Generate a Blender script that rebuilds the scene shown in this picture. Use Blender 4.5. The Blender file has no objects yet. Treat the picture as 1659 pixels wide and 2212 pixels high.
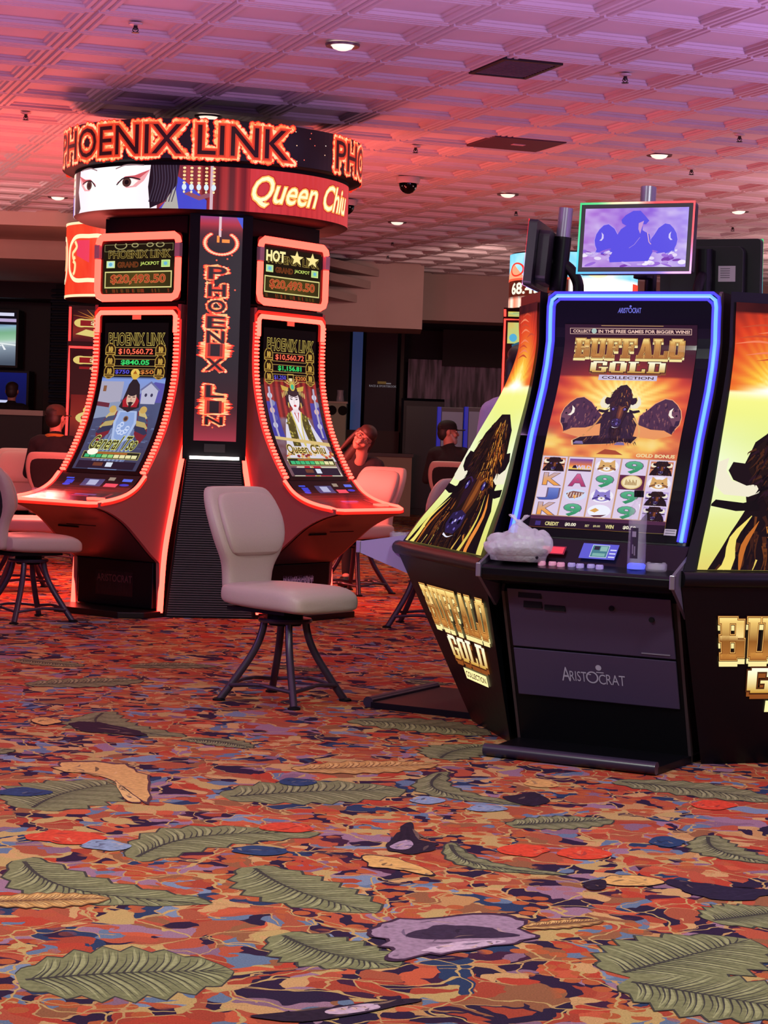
import bpy, bmesh, math, random
import numpy as np
from mathutils import Vector, Matrix
from mathutils.geometry import tessellate_polygon

random.seed(7)
R = math.radians
SC = bpy.context.scene
COL = SC.collection

# ------------------------------------------------------------------ camera
EYE = 1.30
FPX = 4358.0
PITCH, ROLL = R(2.33), R(2.04)
_c, _s = math.cos(ROLL), math.sin(ROLL)
_D = Vector((0, math.cos(PITCH), -math.sin(PITCH)))
_U = Vector((0, math.sin(PITCH), math.cos(PITCH)))
_R = Vector((1, 0, 0))
cam_data = bpy.data.cameras.new('camera')
cam_data.sensor_fit = 'HORIZONTAL'
cam_data.sensor_width = 36.0
cam_data.lens = 36.0 * FPX / 1659.0
cam_data.clip_start = 0.1
cam_data.clip_end = 200
cam = bpy.data.objects.new('camera', cam_data)
COL.objects.link(cam)
cr, cu = _R * _c + _U * _s, _R * -_s + _U * _c
cam.matrix_world = Matrix(((cr.x, cu.x, -_D.x, 0), (cr.y, cu.y, -_D.y, 0), (cr.z, cu.z, -_D.z, EYE), (0, 0, 0, 1)))
SC.camera = cam


def ray(px, py):
    dx, dy = px - 829.5, py - 1106.0
    x, y = _c * dx + _s * dy, -_s * dx + _c * dy
    return _R * x - _U * y + _D * FPX


def P(px, py, Y):
    r = ray(px, py)
    return Vector((0, 0, EYE)) + r * (Y / r.y)


def G(px, py, z=0.0):
    r = ray(px, py)
    return Vector((0, 0, EYE)) + r * ((z - EYE) / r.z)


# ------------------------------------------------------------------ light and exposure
SC.view_settings.view_transform = 'Standard'
SC.view_settings.look = 'None'
SC.view_settings.exposure = 0.0
SC.view_settings.gamma = 1.0
SC.view_settings.use_curve_mapping = False
SC.cycles.max_bounces = 7
SC.cycles.diffuse_bounces = 3
SC.cycles.glossy_bounces = 3
W = bpy.data.worlds.new('casino_ambience')
SC.world = W
W.use_nodes = True
W.node_tree.nodes['Background'].inputs[0].default_value = (0.62, 0.36, 0.66, 1)
W.node_tree.nodes['Background'].inputs[1].default_value = 0.16


def lamp(name, kind, loc, color, power, size=0.3, aim=None, spot=None):
    l = bpy.data.lights.new(name, kind)
    l.color = color
    l.energy = power
    if kind == 'AREA':
        l.shape = 'DISK'
        l.size = size
    else:
        l.shadow_soft_size = size
    if spot:
        l.spot_size = spot
        l.spot_blend = 0.8
    o = bpy.data.objects.new(name, l)
    COL.objects.link(o)
    o.location = loc
    if aim is not None:
        d = Vector(aim) - Vector(loc)
        o.rotation_euler = d.to_track_quat('-Z', 'Y').to_euler()
    return o


# added up-facing lamps that tint the ceiling, in place of unseen machine banks
def upglow(name, loc, color, power, size=2.0):
    loc = (loc[0], loc[1], 1.3)
    lamp(name, 'AREA', loc, color, power * 0.66, size, Vector(loc) + Vector((0, 0.001, 1)))


upglow('ceiling_fill_rose', (-4.4, 8.6, 2.1), (0.92, 0.30, 0.62), 150)
upglow('ceiling_fill_violet', (4.6, 9.4, 2.1), (0.74, 0.42, 1.0), 350)
upglow('ceiling_fill_mauve', (0.2, 7.6, 2.2), (0.82, 0.42, 0.90), 160)
upglow('ceiling_fill_far_left', (-6.0, 17.5, 2.0), (1.0, 0.46, 0.42), 200)
upglow('ceiling_fill_far_right', (5.6, 16.5, 2.0), (1.0, 0.52, 0.52), 270)
upglow('ceiling_fill_far', (5.8, 23.0, 1.2), (1.0, 0.62, 0.56), 200, 2.0)
lamp('pod_rear_glow', 'POINT', (-2.55, 15.35, 1.5), (1.0, 0.15, 0.12), 250, 0.3)
lamp('pod_rear_glow_b', 'POINT', (-1.1, 16.0, 1.6), (1.0, 0.15, 0.12), 190, 0.3)
lamp('bank_purple_left', 'POINT', (-4.8, 7.2, 1.5), (0.60, 0.28, 1.0), 150, 0.5)
lamp('bank_purple_right', 'POINT', (4.4, 6.4, 1.6), (0.62, 0.34, 1.0), 110, 0.5)
lamp('fill_spot_a', 'SPOT', (-1.8, 5.0, 3.4), (0.84, 0.95, 0.84), 400, 0.25, (-1.4, 6.6, 0), R(130))  # added spots, no fixture in view, that brighten the near carpet
lamp('fill_spot_b', 'SPOT', (1.9, 4.6, 3.4), (0.84, 0.95, 0.84), 400, 0.25, (1.2, 6.4, 0), R(130))
lamp('fill_spot_c', 'SPOT', (1.2, 23.5, 3.3), (1.0, 0.66, 0.55), 210, 0.3, (0.4, 28.5, 0.6), R(100))  # added spot without a fixture, lifts the far wall and fascia
lamp('fill_spot_d', 'SPOT', (-5.0, 18.0, 3.4), (1.0, 0.62, 0.52), 330, 0.3, (-5.0, 22.0, 3.0), R(140))  # added spot without a fixture, lifts the left soffit


# ------------------------------------------------------------------ helpers
def lin(c):
    if isinstance(c, str):
        c = tuple(int(c[i:i + 2], 16) for i in (0, 2, 4))
    r = []
    for v in c[:3]:
        v /= 255.0
        r.append(v / 12.92 if v <= 0.04045 else ((v + 0.055) / 1.055) ** 2.4)
    return tuple(r)


MATS = {}


def mat(name, color='808080', rough=0.5, metal=0.0, emit=0.0, ecol=None, spec=0.5, noise=0.0, nscale=40.0, bump=0.0,
        trans=0.0, alpha=1.0, coat=0.0, sheen=0.0):
    if name in MATS:
        return MATS[name]
    m = bpy.data.materials.new(name)
    m.use_nodes = True
    nt = m.node_tree
    b = nt.nodes['Principled BSDF']
    c = lin(color) + (1,)
    b.inputs['Base Color'].default_value = c
    b.inputs['Roughness'].default_value = rough
    b.inputs['Metallic'].default_value = metal
    b.inputs['Specular IOR Level'].default_value = spec
    b.inputs['Coat Weight'].default_value = coat
    b.inputs['Transmission Weight'].default_value = trans
    b.inputs['Alpha'].default_value = alpha
    b.inputs['Sheen Weight'].default_value = sheen
    if emit:
        b.inputs['Emission Color'].default_value = (lin(ecol) if ecol else c[:3]) + (1,)
        b.inputs['Emission Strength'].default_value = emit
    if noise or bump:
        tc = nt.nodes.new('ShaderNodeTexCoord')
        n = nt.nodes.new('ShaderNodeTexNoise')
        n.inputs['Scale'].default_value = nscale
        n.inputs['Detail'].default_value = 4
        nt.links.new(tc.outputs['Object'], n.inputs['Vector'])
        if noise:
            mx = nt.nodes.new('ShaderNodeMixRGB')
            mx.blend_type = 'MULTIPLY'
            mx.inputs[0].default_value = noise
            mx.inputs[1].default_value = c
            rp = nt.nodes.new('ShaderNodeValToRGB')
            rp.color_ramp.elements[0].position = 0.3
            rp.color_ramp.elements[0].color = (0.35, 0.35, 0.35, 1)
            rp.color_ramp.elements[1].position = 0.7
            nt.links.new(n.outputs['Fac'], rp.inputs[0])
            nt.links.new(rp.outputs[0], mx.inputs[2])
            nt.links.new(mx.outputs[0], b.inputs['Base Color'])
        if bump:
            bp = nt.nodes.new('ShaderNodeBump')
            bp.inputs['Strength'].default_value = bump
            bp.inputs['Distance'].default_value = 0.01
            nt.links.new(n.outputs['Fac'], bp.inputs['Height'])
            nt.links.new(bp.outputs[0], b.inputs['Normal'])
    MATS[name] = m
    return m


def attr_mat(name, emit=0.0, rough=0.25, noise=0.0, spec=0.5):
    """colour comes from the mesh's own colour attribute: printed (emit 0) or shown by a lit display"""
    if name in MATS:
        return MATS[name]
    m = bpy.data.materials.new(name)
    m.use_nodes = True
    nt = m.node_tree
    b = nt.nodes['Principled BSDF']
    a = nt.nodes.new('ShaderNodeAttribute')
    a.attribute_name = 'Col'
    b.inputs['Roughness'].default_value = rough
    b.inputs['Specular IOR Level'].default_value = spec
    out = a.outputs['Color']
    if noise:
        tc = nt.nodes.new('ShaderNodeTexCoord')
        n = nt.nodes.new('ShaderNodeTexNoise')
        n.inputs['Scale'].default_value = 60
        n.inputs['Detail'].default_value = 5
        nt.links.new(tc.outputs['Object'], n.inputs['Vector'])
        rp = nt.nodes.new('ShaderNodeValToRGB')
        rp.color_ramp.elements[0].position = 0.3
        k = 1 - noise
        rp.color_ramp.elements[0].color = (k, k, k, 1)
        rp.color_ramp.elements[1].position = 0.7
        nt.links.new(n.outputs['Fac'], rp.inputs[0])
        mx = nt.nodes.new('ShaderNodeMixRGB')
        mx.blend_type = 'MULTIPLY'
        mx.inputs[0].default_value = 1
        nt.links.new(out, mx.inputs[1])
        nt.links.new(rp.outputs[0], mx.inputs[2])
        out = mx.outputs[0]
    if emit:
        b.inputs['Base Color'].default_value = (0.004, 0.004, 0.006, 1)
        nt.links.new(out, b.inputs['Emission Color'])
        b.inputs['Emission Strength'].default_value = emit
    else:
        nt.links.new(out, b.inputs['Base Color'])
    MATS[name] = m
    return m


def tag(o, label=None, cat=None, group=None, kind=None):
    if label:
        o['label'] = label
    if cat:
        o['category'] = cat
    if group:
        o['group'] = group
    if kind:
        o['kind'] = kind
    return o


def empty(name, loc=(0, 0, 0), yaw=0.0, label=None, cat=None, group=None):
    o = bpy.data.objects.new(name, None)
    o.empty_display_size = 0.1
    COL.objects.link(o)
    o.location = loc
    o.rotation_euler = (0, 0, yaw)
    return tag(o, label, cat, group)


def copy_tree(o, parent=None):
    c = o.copy()
    COL.objects.link(c)
    if parent is not None:
        c.parent = parent
    for ch in list(o.children):
        copy_tree(ch, c)
    return c


def link_mesh(name, me, mats, parent=None):
    for m in (mats if isinstance(mats, (list, tuple)) else [mats]):
        me.materials.append(m)
    o = bpy.data.objects.new(name, me)
    COL.objects.link(o)
    if parent is not None:
        o.parent = parent
    return o


def catmull(pts, n=8, closed=False):
    pts = [Vector(p) if len(p) == 3 else Vector((p[0], p[1], 0)) for p in pts]
    out = []
    N = len(pts)
    for i in range(N if closed else N - 1):
        p1, p2 = pts[i], pts[(i + 1) % N]
        p0 = pts[(i - 1) % N] if (closed or i > 0) else p1 * 2 - p2
        p3 = pts[(i + 2) % N] if (closed or i + 2 < N) else p2 * 2 - p1
        for k in range(n):
            t = k / n
            out.append(0.5 * ((2 * p1) + (p2 - p0) * t + (2 * p0 - 5 * p1 + 4 * p2 - p3) * t * t + (3 * p1 - p0 - 3 * p2 + p3) * t ** 3))
    if not closed:
        out.append(pts[-1].copy())
    return out


class MB:
    def __init__(self):
        self.v, self.f, self.m = [], [], []

    def add(self, v, f, mi=0):
        o = len(self.v)
        self.v += [tuple(p) for p in v]
        self.f += [tuple(i + o for i in q) for q in f]
        self.m += [mi] * len(f)
        return self

    def box(self, x0, x1, y0, y1, z0, z1, mi=0, M=None):
        v = [Vector(p) for p in ((x0, y0, z0), (x1, y0, z0), (x1, y1, z0), (x0, y1, z0), (x0, y0, z1), (x1, y0, z1), (x1, y1, z1), (x0, y1, z1))]
        if M is not None:
            v = [M @ p for p in v]
        return self.add(v, [(0, 3, 2, 1), (4, 5, 6, 7), (0, 1, 5, 4), (1, 2, 6, 5), (2, 3, 7, 6), (3, 0, 4, 7)], mi)

    def prism(self, poly, lo, hi, axis='x', mi=0):
        """extrude a polygon; axis x: poly is (y,z), axis z: poly is (x,y), axis y: poly is (x,z)"""
        def mk(p, t):
            return {'x': (t, p[0], p[1]), 'y': (p[0], t, p[1]), 'z': (p[0], p[1], t)}[axis]
        n = len(poly)
        v = [mk(p, lo) for p in poly] + [mk(p, hi) for p in poly]
        tri = tessellate_polygon([[Vector((p[0], p[1], 0)) for p in poly]])
        f = [tuple(t) for t in tri] + [tuple(i + n for i in reversed(t)) for t in tri]
        f += [(i, (i + 1) % n, (i + 1) % n + n, i + n) for i in range(n)]
        return self.add(v, f, mi)

    def loft(self, rings, cap=True, mi=0, closed_path=False):
        n = len(rings[0])
        v = [p for r in rings for p in r]
        f = []
        L = len(rings)
        for i in range(L if closed_path else L - 1):
            a, b = i * n, ((i + 1) % L) * n
            for j in range(n):
                k = (j + 1) % n
                f.append((a + j, a + k, b + k, b + j))
        if cap and not closed_path:
            f.append(tuple(reversed(range(n))))
            f.append(tuple(range((L - 1) * n, L * n)))
        return self.add(v, f, mi)

    def tube(self, pts, r, n=8, closed=False, mi=0, flat=1.0, up=None):
        pts = [Vector(p) for p in pts]
        L = len(pts)
        rr = r if isinstance(r, (list, tuple)) else [r] * L
        rings = []
        prev = None
        for i, p in enumerate(pts):
            a = pts[(i - 1) % L] if (closed or i > 0) else p
            b = pts[(i + 1) % L] if (closed or i < L - 1) else p
            t = (b - a)
            t = t.normalized() if t.length > 1e-9 else Vector((0, 0, 1))
            if prev is None:
                ref = Vector(up) if up is not None else (Vector((0, 0, 1)) if abs(t.z) < 0.9 else Vector((1, 0, 0)))
                nx = ref - t * ref.dot(t)
                nx.normalize()
            else:
                nx = prev - t * prev.dot(t)
                nx = nx.normalized() if nx.length > 1e-6 else t.orthogonal().normalized()
            prev = nx
            ny = t.cross(nx)
            rings.append([p + nx * (rr[i] * math.cos(2 * math.pi * k / n)) + ny * (rr[i] * flat * math.sin(2 * math.pi * k / n)) for k in range(n)])
        return self.loft(rings, not closed, mi, closed)

    def lathe(self, prof, cx=0, cy=0, n=32, mi=0, a0=0.0, a1=2 * math.pi, cz=0.0):
        full = abs(a1 - a0 - 2 * math.pi) < 1e-6
        k = n if full else n + 1
        v, f = [], []
        for r, z in prof:
            for i in range(k):
                a = a0 + (a1 - a0) * i / n
                v.append((cx + r * math.cos(a), cy + r * math.sin(a), z + cz))
        for j in range(len(prof) - 1):
            for i in range(n):
                i2 = (i + 1) % k
                f.append((j * k + i, j * k + i2, (j + 1) * k + i2, (j + 1) * k + i))
        return self.add(v, f, mi)

    def ellipsoid(self, c, r, M=None, n=16, k=10, mi=0):
        rings = []
        v, f = [], []
        for j in range(k + 1):
            t = math.pi * j / k
            for i in range(n):
                a = 2 * math.pi * i / n
                p = Vector((r[0] * math.sin(t) * math.cos(a), r[1] * math.sin(t) * math.sin(a), r[2] * math.cos(t)))
                if M is not None:
                    p = M @ p
                v.append(p + Vector(c))
        for j in range(k):
            for i in range(n):
                i2 = (i + 1) % n
                f.append((j * n + i, (j + 1) * n + i, (j + 1) * n + i2, j * n + i2))
        return self.add(v, f, mi)

    def capsule(self, a, b, ra, rb, n=12, mi=0):
        a, b = Vector(a), Vector(b)
        d = (b - a).normalized()
        pts, rr = [], []
        for k in range(5):
            t = math.pi / 2 * (1 - k / 4)
            pts.append(a - d * ra * math.sin(t))
            rr.append(max(ra * math.cos(t), 1e-4))
        for k in range(5):
            t = math.pi / 2 * k / 4
            pts.append(b + d * rb * math.sin(t))
            rr.append(max(rb * math.cos(t), 1e-4))
        return self.tube(pts, rr, n, mi=mi)

    def mesh(self, name, smooth=False):
        me = bpy.data.meshes.new(name)
        me.from_pydata(self.v, [], self.f)
        me.polygons.foreach_set('material_index', self.m)
        me.validate()
        bm = bmesh.new()
        bm.from_mesh(me)
        bmesh.ops.remove_doubles(bm, verts=bm.verts, dist=1e-6)
        bmesh.ops.recalc_face_normals(bm, faces=bm.faces)
        if smooth:
            ang = smooth if not isinstance(smooth, bool) else R(40)
            for fc in bm.faces:
                fc.smooth = True
            for e in bm.edges:
                if len(e.link_faces) == 2 and e.calc_face_angle(0) > ang:
                    e.smooth = False
        bm.to_mesh(me)
        bm.free()
        return me

    def build(self, name, mats, parent=None, smooth=False, bevel=0.0, subsurf=0):
        o = link_mesh(name, self.mesh(name, smooth), mats, parent)
        if bevel:
            b = o.modifiers.new('bevel', 'BEVEL')
            b.width = bevel
            b.segments = 2
            b.limit_method = 'ANGLE'
        if subsurf:
            s = o.modifiers.new('subsurf', 'SUBSURF')
            s.levels = s.render_levels = subsurf
        return o


def rring(cx, cy, z, hx, hy, e=4.0, n=24):
    """superellipse ring in the xy plane"""
    out = []
    for i in range(n):
        a = 2 * math.pi * i / n
        c, s = math.cos(a), math.sin(a)
        out.append((cx + hx * math.copysign(abs(c) ** (2 / e), c), cy + hy * math.copysign(abs(s) ** (2 / e), s), z))
    return out


def round_rect(x0, x1, y0, y1, r, k=4):
    pts = []
    for (cx, cy, a) in ((x1 - r, y1 - r, 0), (x0 + r, y1 - r, 90), (x0 + r, y0 + r, 180), (x1 - r, y0 + r, 270)):
        for i in range(k + 1):
            t = R(a + 90 * i / k)
            pts.append((cx + r * math.cos(t), cy + r * math.sin(t)))
    return pts


# ------------------------------------------------------------------ pictures shown by screens and printed panels
TXT = {}


def text_mesh(body, offset=0.0):
    key = (body, round(offset, 4))
    if key not in TXT:
        cu = bpy.data.curves.new('t', 'FONT')
        cu.body = body
        cu.size = 1.0
        cu.resolution_u = 3
        cu.offset = offset
        ob = bpy.data.objects.new('t', cu)
        me = bpy.data.meshes.new_from_object(ob)
        v = [(p.co.x, p.co.y) for p in me.vertices]
        f = [tuple(q.vertices) for q in me.polygons]
        bpy.data.objects.remove(ob)
        bpy.data.meshes.remove(me)
        bpy.data.curves.remove(cu)
        TXT[key] = (v, f)
    return TXT[key]


class Art:
    """flat picture in (u, v), u to the right and v DOWN, both 0..1; colours are sRGB hex, tuples or functions of (u, v)"""

    def __init__(self):
        self.it = []

    def raw(self, v, f, col, layer, pre=False):
        self.it.append((layer, [tuple(p) for p in v], f, col, pre))

    def poly(self, pts, col, layer=1):
        pts = [tuple(p)[:2] for p in pts]
        tri = tessellate_polygon([[Vector((p[0], p[1], 0)) for p in pts]])
        self.raw(pts, [tuple(t) for t in tri], col, layer)

    def rect(self, x0, y0, x1, y1, col, layer=1):
        self.raw([(x0, y0), (x1, y0), (x1, y1), (x0, y1)], [(0, 1, 2, 3)], col, layer)

    def frame(self, x0, y0, x1, y1, wx, wy, col, layer=1):
        self.rect(x0, y0, x1, y0 + wy, col, layer)
        self.rect(x0, y1 - wy, x1, y1, col, layer)
        self.rect(x0, y0 + wy, x0 + wx, y1 - wy, col, layer)
        self.rect(x1 - wx, y0 + wy, x1, y1 - wy, col, layer)

    def ell(self, cx, cy, rx, ry, col, layer=1, n=20, rot=0.0, a0=0, a1=360):
        c, s = math.cos(R(rot)), math.sin(R(rot))
        pts = []
        full = a1 - a0 >= 360
        for i in range(n if full else n + 1):
            a = R(a0 + (a1 - a0) * i / n)
            x, y = rx * math.cos(a), ry * math.sin(a)
            pts.append((cx + x * c - y * s, cy + x * s + y * c))
        self.raw(pts, [tuple(range(len(pts)))], col, layer)

    def ring(self, cx, cy, rx, ry, t, col, layer=1, n=24, ta=None):
        ty = ta if ta is not None else t
        v, f = [], []
        for i in range(n):
            a = 2 * math.pi * i / n
            v += [(cx + rx * math.cos(a), cy + ry * math.sin(a)), (cx + (rx - t) * math.cos(a), cy + (ry - ty) * math.sin(a))]
            j = (i + 1) % n
            f.append((2 * i, 2 * j, 2 * j + 1, 2 * i + 1))
        self.raw(v, f, col, layer)

    def line(self, pts, w, col, layer=1, asp=1.0, taper=False, smooth=0):
        """asp = height/width of the panel, so that the stroke has one width"""
        if smooth:
            pts = [(p.x, p.y) for p in catmull(pts, smooth)]
        n = len(pts)
        v, f = [], []
        for i, p in enumerate(pts):
            a, b = pts[max(i - 1, 0)], pts[min(i + 1, n - 1)]
            dx, dy = b[0] - a[0], (b[1] - a[1]) * asp
            L = math.hypot(dx, dy) or 1
            k = w / 2 * ((1 - 0.95 * i / (n - 1)) if taper else 1)
            if taper == 2:
                k = w / 2 * (0.08 + math.sin(math.pi * i / (n - 1)))
            nx, ny = -dy / L * k, dx / L * k / asp
            v += [(p[0] + nx, p[1] + ny), (p[0] - nx, p[1] - ny)]
            if i:
                f.append((2 * i - 2, 2 * i, 2 * i + 1, 2 * i - 1))
        self.raw(v, f, col, layer)

    def text(self, body, x0, y0, x1, y1, col, layer=2, offset=0.0, shear=0.0, fn=None):
        """fit the writing into the box; y0 is its top"""
        v0, _ = text_mesh(body, 0.0)
        xs, ys = [p[0] for p in v0], [p[1] for p in v0]
        ax, bx, ay, by = min(xs), max(xs), min(ys), max(ys)
        v, f = text_mesh(body, offset)
        out = []
        for (x, y) in v:
            a, b = (x - ax) / (bx - ax), (by - y) / (by - ay)
            a += shear * (0.5 - b)
            q = (x0 + a * (x1 - x0), y0 + b * (y1 - y0))
            out.append(fn(*q) if fn else q)
        self.raw(out, f, col, layer)

    def field(self, fn, nu, nv, layer=0, box=(0, 0, 1, 1)):
        v, f = [], []
        for j in range(nv + 1):
            for i in range(nu + 1):
                v.append((box[0] + (box[2] - box[0]) * i / nu, box[1] + (box[3] - box[1]) * j / nv))
        for j in range(nv):
            for i in range(nu):
                a = j * (nu + 1) + i
                f.append((a, a + 1, a + nu + 2, a + nu + 1))
        self.raw(v, f, fn, layer, True)

    def build(self, name, S, m, parent=None, vcuts=0, ucuts=0, gap=0.0006, clip=False, base=None, base_mat=None):
        """S(u, v) -> (point, normal)"""
        V, F, C, MI = [], [], [], []
        for pre in (True, False):
            its = [i for i in self.it if i[4] == pre]
            if not its:
                continue
            bm = bmesh.new()
            idl = bm.faces.layers.int.new('id')
            for k, (ly, v, f, col, _) in enumerate(its):
                bv = [bm.verts.new((p[0], p[1], ly)) for p in v]
                for q in f:
                    try:
                        fc = bm.faces.new([bv[i] for i in q])
                        fc[idl] = k
                    except ValueError:
                        pass
            if clip:
                for co, no in (((0, 0, 0), (-1, 0, 0)), ((1, 0, 0), (1, 0, 0)), ((0, 0, 0), (0, -1, 0)), ((0, 1, 0), (0, 1, 0))):
                    bmesh.ops.bisect_plane(bm, geom=bm.verts[:] + bm.edges[:] + bm.faces[:], plane_co=co, plane_no=no, clear_outer=True)
            if not pre:
                for n_, ax in ((vcuts, 1), (ucuts, 0)):
                    for k in range(1, n_):
                        co, no = [0, 0, 0], [0, 0, 0]
                        co[ax] = k / n_
                        no[ax] = 1
                        bmesh.ops.bisect_plane(bm, geom=bm.verts[:] + bm.edges[:] + bm.faces[:], plane_co=co, plane_no=no)
            base_i = len(V)
            bm.verts.index_update()
            uv = [(x.co.x, x.co.y, x.co.z) for x in bm.verts]
            for (u, v, ly) in uv:
                p, n = S(u, v)
                V.append(Vector(p) + Vector(n) * (ly * gap))
            cc = {}
            for fc in bm.faces:
                col = its[fc[idl]][3]
                F.append([base_i + x.index for x in fc.verts])
                for x in fc.verts:
                    if callable(col):
                        key = (x.index, fc[idl])
                        if key not in cc:
                            q = col(*uv[x.index][:2])
                            cc[key] = lin(q)
                        C.append(cc[key])
                    else:
                        if col not in cc:
                            cc[col] = lin(col)
                        C.append(cc[col])
                MI.append(0)
            bm.free()
        if base:
            o = len(V)
            V += [Vector(p) for p in base[0]]
            for q in base[1]:
                F.append([i + o for i in q])
                C += [(0.1, 0.1, 0.1)] * len(q)
                MI.append(1)
        me = bpy.data.meshes.new(name)
        me.from_pydata(V, [], F)
        ca = me.color_attributes.new('Col', 'FLOAT_COLOR', 'CORNER')
        arr = np.ones((len(C), 4), dtype=np.float32)
        arr[:, :3] = np.array(C, dtype=np.float32)
        ca.data.foreach_set('color', arr.ravel())
        me.polygons.foreach_set('material_index', MI)
        # faces look along +normal
        p0, n0 = S(0.5, 0.5)
        n0 = Vector(n0)
        me.update()
        flip = [p.index for p in me.polygons if False]
        return link_mesh(name, me, [m] + ([base_mat] if base_mat else []), parent)


def mixc(a, b, t):
    t = min(1, max(0, t))
    if isinstance(a, str):
        a = tuple(int(a[i:i + 2], 16) for i in (0, 2, 4))
    if isinstance(b, str):
        b = tuple(int(b[i:i + 2], 16) for i in (0, 2, 4))
    return tuple(a[i] + (b[i] - a[i]) * t for i in range(3))


def ramp(stops, t):
    for (a, ca), (b, cb) in zip(stops, stops[1:]):
        if t <= b:
            return mixc(ca, cb, (t - a) / (b - a) if b > a else 1)
    return mixc(stops[-1][1], stops[-1][1], 0)


def vnoise(x, y, seed=0):
    def h(i, j):
        n = (i * 374761393 + j * 668265263 + seed * 1274126177) & 0xffffffff
        n = ((n ^ (n >> 13)) * 1274126177) & 0xffffffff
        return ((n ^ (n >> 16)) & 0xffff) / 65535.0
    i, j = math.floor(x), math.floor(y)
    fx, fy = x - i, y - j
    fx, fy = fx * fx * (3 - 2 * fx), fy * fy * (3 - 2 * fy)
    a = h(i, j) + (h(i + 1, j) - h(i, j)) * fx
    b = h(i, j + 1) + (h(i + 1, j + 1) - h(i, j + 1)) * fx
    return a + (b - a) * fy


def fbm(x, y, seed=0):
    return 0.5 * vnoise(x, y, seed) + 0.3 * vnoise(2.1 * x, 2.1 * y, seed + 1) + 0.2 * vnoise(4.3 * x, 4.3 * y, seed + 2)


def flat_map(o, ux, uy, w, h, n):
    """S for a flat rectangle: o = top left corner, ux right, uy down"""
    o, ux, uy, n = Vector(o), Vector(ux), Vector(uy), Vector(n)
    return lambda u, v: (o + ux * (u * w) + uy * (v * h), n)

# ================================================================== the room
CEIL = 3.52


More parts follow.
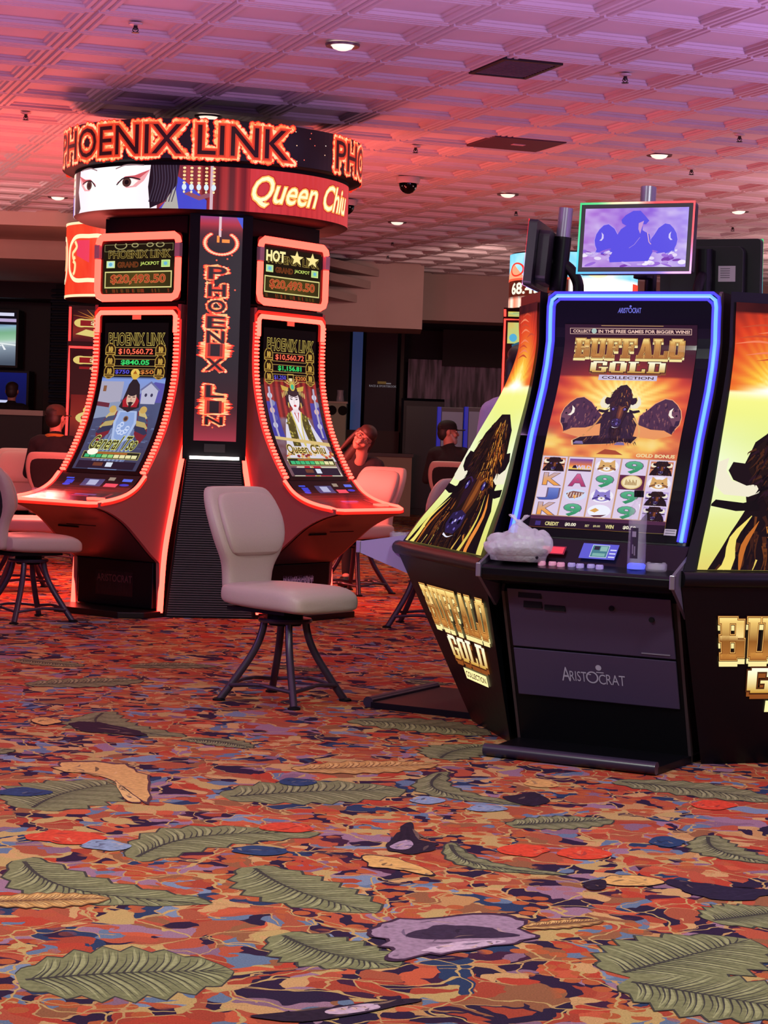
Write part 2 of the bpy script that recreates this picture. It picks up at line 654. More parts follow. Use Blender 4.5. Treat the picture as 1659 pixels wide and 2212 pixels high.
def carpet_material():
    m = bpy.data.materials.new('patterned_carpet')
    m.use_nodes = True
    nt = m.node_tree
    N, L = nt.nodes, nt.links
    b = N['Principled BSDF']
    b.inputs['Roughness'].default_value = 0.95
    b.inputs['Specular IOR Level'].default_value = 0.1

    def node(t, **k):
        n = N.new(t)
        for a, v in k.items():
            setattr(n, a, v)
        return n

    def val(n, name, v):
        n.inputs[name].default_value = v

    tc = node('ShaderNodeTexCoord')
    nz = node('ShaderNodeTexNoise')
    val(nz, 'Scale', 4.0)
    val(nz, 'Detail', 3)
    L.new(tc.outputs['Object'], nz.inputs['Vector'])
    sub = node('ShaderNodeVectorMath', operation='SUBTRACT')
    sub.inputs[1].default_value = (0.5, 0.5, 0.5)
    L.new(nz.outputs['Color'], sub.inputs[0])
    sc = node('ShaderNodeVectorMath', operation='SCALE')
    sc.inputs['Scale'].default_value = 0.30
    L.new(sub.outputs[0], sc.inputs[0])
    wp = node('ShaderNodeVectorMath', operation='ADD')
    L.new(tc.outputs['Object'], wp.inputs[0])
    L.new(sc.outputs[0], wp.inputs[1])

    def ramp_node(stops, interp='CONSTANT'):
        r = node('ShaderNodeValToRGB')
        r.color_ramp.interpolation = interp
        el = r.color_ramp.elements
        while len(el) < len(stops):
            el.new(0.5)
        for e, (p, c) in zip(el, stops):
            e.position = p
            e.color = (lin(c) if not isinstance(c, float) else (c, c, c)) + (1,)
        return r

    def vor(scale, feature='F1', vec=None, rnd=1.0):
        v = node('ShaderNodeTexVoronoi', feature=feature)
        v.voronoi_dimensions = '2D'
        val(v, 'Scale', scale)
        val(v, 'Randomness', rnd)
        L.new((vec or wp).outputs[0] if vec is None else vec, v.inputs['Vector'])
        return v

    def mix(fac, a, c):
        x = node('ShaderNodeMixRGB')
        if isinstance(fac, float):
            x.inputs[0].default_value = fac
        else:
            L.new(fac, x.inputs[0])
        L.new(a, x.inputs[1])
        if isinstance(c, (tuple, str)):
            x.inputs[2].default_value = lin(c) + (1,)
        else:
            L.new(c, x.inputs[2])
        return x.outputs[0]

    def sep(o):
        s = node('ShaderNodeSeparateColor')
        L.new(o, s.inputs[0])
        return s

    cols = [(0.0, 'bf9c62'), (0.15, 'a8533a'), (0.30, 'b8422e'), (0.42, '945c3e'), (0.52, '9c7286'), (0.62, '2c1f38'),
            (0.75, '2b3a5a'), (0.83, '7d88a0'), (0.90, 'c08a58'), (0.95, '432038')]
    v1 = vor(8.5)
    c1 = ramp_node(cols)
    L.new(sep(v1.outputs['Color']).outputs[0], c1.inputs[0])
    # smaller flecks laid over parts of it
    v2 = vor(17.0)
    s2 = sep(v2.outputs['Color'])
    c2 = ramp_node([(0.0, 'b5523a'), (0.22, '2f1d38'), (0.42, 'cc9a66'), (0.58, 'a84430'), (0.76, '66758f'), (0.86, '8a6478'), (0.94, 'c85a3c')])
    L.new(s2.outputs[0], c2.inputs[0])
    pick = node('ShaderNodeMath', operation='GREATER_THAN')
    pick.inputs[1].default_value = 0.52
    L.new(s2.outputs[1], pick.inputs[0])
    col = mix(pick.outputs[0], c1.outputs[0], c2.outputs[0])
    # zones of round rust spots on tan
    big = node('ShaderNodeTexNoise')
    val(big, 'Scale', 1.15)
    val(big, 'Detail', 1)
    L.new(tc.outputs['Object'], big.inputs['Vector'])
    zone = ramp_node([(0.0, 0.0), (0.49, 0.0), (0.52, 1.0)], 'LINEAR')
    L.new(big.outputs['Fac'], zone.inputs[0])
    v3 = vor(15.0, vec=tc.outputs['Object'], rnd=0.75)
    disc = node('ShaderNodeMath', operation='LESS_THAN')
    disc.inputs[1].default_value = 0.36
    L.new(v3.outputs['Distance'], disc.inputs[0])
    keep = node('ShaderNodeMath', operation='GREATER_THAN')
    keep.inputs[1].default_value = 0.3
    L.new(sep(v3.outputs['Color']).outputs[1], keep.inputs[0])
    m1 = node('ShaderNodeMath', operation='MULTIPLY')
    L.new(disc.outputs[0], m1.inputs[0])
    L.new(keep.outputs[0], m1.inputs[1])
    m2 = node('ShaderNodeMath', operation='MULTIPLY')
    L.new(m1.outputs[0], m2.inputs[0])
    L.new(zone.outputs[0], m2.inputs[1])
    col = mix(m2.outputs[0], col, 'b55a34')
    # tan twigs
    v4 = vor(3.6, 'DISTANCE_TO_EDGE')
    tw = node('ShaderNodeMath', operation='LESS_THAN')
    tw.inputs[1].default_value = 0.014
    L.new(v4.outputs['Distance'], tw.inputs[0])
    col = mix(tw.outputs[0], col, 'c29c62')
    v5 = vor(8.5, 'DISTANCE_TO_EDGE')
    tw2 = node('ShaderNodeMath', operation='LESS_THAN')
    tw2.inputs[1].default_value = 0.026
    L.new(v5.outputs['Distance'], tw2.inputs[0])
    k2 = node('ShaderNodeMath', operation='GREATER_THAN')
    k2.inputs[1].default_value = 0.5
    L.new(nz.outputs['Fac'], k2.inputs[0])
    k3 = node('ShaderNodeMath', operation='MULTIPLY')
    L.new(tw2.outputs[0], k3.inputs[0])
    L.new(k2.outputs[0], k3.inputs[1])
    col = mix(k3.outputs[0], col, 'c0925f')
    # tufts
    fine = node('ShaderNodeTexNoise')
    val(fine, 'Scale', 220.0)
    val(fine, 'Detail', 2)
    L.new(tc.outputs['Object'], fine.inputs['Vector'])
    fr = ramp_node([(0.3, 0.52), (0.7, 0.90)], 'LINEAR')
    L.new(fine.outputs['Fac'], fr.inputs[0])
    mu = node('ShaderNodeMixRGB', blend_type='MULTIPLY')
    mu.inputs[0].default_value = 0.8
    L.new(col, mu.inputs[1])
    L.new(fr.outputs[0], mu.inputs[2])
    L.new(mu.outputs[0], b.inputs['Base Color'])
    bp = node('ShaderNodeBump')
    val(bp, 'Strength', 0.25)
    val(bp, 'Distance', 0.004)
    L.new(fine.outputs['Fac'], bp.inputs['Height'])
    L.new(bp.outputs[0], b.inputs['Normal'])
    return m


# ---- the woven pattern: leaves, birds and fish are part of the carpet
carpet = Art()
OL, OL2, OLD = '7d7a55', '9a966b', '413d38'


def leaf(p0, p1, w, bend=0.0, lobes=7, light=True, c=(OL, OL2, OLD)):
    a, b = G(*p0), G(*p1)
    ax, bx = Vector((a.x, a.y)), Vector((b.x, b.y))
    d = bx - ax
    L = d.length
    n = Vector((-d.y, d.x)) / L
    sp, hw = [], []
    K = 28
    for i in range(K + 1):
        t = i / K
        q = ax + d * t + n * (bend * L * math.sin(math.pi * t))
        sp.append(q)
        s = math.sin(math.pi * min(1, t * 0.97 + 0.03)) ** 0.6
        hw.append(w * L * 0.5 * s * (1 + 0.13 * math.sin(t * lobes * 2 * math.pi)))

    def side(k, f, t):
        return [(sp[i] + n * (k * hw[i] * f + k * t)) for i in range(K + 1)]
    for grow, col, ly in ((0.010, c[2], 1), (0.0, c[0], 2)):
        l, r = side(1, 1, grow), side(-1, 1, grow)
        v = [(q.x, q.y) for q in l + r]
        carpet.raw(v, [(i, i + 1, K + 2 + i, K + 1 + i) for i in range(K)], col, ly)
    for k in (1, -1):
        for i in range(1, K - 1):
            j = min(K, i + 3)
            e = sp[j] + n * (k * hw[j] * 0.9)
            mid = (sp[i] + e) / 2 + d.normalized() * (0.02 * L)
            pts = [(sp[i].x, sp[i].y), (mid.x, mid.y), (e.x, e.y)]
            carpet.line(pts, max(0.012, 0.026 * L * w), c[1] if (i // 2) % 2 and light else c[0], 3, taper=2, smooth=3)
            carpet.line([(x + d.x / L * 0.012, y + d.y / L * 0.012) for x, y in pts], 0.006, c[2], 4, taper=True, smooth=3)
    carpet.line([(q.x, q.y) for q in sp[1:-1]], 0.014, c[2], 5, taper=True)


def blob(pts, col, ly=2, edge=None, wob=0.0):
    g = [G(*p) for p in pts]
    q = [(v.x, v.y) for v in catmull([(v.x, v.y) for v in g], 5, True)]
    cx, cy = sum(a for a, _ in q) / len(q), sum(b for _, b in q) / len(q)
    q = [(cx + (a - cx) * k, cy + (b - cy) * k) for a, b, k in ((a, b, 1 + 0.34 * (vnoise(a * 22, b * 22, 5) - 0.5)) for a, b in q)]
    if edge:
        cx, cy = sum(a for a, _ in q) / len(q), sum(b for _, b in q) / len(q)
        carpet.poly([(cx + (a - cx) * 1.06, cy + (b - cy) * 1.10) for a, b in q], edge, ly - 1)
    carpet.poly(q, col, ly)
    rnd = random.Random(int(pts[0][0] * 7 + pts[0][1]))
    for k in range(9):
        a, b = rnd.choice(q), rnd.choice(q)
        t0, t1 = rnd.uniform(0.15, 0.4), rnd.uniform(0.5, 0.8)
        p, r_ = [((1 - t) * a[0] + t * b[0] * 0.75 + t * cx * 0.25, (1 - t) * a[1] + t * b[1] * 0.75 + t * cy * 0.25) for t in (t0, t1)]
        m_ = ((p[0] + r_[0]) / 2 + rnd.uniform(-.01, .01), (p[1] + r_[1]) / 2 + rnd.uniform(-.01, .01))
        carpet.line([p, m_, r_], rnd.uniform(0.006, 0.014), mixc(col, rnd.choice(('1c1420', 'e0b080', '3a3048')), rnd.uniform(0.25, 0.5)), ly + 1, taper=2, smooth=3)


for a in [((38, 2118), (505, 2098), 0.85, 0.05), ((606, 2018), (862, 2088), 0.66, -0.1), ((545, 1872), (812, 1972), 0.46, -0.08),
          ((48, 1856), (455, 1952), 0.36, -0.2), ((288, 1856), (690, 1800), 0.42, 0.22), ((484, 1722), (876, 1706), 0.62, 0.05),
          ((66, 1748), (280, 1688), 0.7, 0.1), ((226, 1538), (400, 1592), 0.4, -0.25), ((400, 1596), (545, 1616), 0.5, 0.1),
          ((956, 1668), (1165, 1742), 0.22, -0.28), ((1100, 1784), (1325, 1772), 0.5, 0.02), ((972, 1822), (1225, 1890), 0.2, -0.25),
          ((1330, 1688), (1680, 1732), 0.45, 0.06), ((1530, 1806), (1690, 1868), 0.4, -0.2), ((1535, 1990), (1700, 1968), 0.9, 0),
          ((1335, 2105), (1620, 2030), 0.7, 0.0), ((1350, 2120), (1760, 2190), 0.8, 0.0), ((760, 1556), (1060, 1588), 0.55, 0.1),
          ((950, 1640), (1060, 1610), 0.6, 0.1), ((30, 1425), (180, 1440), 0.5, 0), ((280, 1440), (470, 1440), 0.5, 0.1),
          ((60, 1480), (310, 1470), 0.5, 0), ((600, 1440), (700, 1450), 0.5, 0), ((880, 1470), (960, 1480), 0.6, 0),
          ((1180, 2240), (1420, 2290), 0.8, 0.1), ((-60, 2270), (180, 2300), 0.8, 0.1), ((-120, 1640), (30, 1620), 0.5, 0.1)]:
    leaf(*a)
for a in [((636, 1664), (945, 1652), 0.42, 0.0), ((-40, 1950), (236, 1942), 0.45, 0.0), ((1130, 2005), (1300, 1990), 0.3, 0)]:
    leaf(*a, c=('c79457', 'd9aa6c', '7a5138'))
blob([(120, 1655), (190, 1648), (280, 1658), (318, 1690), (308, 1728), (250, 1690), (190, 1672), (140, 1668)], 'd3a062', 3, '5a3a40')
blob([(250, 1690), (268, 1705), (300, 1730), (270, 1728)], 'e0b070', 4, '5a3a40')
blob([(828, 1826), (850, 1812), (870, 1786), (890, 1784), (900, 1812), (945, 1826), (930, 1842), (880, 1846), (840, 1838)], '2c1f2e', 3)
blob([(786, 1852), (830, 1852), (880, 1862), (935, 1892), (860, 1880), (800, 1872)], 'd6a25f', 3, '35232f')
blob([(838, 1830), (880, 1816), (896, 1826), (870, 1838)], 'a88aa0', 4)
blob([(1300, 1898), (1370, 1892), (1430, 1904), (1400, 1914), (1320, 1912)], 'd6a25f', 3, '35232f')
blob([(1262, 1908), (1300, 1902), (1310, 1920), (1275, 1924)], '2c1f2e', 3)
blob([(1440, 1902), (1510, 1908), (1600, 1920), (1700, 1926), (1600, 1946), (1500, 1934)], '2a2036', 3)
blob([(792, 2006), (900, 1988), (1040, 1982), (1110, 1990), (1142, 2018), (1120, 2036), (1040, 2046), (900, 2068), (850, 2060), (830, 2030)], '9b7b90', 3, '40283c')
blob([(870, 2022), (960, 2000), (1080, 2010), (1110, 2024), (1010, 2030), (920, 2032)], '3c2b40', 4)
blob([(900, 2056), (1000, 2036), (1090, 2034), (1060, 2044), (960, 2058)], 'c7a6b8', 5)
blob([(150, 1566), (200, 1560), (270, 1572), (320, 1590), (240, 1586), (180, 1580)], '2c1f2e', 3)
blob([(66, 1556), (100, 1550), (130, 1560), (95, 1566)], 'd6a25f', 3, '35232f')
blob([(1090, 1722), (1150, 1714), (1185, 1730), (1160, 1742), (1110, 1736)], '2c1f2e', 3)
blob([(1130, 1694), (1170, 1684), (1205, 1700), (1160, 1702)], 'd6a25f', 3)
blob([(560, 2196), (700, 2180), (860, 2160), (890, 2168), (700, 2205)], '2c1f2e', 3)
blob([(700, 2185), (790, 2172), (830, 2178), (740, 2194)], 'c7a6b8', 4)
for (cx, cy, w, h, c) in [(620, 1790, 60, 10, 'cf4630'), (145, 1810, 90, 14, 'cf4630'), (230, 1828, 50, 12, '8794ad'), (1130, 1838, 55, 14, 'd5452e'),
                          (1260, 1846, 60, 14, 'd5452e'), (1540, 1740, 50, 10, 'd5452e'), (50, 1712, 60, 9, '2c3f63'), (640, 1690, 40, 8, '2c3f63'),
                          (1440, 1820, 40, 12, '2c3f63'), (560, 1840, 60, 10, '2c3f63'), (920, 1730, 40, 8, '8794ad'), (1050, 1748, 44, 7, '8794ad')]:
    blob([(cx - w, cy), (cx - w * .4, cy - h), (cx + w * .5, cy - h * .8), (cx + w, cy + h * .2), (cx + w * .3, cy + h), (cx - w * .5, cy + h * .7)], c, 2)

carpet.it = [(ly + i * 0.006, v, f, c, pre) for i, (ly, v, f, c, pre) in enumerate(carpet.it)]
floor = carpet.build('floor', lambda u, v: (Vector((u, v, 0.0)), Vector((0, 0, 1))), attr_mat('carpet_figures', rough=0.95, noise=0.35, spec=0.1),
                     gap=0.00012, base=([(-14, -2, 0), (14, -2, 0), (14, 36, 0), (-14, 36, 0)], [(0, 1, 2, 3)]), base_mat=carpet_material())
tag(floor, kind='structure')

# ---- ceiling: pressed square tiles with stepped mouldings, laid at an angle to the view
paint = mat('ceiling_paint', 'c4b7bd', rough=0.7, noise=0.12, nscale=3)
cb = MB()
TS, TY = 0.2747 * 2.22, R(19.4)
ca_, sa_ = math.cos(TY), math.sin(TY)
OX, OY = 1.22328656 * 2.22, 4.93122589 * 2.22
STEP = [(0.0, 0.0), (0.010, 0.0), (0.014, -0.016), (0.036, -0.016), (0.041, -0.003), (0.052, -0.003), (0.057, -0.016), (0.079, -0.016),
        (0.086, 0.0), (0.100, 0.002), (0.108, 0.014)]
SKIP = set()


def tile_at(px, py):
    g = G(px, py, CEIL)
    u, v = g.x * ca_ + g.y * sa_ - OX, -g.x * sa_ + g.y * ca_ - OY
    return math.floor(u / TS), math.floor(v / TS)


VENT_T, HATCH_T = tile_at(1112, 142), tile_at(1115, 306)
for i in range(-48, 40):
    for j in range(-48, 60):
        u0, v0 = OX + i * TS, OY + j * TS
        cx, cy = (u0 + TS / 2) * ca_ - (v0 + TS / 2) * sa_, (u0 + TS / 2) * sa_ + (v0 + TS / 2) * ca_
        if not (6.5 < cy < 30.5 and abs(cx) < 0.215 * cy + 3.6):
            continue
        vs, fs = [], []
        for (t, z) in STEP:
            for (a, b) in ((t, t), (TS - t, t), (TS - t, TS - t), (t, TS - t)):
                u, v = u0 + a, v0 + b
                vs.append((u * ca_ - v * sa_, u * sa_ + v * ca_, CEIL + z))
        n = len(STEP)
        for k in range(n - 1):
            for q in range(4):
                fs.append((k * 4 + q, (k + 1) * 4 + q, (k + 1) * 4 + (q + 1) % 4, k * 4 + (q + 1) % 4))
        fs.append(tuple(range((n - 1) * 4 + 3, (n - 1) * 4 - 1, -1)))
        cb.add(vs, fs)
cb.box(-14, 14, -2, 36, CEIL + 0.03, CEIL + 0.12)
tag(cb.build('ceiling', paint), kind='structure')

# ---- walls and soffits
plaster = mat('soffit_plaster', '9a807c', rough=0.8, noise=0.15, nscale=2)
plaster_rose = mat('soffit_rose', 'b8948c', rough=0.8, noise=0.15, nscale=2)
dark_wall = mat('dark_wall', '1c1018', rough=0.7, noise=0.3, nscale=2)
black_wall = mat('black_wall', '0b090e', rough=0.6)


def structure(name, mb, m, **k):
    return tag(mb.build(name, m, **k), kind='structure')


structure('wall_back', MB().box(-14, 14, 33.2, 33.4, 0, CEIL + 0.02), dark_wall)
structure('wall_left', MB().box(-14, -13.8, 2, 33.2, 0, CEIL + 0.02), dark_wall)
structure('wall_right', MB().box(13.8, 14, 2, 33.2, 0, CEIL + 0.02), dark_wall)
# stepped soffit on the left
b = MB()
b.box(-13.8, -2.6, 21.8, 23.6, 3.36, CEIL + 0.01)
structure('trim_1', b, plaster_rose)
structure('trim_2', MB().box(-13.8, -2.2, 23.6, 27.6, 3.14, CEIL + 0.01), plaster_rose)
structure('trim_3', MB().box(-13.8, -1.9, 27.6, 33.2, 2.92, CEIL + 0.01), dark_wall)
# fascia in the middle and to the right, its bottom edge stepping at the corner
structure('trim_4', MB().prism([(-1.9, 25.8), (-0.9, 26.6), (-0.2, 26.95), (0.42, 27.05), (0.42, 28.4), (-1.9, 28.4)], 2.66, CEIL + 0.01, 'z'), plaster)
structure('trim_5', MB().box(-1.9, 13.8, 28.4, 29.2, 2.86, CEIL + 0.01), plaster)
structure('trim_6', MB().box(-1.9, 13.8, 29.2, 33.2, 2.95, CEIL + 0.01), mat('recess_purple', '2a1c3c', rough=0.7))
# three tapering ledges that sweep off the curved soffit
for k, (z, x1) in enumerate(((3.33, -0.16), (3.16, -0.25), (2.97, -0.40))):
    structure('trim_%d' % (7 + k), MB().prism([(-1.9, 23.2), (-1.5, 23.6), (x1, 27.0), (-1.9, 26.6)], z, z + 0.10, 'z'), plaster)


def wall_patch(name, x0, y0, x1, y1, Y, m, thick=0.08):
    a, b_ = P(x0, y1, Y), P(x1, y0, Y)
    return structure(name, MB().box(a.x, b_.x, Y, Y + thick, max(a.z, 0), b_.z), m)


wall_patch('wall_panel', 640, 716, 757, 935, 32.6, mat('panel_green_black', '151a1c', rough=0.6))
wall_patch('wall_panel_blue', 755, 716, 785, 935, 32.5, mat('panel_blue', '2b5486', rough=0.4, emit=0.35, ecol='1e4a80'))
wall_patch('wall_panel_purple', 785, 716, 860, 935, 32.4, mat('panel_purple', '241528', rough=0.6, noise=0.2, nscale=3))
wall_patch('wall_panel_olive', 860, 716, 875, 935, 32.5, mat('panel_olive', '2b2218', rough=0.6))
wall_patch('wall_panel_brown', 640, 932, 862, 1112, 32.3, mat('panel_brown', '3a2022', rough=0.6))
wall_patch('wall_panel_dusk', 955, 706, 1090, 790, 32.6, mat('panel_dusk', '241d1b', rough=0.7))
# weathered striped boards
wood = bpy.data.materials.new('weathered_boards')
wood.use_nodes = True
nt = wood.node_tree
tc = nt.nodes.new('ShaderNodeTexCoord')
mp = nt.nodes.new('ShaderNodeMapping')
mp.inputs['Scale'].default_value = (9, 9, 0.9)
nz = nt.nodes.new('ShaderNodeTexNoise')
nz.inputs['Scale'].default_value = 1.6
nz.inputs['Detail'].default_value = 6
rp = nt.nodes.new('ShaderNodeValToRGB')
rp.color_ramp.elements[0].position, rp.color_ramp.elements[1].position = 0.40, 0.62
rp.color_ramp.elements[0].color, rp.color_ramp.elements[1].color = lin('2a2030') + (1,), lin('8d7a94') + (1,)
nt.links.new(tc.outputs['Object'], mp.inputs[0])
nt.links.new(mp.outputs[0], nz.inputs['Vector'])
nt.links.new(nz.outputs['Fac'], rp.inputs[0])
nt.links.new(rp.outputs[0], nt.nodes['Principled BSDF'].inputs['Base Color'])
MATS['weathered_boards'] = wood
wall_patch('wall_boards', 878, 783, 1100, 905, 32.7, wood)
# left recess: black screen wall, brown pier
wall_patch('wall_screens', -160, 596, 112, 885, 28.6, black_wall)
wall_patch('wall_pier', 86, 846, 240, 1120, 28.2, mat('pier_brown', '2c211f', rough=0.7))

# ================================================================== red machines on a round carousel
black = mat('black_plastic', '07060b', rough=0.4, spec=0.22)
black_matt = mat('black_matt', '07060a', rough=0.65, spec=0.2)
gloss_black = mat('black_glass', '040408', rough=0.10, spec=0.25)
neon_red = mat('neon_red', '300404', emit=13.0, ecol='ff3026', rough=0.4)
neon_red_soft = mat('neon_red_soft', '300404', emit=9.0, ecol='ff3228', rough=0.4)
neon_halo = mat('neon_halo', '300404', emit=1.0, ecol='ff2a1e', rough=0.4)  # for extra emitting tubes that stand in for the red halo
red_side = mat('reddened_side_panel', '9c5450', rough=0.45)
belly_m = mat('belly_panel', '3c262a', rough=0.4)
screen_m = attr_mat('display_picture', emit=1.0, rough=0.10, spec=0.22)
sign_m = attr_mat('led_sign_picture', emit=1.15, rough=0.3)
clear_tab = mat('clear_tab', 'd0a8ac', rough=0.2)

RED_PROF = [(0, 2.05), (0, 1.90), (0, 1.75), (0.012, 1.60), (0.045, 1.45), (0.105, 1.27), (0.20, 1.09), (0.305, 0.935)]
RED_DECK = [(0.305, 0.935), (0.38, 0.865), (0.48, 0.815), (0.60, 0.785), (0.735, 0.768)]


def prof_fn(pts):
    c = catmull(pts, 8)
    zs = [p.y for p in c]

    def f(z):
        if z >= zs[0]:
            return c[0].x
        for a, b in zip(c, c[1:]):
            if b.y <= z <= a.y:
                t = (a.y - z) / (a.y - b.y) if a.y > b.y else 0
                return a.x + (b.x - a.x) * t
        return c[-1].x
    return f


red_o = prof_fn(RED_PROF)


def curved_S(of, x0, x1, ztop, zbot, off=0.004):
    """picture surface on a cabinet front whose profile is of(z); front faces -y"""
    def S(u, v):
        z = ztop + (zbot - ztop) * v
        dz = 0.01
        n = Vector((0, -(2 * dz), -(of(z - dz) - of(z + dz)) * -1.0))
        d = (of(z + dz) - of(z - dz)) / (2 * dz)
        n = Vector((0, -1, -d)).normalized()
        return Vector((x0 + (x1 - x0) * u, -of(z), z)) + n * off, n
    return S


def flame_text(a, body, x0, y0, x1, y1, ly=2, dark='2a0608', jag=0.0, seed=1, k=1.0, fill='7a1410'):
    rnd = random.Random(seed)

    def fn(x, y):
        return (x + rnd.uniform(-jag, jag), y + rnd.uniform(-jag, jag) * 3)
    if jag:
        v0, _ = text_mesh(body, 0.0)
        ax, bx = min(p[0] for p in v0), max(p[0] for p in v0)
        ay, by = min(p[1] for p in v0), max(p[1] for p in v0)
        vv, ff = text_mesh(body, 0.085 * k)
        cnt = {}
        for q in ff:
            for i in range(len(q)):
                e = tuple(sorted((q[i], q[(i + 1) % len(q)])))
                cnt[e] = cnt.get(e, 0) + 1
        su, sv = (x1 - x0) / (bx - ax), (y1 - y0) / (by - ay)
        for (i, j), c in cnt.items():
            if c != 1:
                continue
            p, q = vv[i], vv[j]
            L = math.hypot(p[0] - q[0], p[1] - q[1])
            for t in range(max(1, int(L / 0.075))):
                w = (t + rnd.random()) / max(1, int(L / 0.075))
                x, y = x0 + (p[0] + (q[0] - p[0]) * w - ax) * su, y0 + (by - p[1] - (q[1] - p[1]) * w) * sv
                g = rnd.uniform(0.030, 0.062)
                a.ell(x, y, g * 1.5 * su, g * 1.5 * sv, 'f0301c', ly, 8)
                a.ell(x, y, g * su, g * sv, rnd.choice(('ffb878', 'ffd0a0', 'ff8a50')), ly + 1, 8)
    a.text(body, x0, y0, x1, y1, 'f0301c', ly, offset=0.115 * k, fn=fn if jag else None)
    a.text(body, x0, y0, x1, y1, 'ffb878', ly + 1, offset=0.090 * k, fn=fn if jag else None)
    a.text(body, x0, y0, x1, y1, 'f2452a', ly + 2, offset=0.066 * k, fn=fn if jag else None)
    a.text(body, x0, y0, x1, y1, fill, ly + 3, offset=0.036 * k)
    a.text(body, x0, y0, x1, y1, dark, ly + 4, offset=0.0)


def gold_text(a, body, x0, y0, x1, y1, ly=2, edge='c9a24a', fill='2a1408', shear=0.0, k=1.0):
    a.text(body, x0, y0, x1, y1, edge, ly, offset=0.045 * k, shear=shear)
    a.text(body, x0, y0, x1, y1, fill, ly + 1, offset=0.012 * k, shear=shear)


def jackpot_art(star):
    a = Art()
    a.field(lambda u, v: mixc('171008', '2a2110', 0.5 * v + 0.5 * vnoise(u * 6, v * 6, 3)), 24, 20)
    if star:
        a.text('HOT', 0.05, 0.06, 0.36, 0.26, 'fff2a8', 6, offset=0.04)
        for cx in (0.56, 0.83):
            pts = []
            for k in range(10):
                r = (0.12 if k % 2 == 0 else 0.05)
                t = R(-90 + 36 * k)
                pts.append((cx + r * math.cos(t), 0.15 + r * 1.25 * math.sin(t)))
            a.poly(pts, 'ffe998', 6)
    else:
        for cx, r in ((0.25, 0.09), (0.45, 0.05), (0.66, 0.05), (0.80, 0.06)):
            a.ring(cx, 0.04, r, r * 0.9, 0.016, 'a89c6a', 6)
        a.frame(0.02, 0.02, 0.98, 0.16, 0.006, 0.008, '8d845a', 5)
    gold_text(a, 'PHOENIX LINK', 0.08, 0.14, 0.94, 0.29, 2, 'b59a4e', '2a2008')
    for x, c in ((0.05, 'bfe6df' if not star else '9fd8b0'), (0.82, 'a7d987')):
        a.rect(x, 0.34, x + 0.12, 0.48, 'd8e890', 2)
        a.rect(x + 0.014, 0.355, x + 0.106, 0.465, c, 3)
        a.ell(x + 0.06, 0.41, 0.025, 0.035, '6fb4d8', 4)
    a.text('GRAND', 0.21, 0.37, 0.50, 0.47, '8a4a22', 2, offset=0.05)
    a.text('GRAND', 0.21, 0.37, 0.50, 0.47, '4a1c10', 3)
    a.text('JACKPOT', 0.53, 0.37, 0.79, 0.45, 'd9ee74', 2, offset=0.01)
    a.rect(0.03, 0.55, 0.97, 0.88, 'd8cf84', 2)
    a.field(lambda u, v: mixc('57461c', '2c2410', abs(u - 0.5) * 1.6), 12, 6, 3, (0.045, 0.575, 0.955, 0.855))
    a.text('$20,493.50', 0.12, 0.62, 0.88, 0.80, 'c8703c', 4, offset=0.05)
    a.text('$20,493.50', 0.12, 0.62, 0.88, 0.80, 'a83c24', 5, offset=0.0)
    for k in range(24):
        x = 0.05 + 0.9 * random.random()
        a.line([(x, 0.9), (x + 0.01, 0.97)], 0.02, mixc('3c3a14', '8a2a18', random.random()), 2)
    return a


def coin(a, cx, cy, r, asp):
    a.ell(cx, cy, r, r / asp, 'a98438', 4)
    a.ell(cx, cy, r * 0.84, r * 0.84 / asp, '2c1a0e', 5)
    a.rect(cx - r * 0.35, cy - r * 0.5 / asp, cx - r * 0.1, cy + r * 0.25 / asp, 'c9a24a', 6)
    a.ell(cx + r * 0.2, cy - r * 0.1 / asp, r * 0.3, r * 0.4 / asp, 'b8923f', 6)
    a.rect(cx - r * 0.95, cy + r * 0.3 / asp, cx + r * 0.95, cy + r * 0.65 / asp, 'c9a24a', 6)
    a.rect(cx - r * 0.8, cy + r * 0.38 / asp, cx + r * 0.8, cy + r * 0.57 / asp, '4a2c10', 7)


def game_top(a, amount2, asp, c2='3bd46a', blue=None, orange=None):
    """title and prize meters"""
    gold_text(a, 'PHOENIX LINK', 0.07, 0.07, 0.95, 0.15, 4, 'c9b25a', '2a1a0a')
    for x in (0.10, 0.89):
        for y in (0.185, 0.265, 0.335):
            coin(a, x, y, 0.085, asp)
    for y0, y1 in ((0.165, 0.225), (0.245, 0.295), (0.31, 0.36)):
        a.frame(0.17, y0, 0.82, y1, 0.007, 0.004, 'a98a4a', 5)
    a.text('$10,560.72', 0.23, 0.176, 0.77, 0.216, 'd8402c', 6, offset=0.03)
    a.text('$10,560.72', 0.23, 0.176, 0.77, 0.216, 'ff7a5a', 7, offset=0.0)
    a.text(amount2, 0.28, 0.253, 0.72, 0.288, c2, 6, offset=0.03)
    a.text(blue, 0.20, 0.320, 0.42, 0.350, '5a54d8', 6, offset=0.02)
    a.text(orange, 0.60, 0.320, 0.80, 0.350, 'd8803c', 6, offset=0.02)


def meter_bar(a, done):
    a.rect(0.06, 0.880, 0.95, 0.930, 'a89c5a', 8)
    a.rect(0.07, 0.884, 0.94, 0.926, '1c2418', 9)
    a.rect(0.25, 0.887, 0.75, 0.897, 'b86a2c', 10)
    for k in range(9):
        x = 0.10 + k * 0.092
        a.rect(x, 0.900, x + 0.080, 0.922, '38b878' if k < done else ('8fcf7a' if k < done + 2 else 'e8e2a8'), 10)
    a.rect(0.05, 0.945, 0.95, 0.995, '17182c', 9)
    a.rect(0.30, 0.955, 0.45, 0.978, '6a3c2c', 10)
    a.rect(0.50, 0.952, 0.60, 0.982, 'd8e0f0', 10)


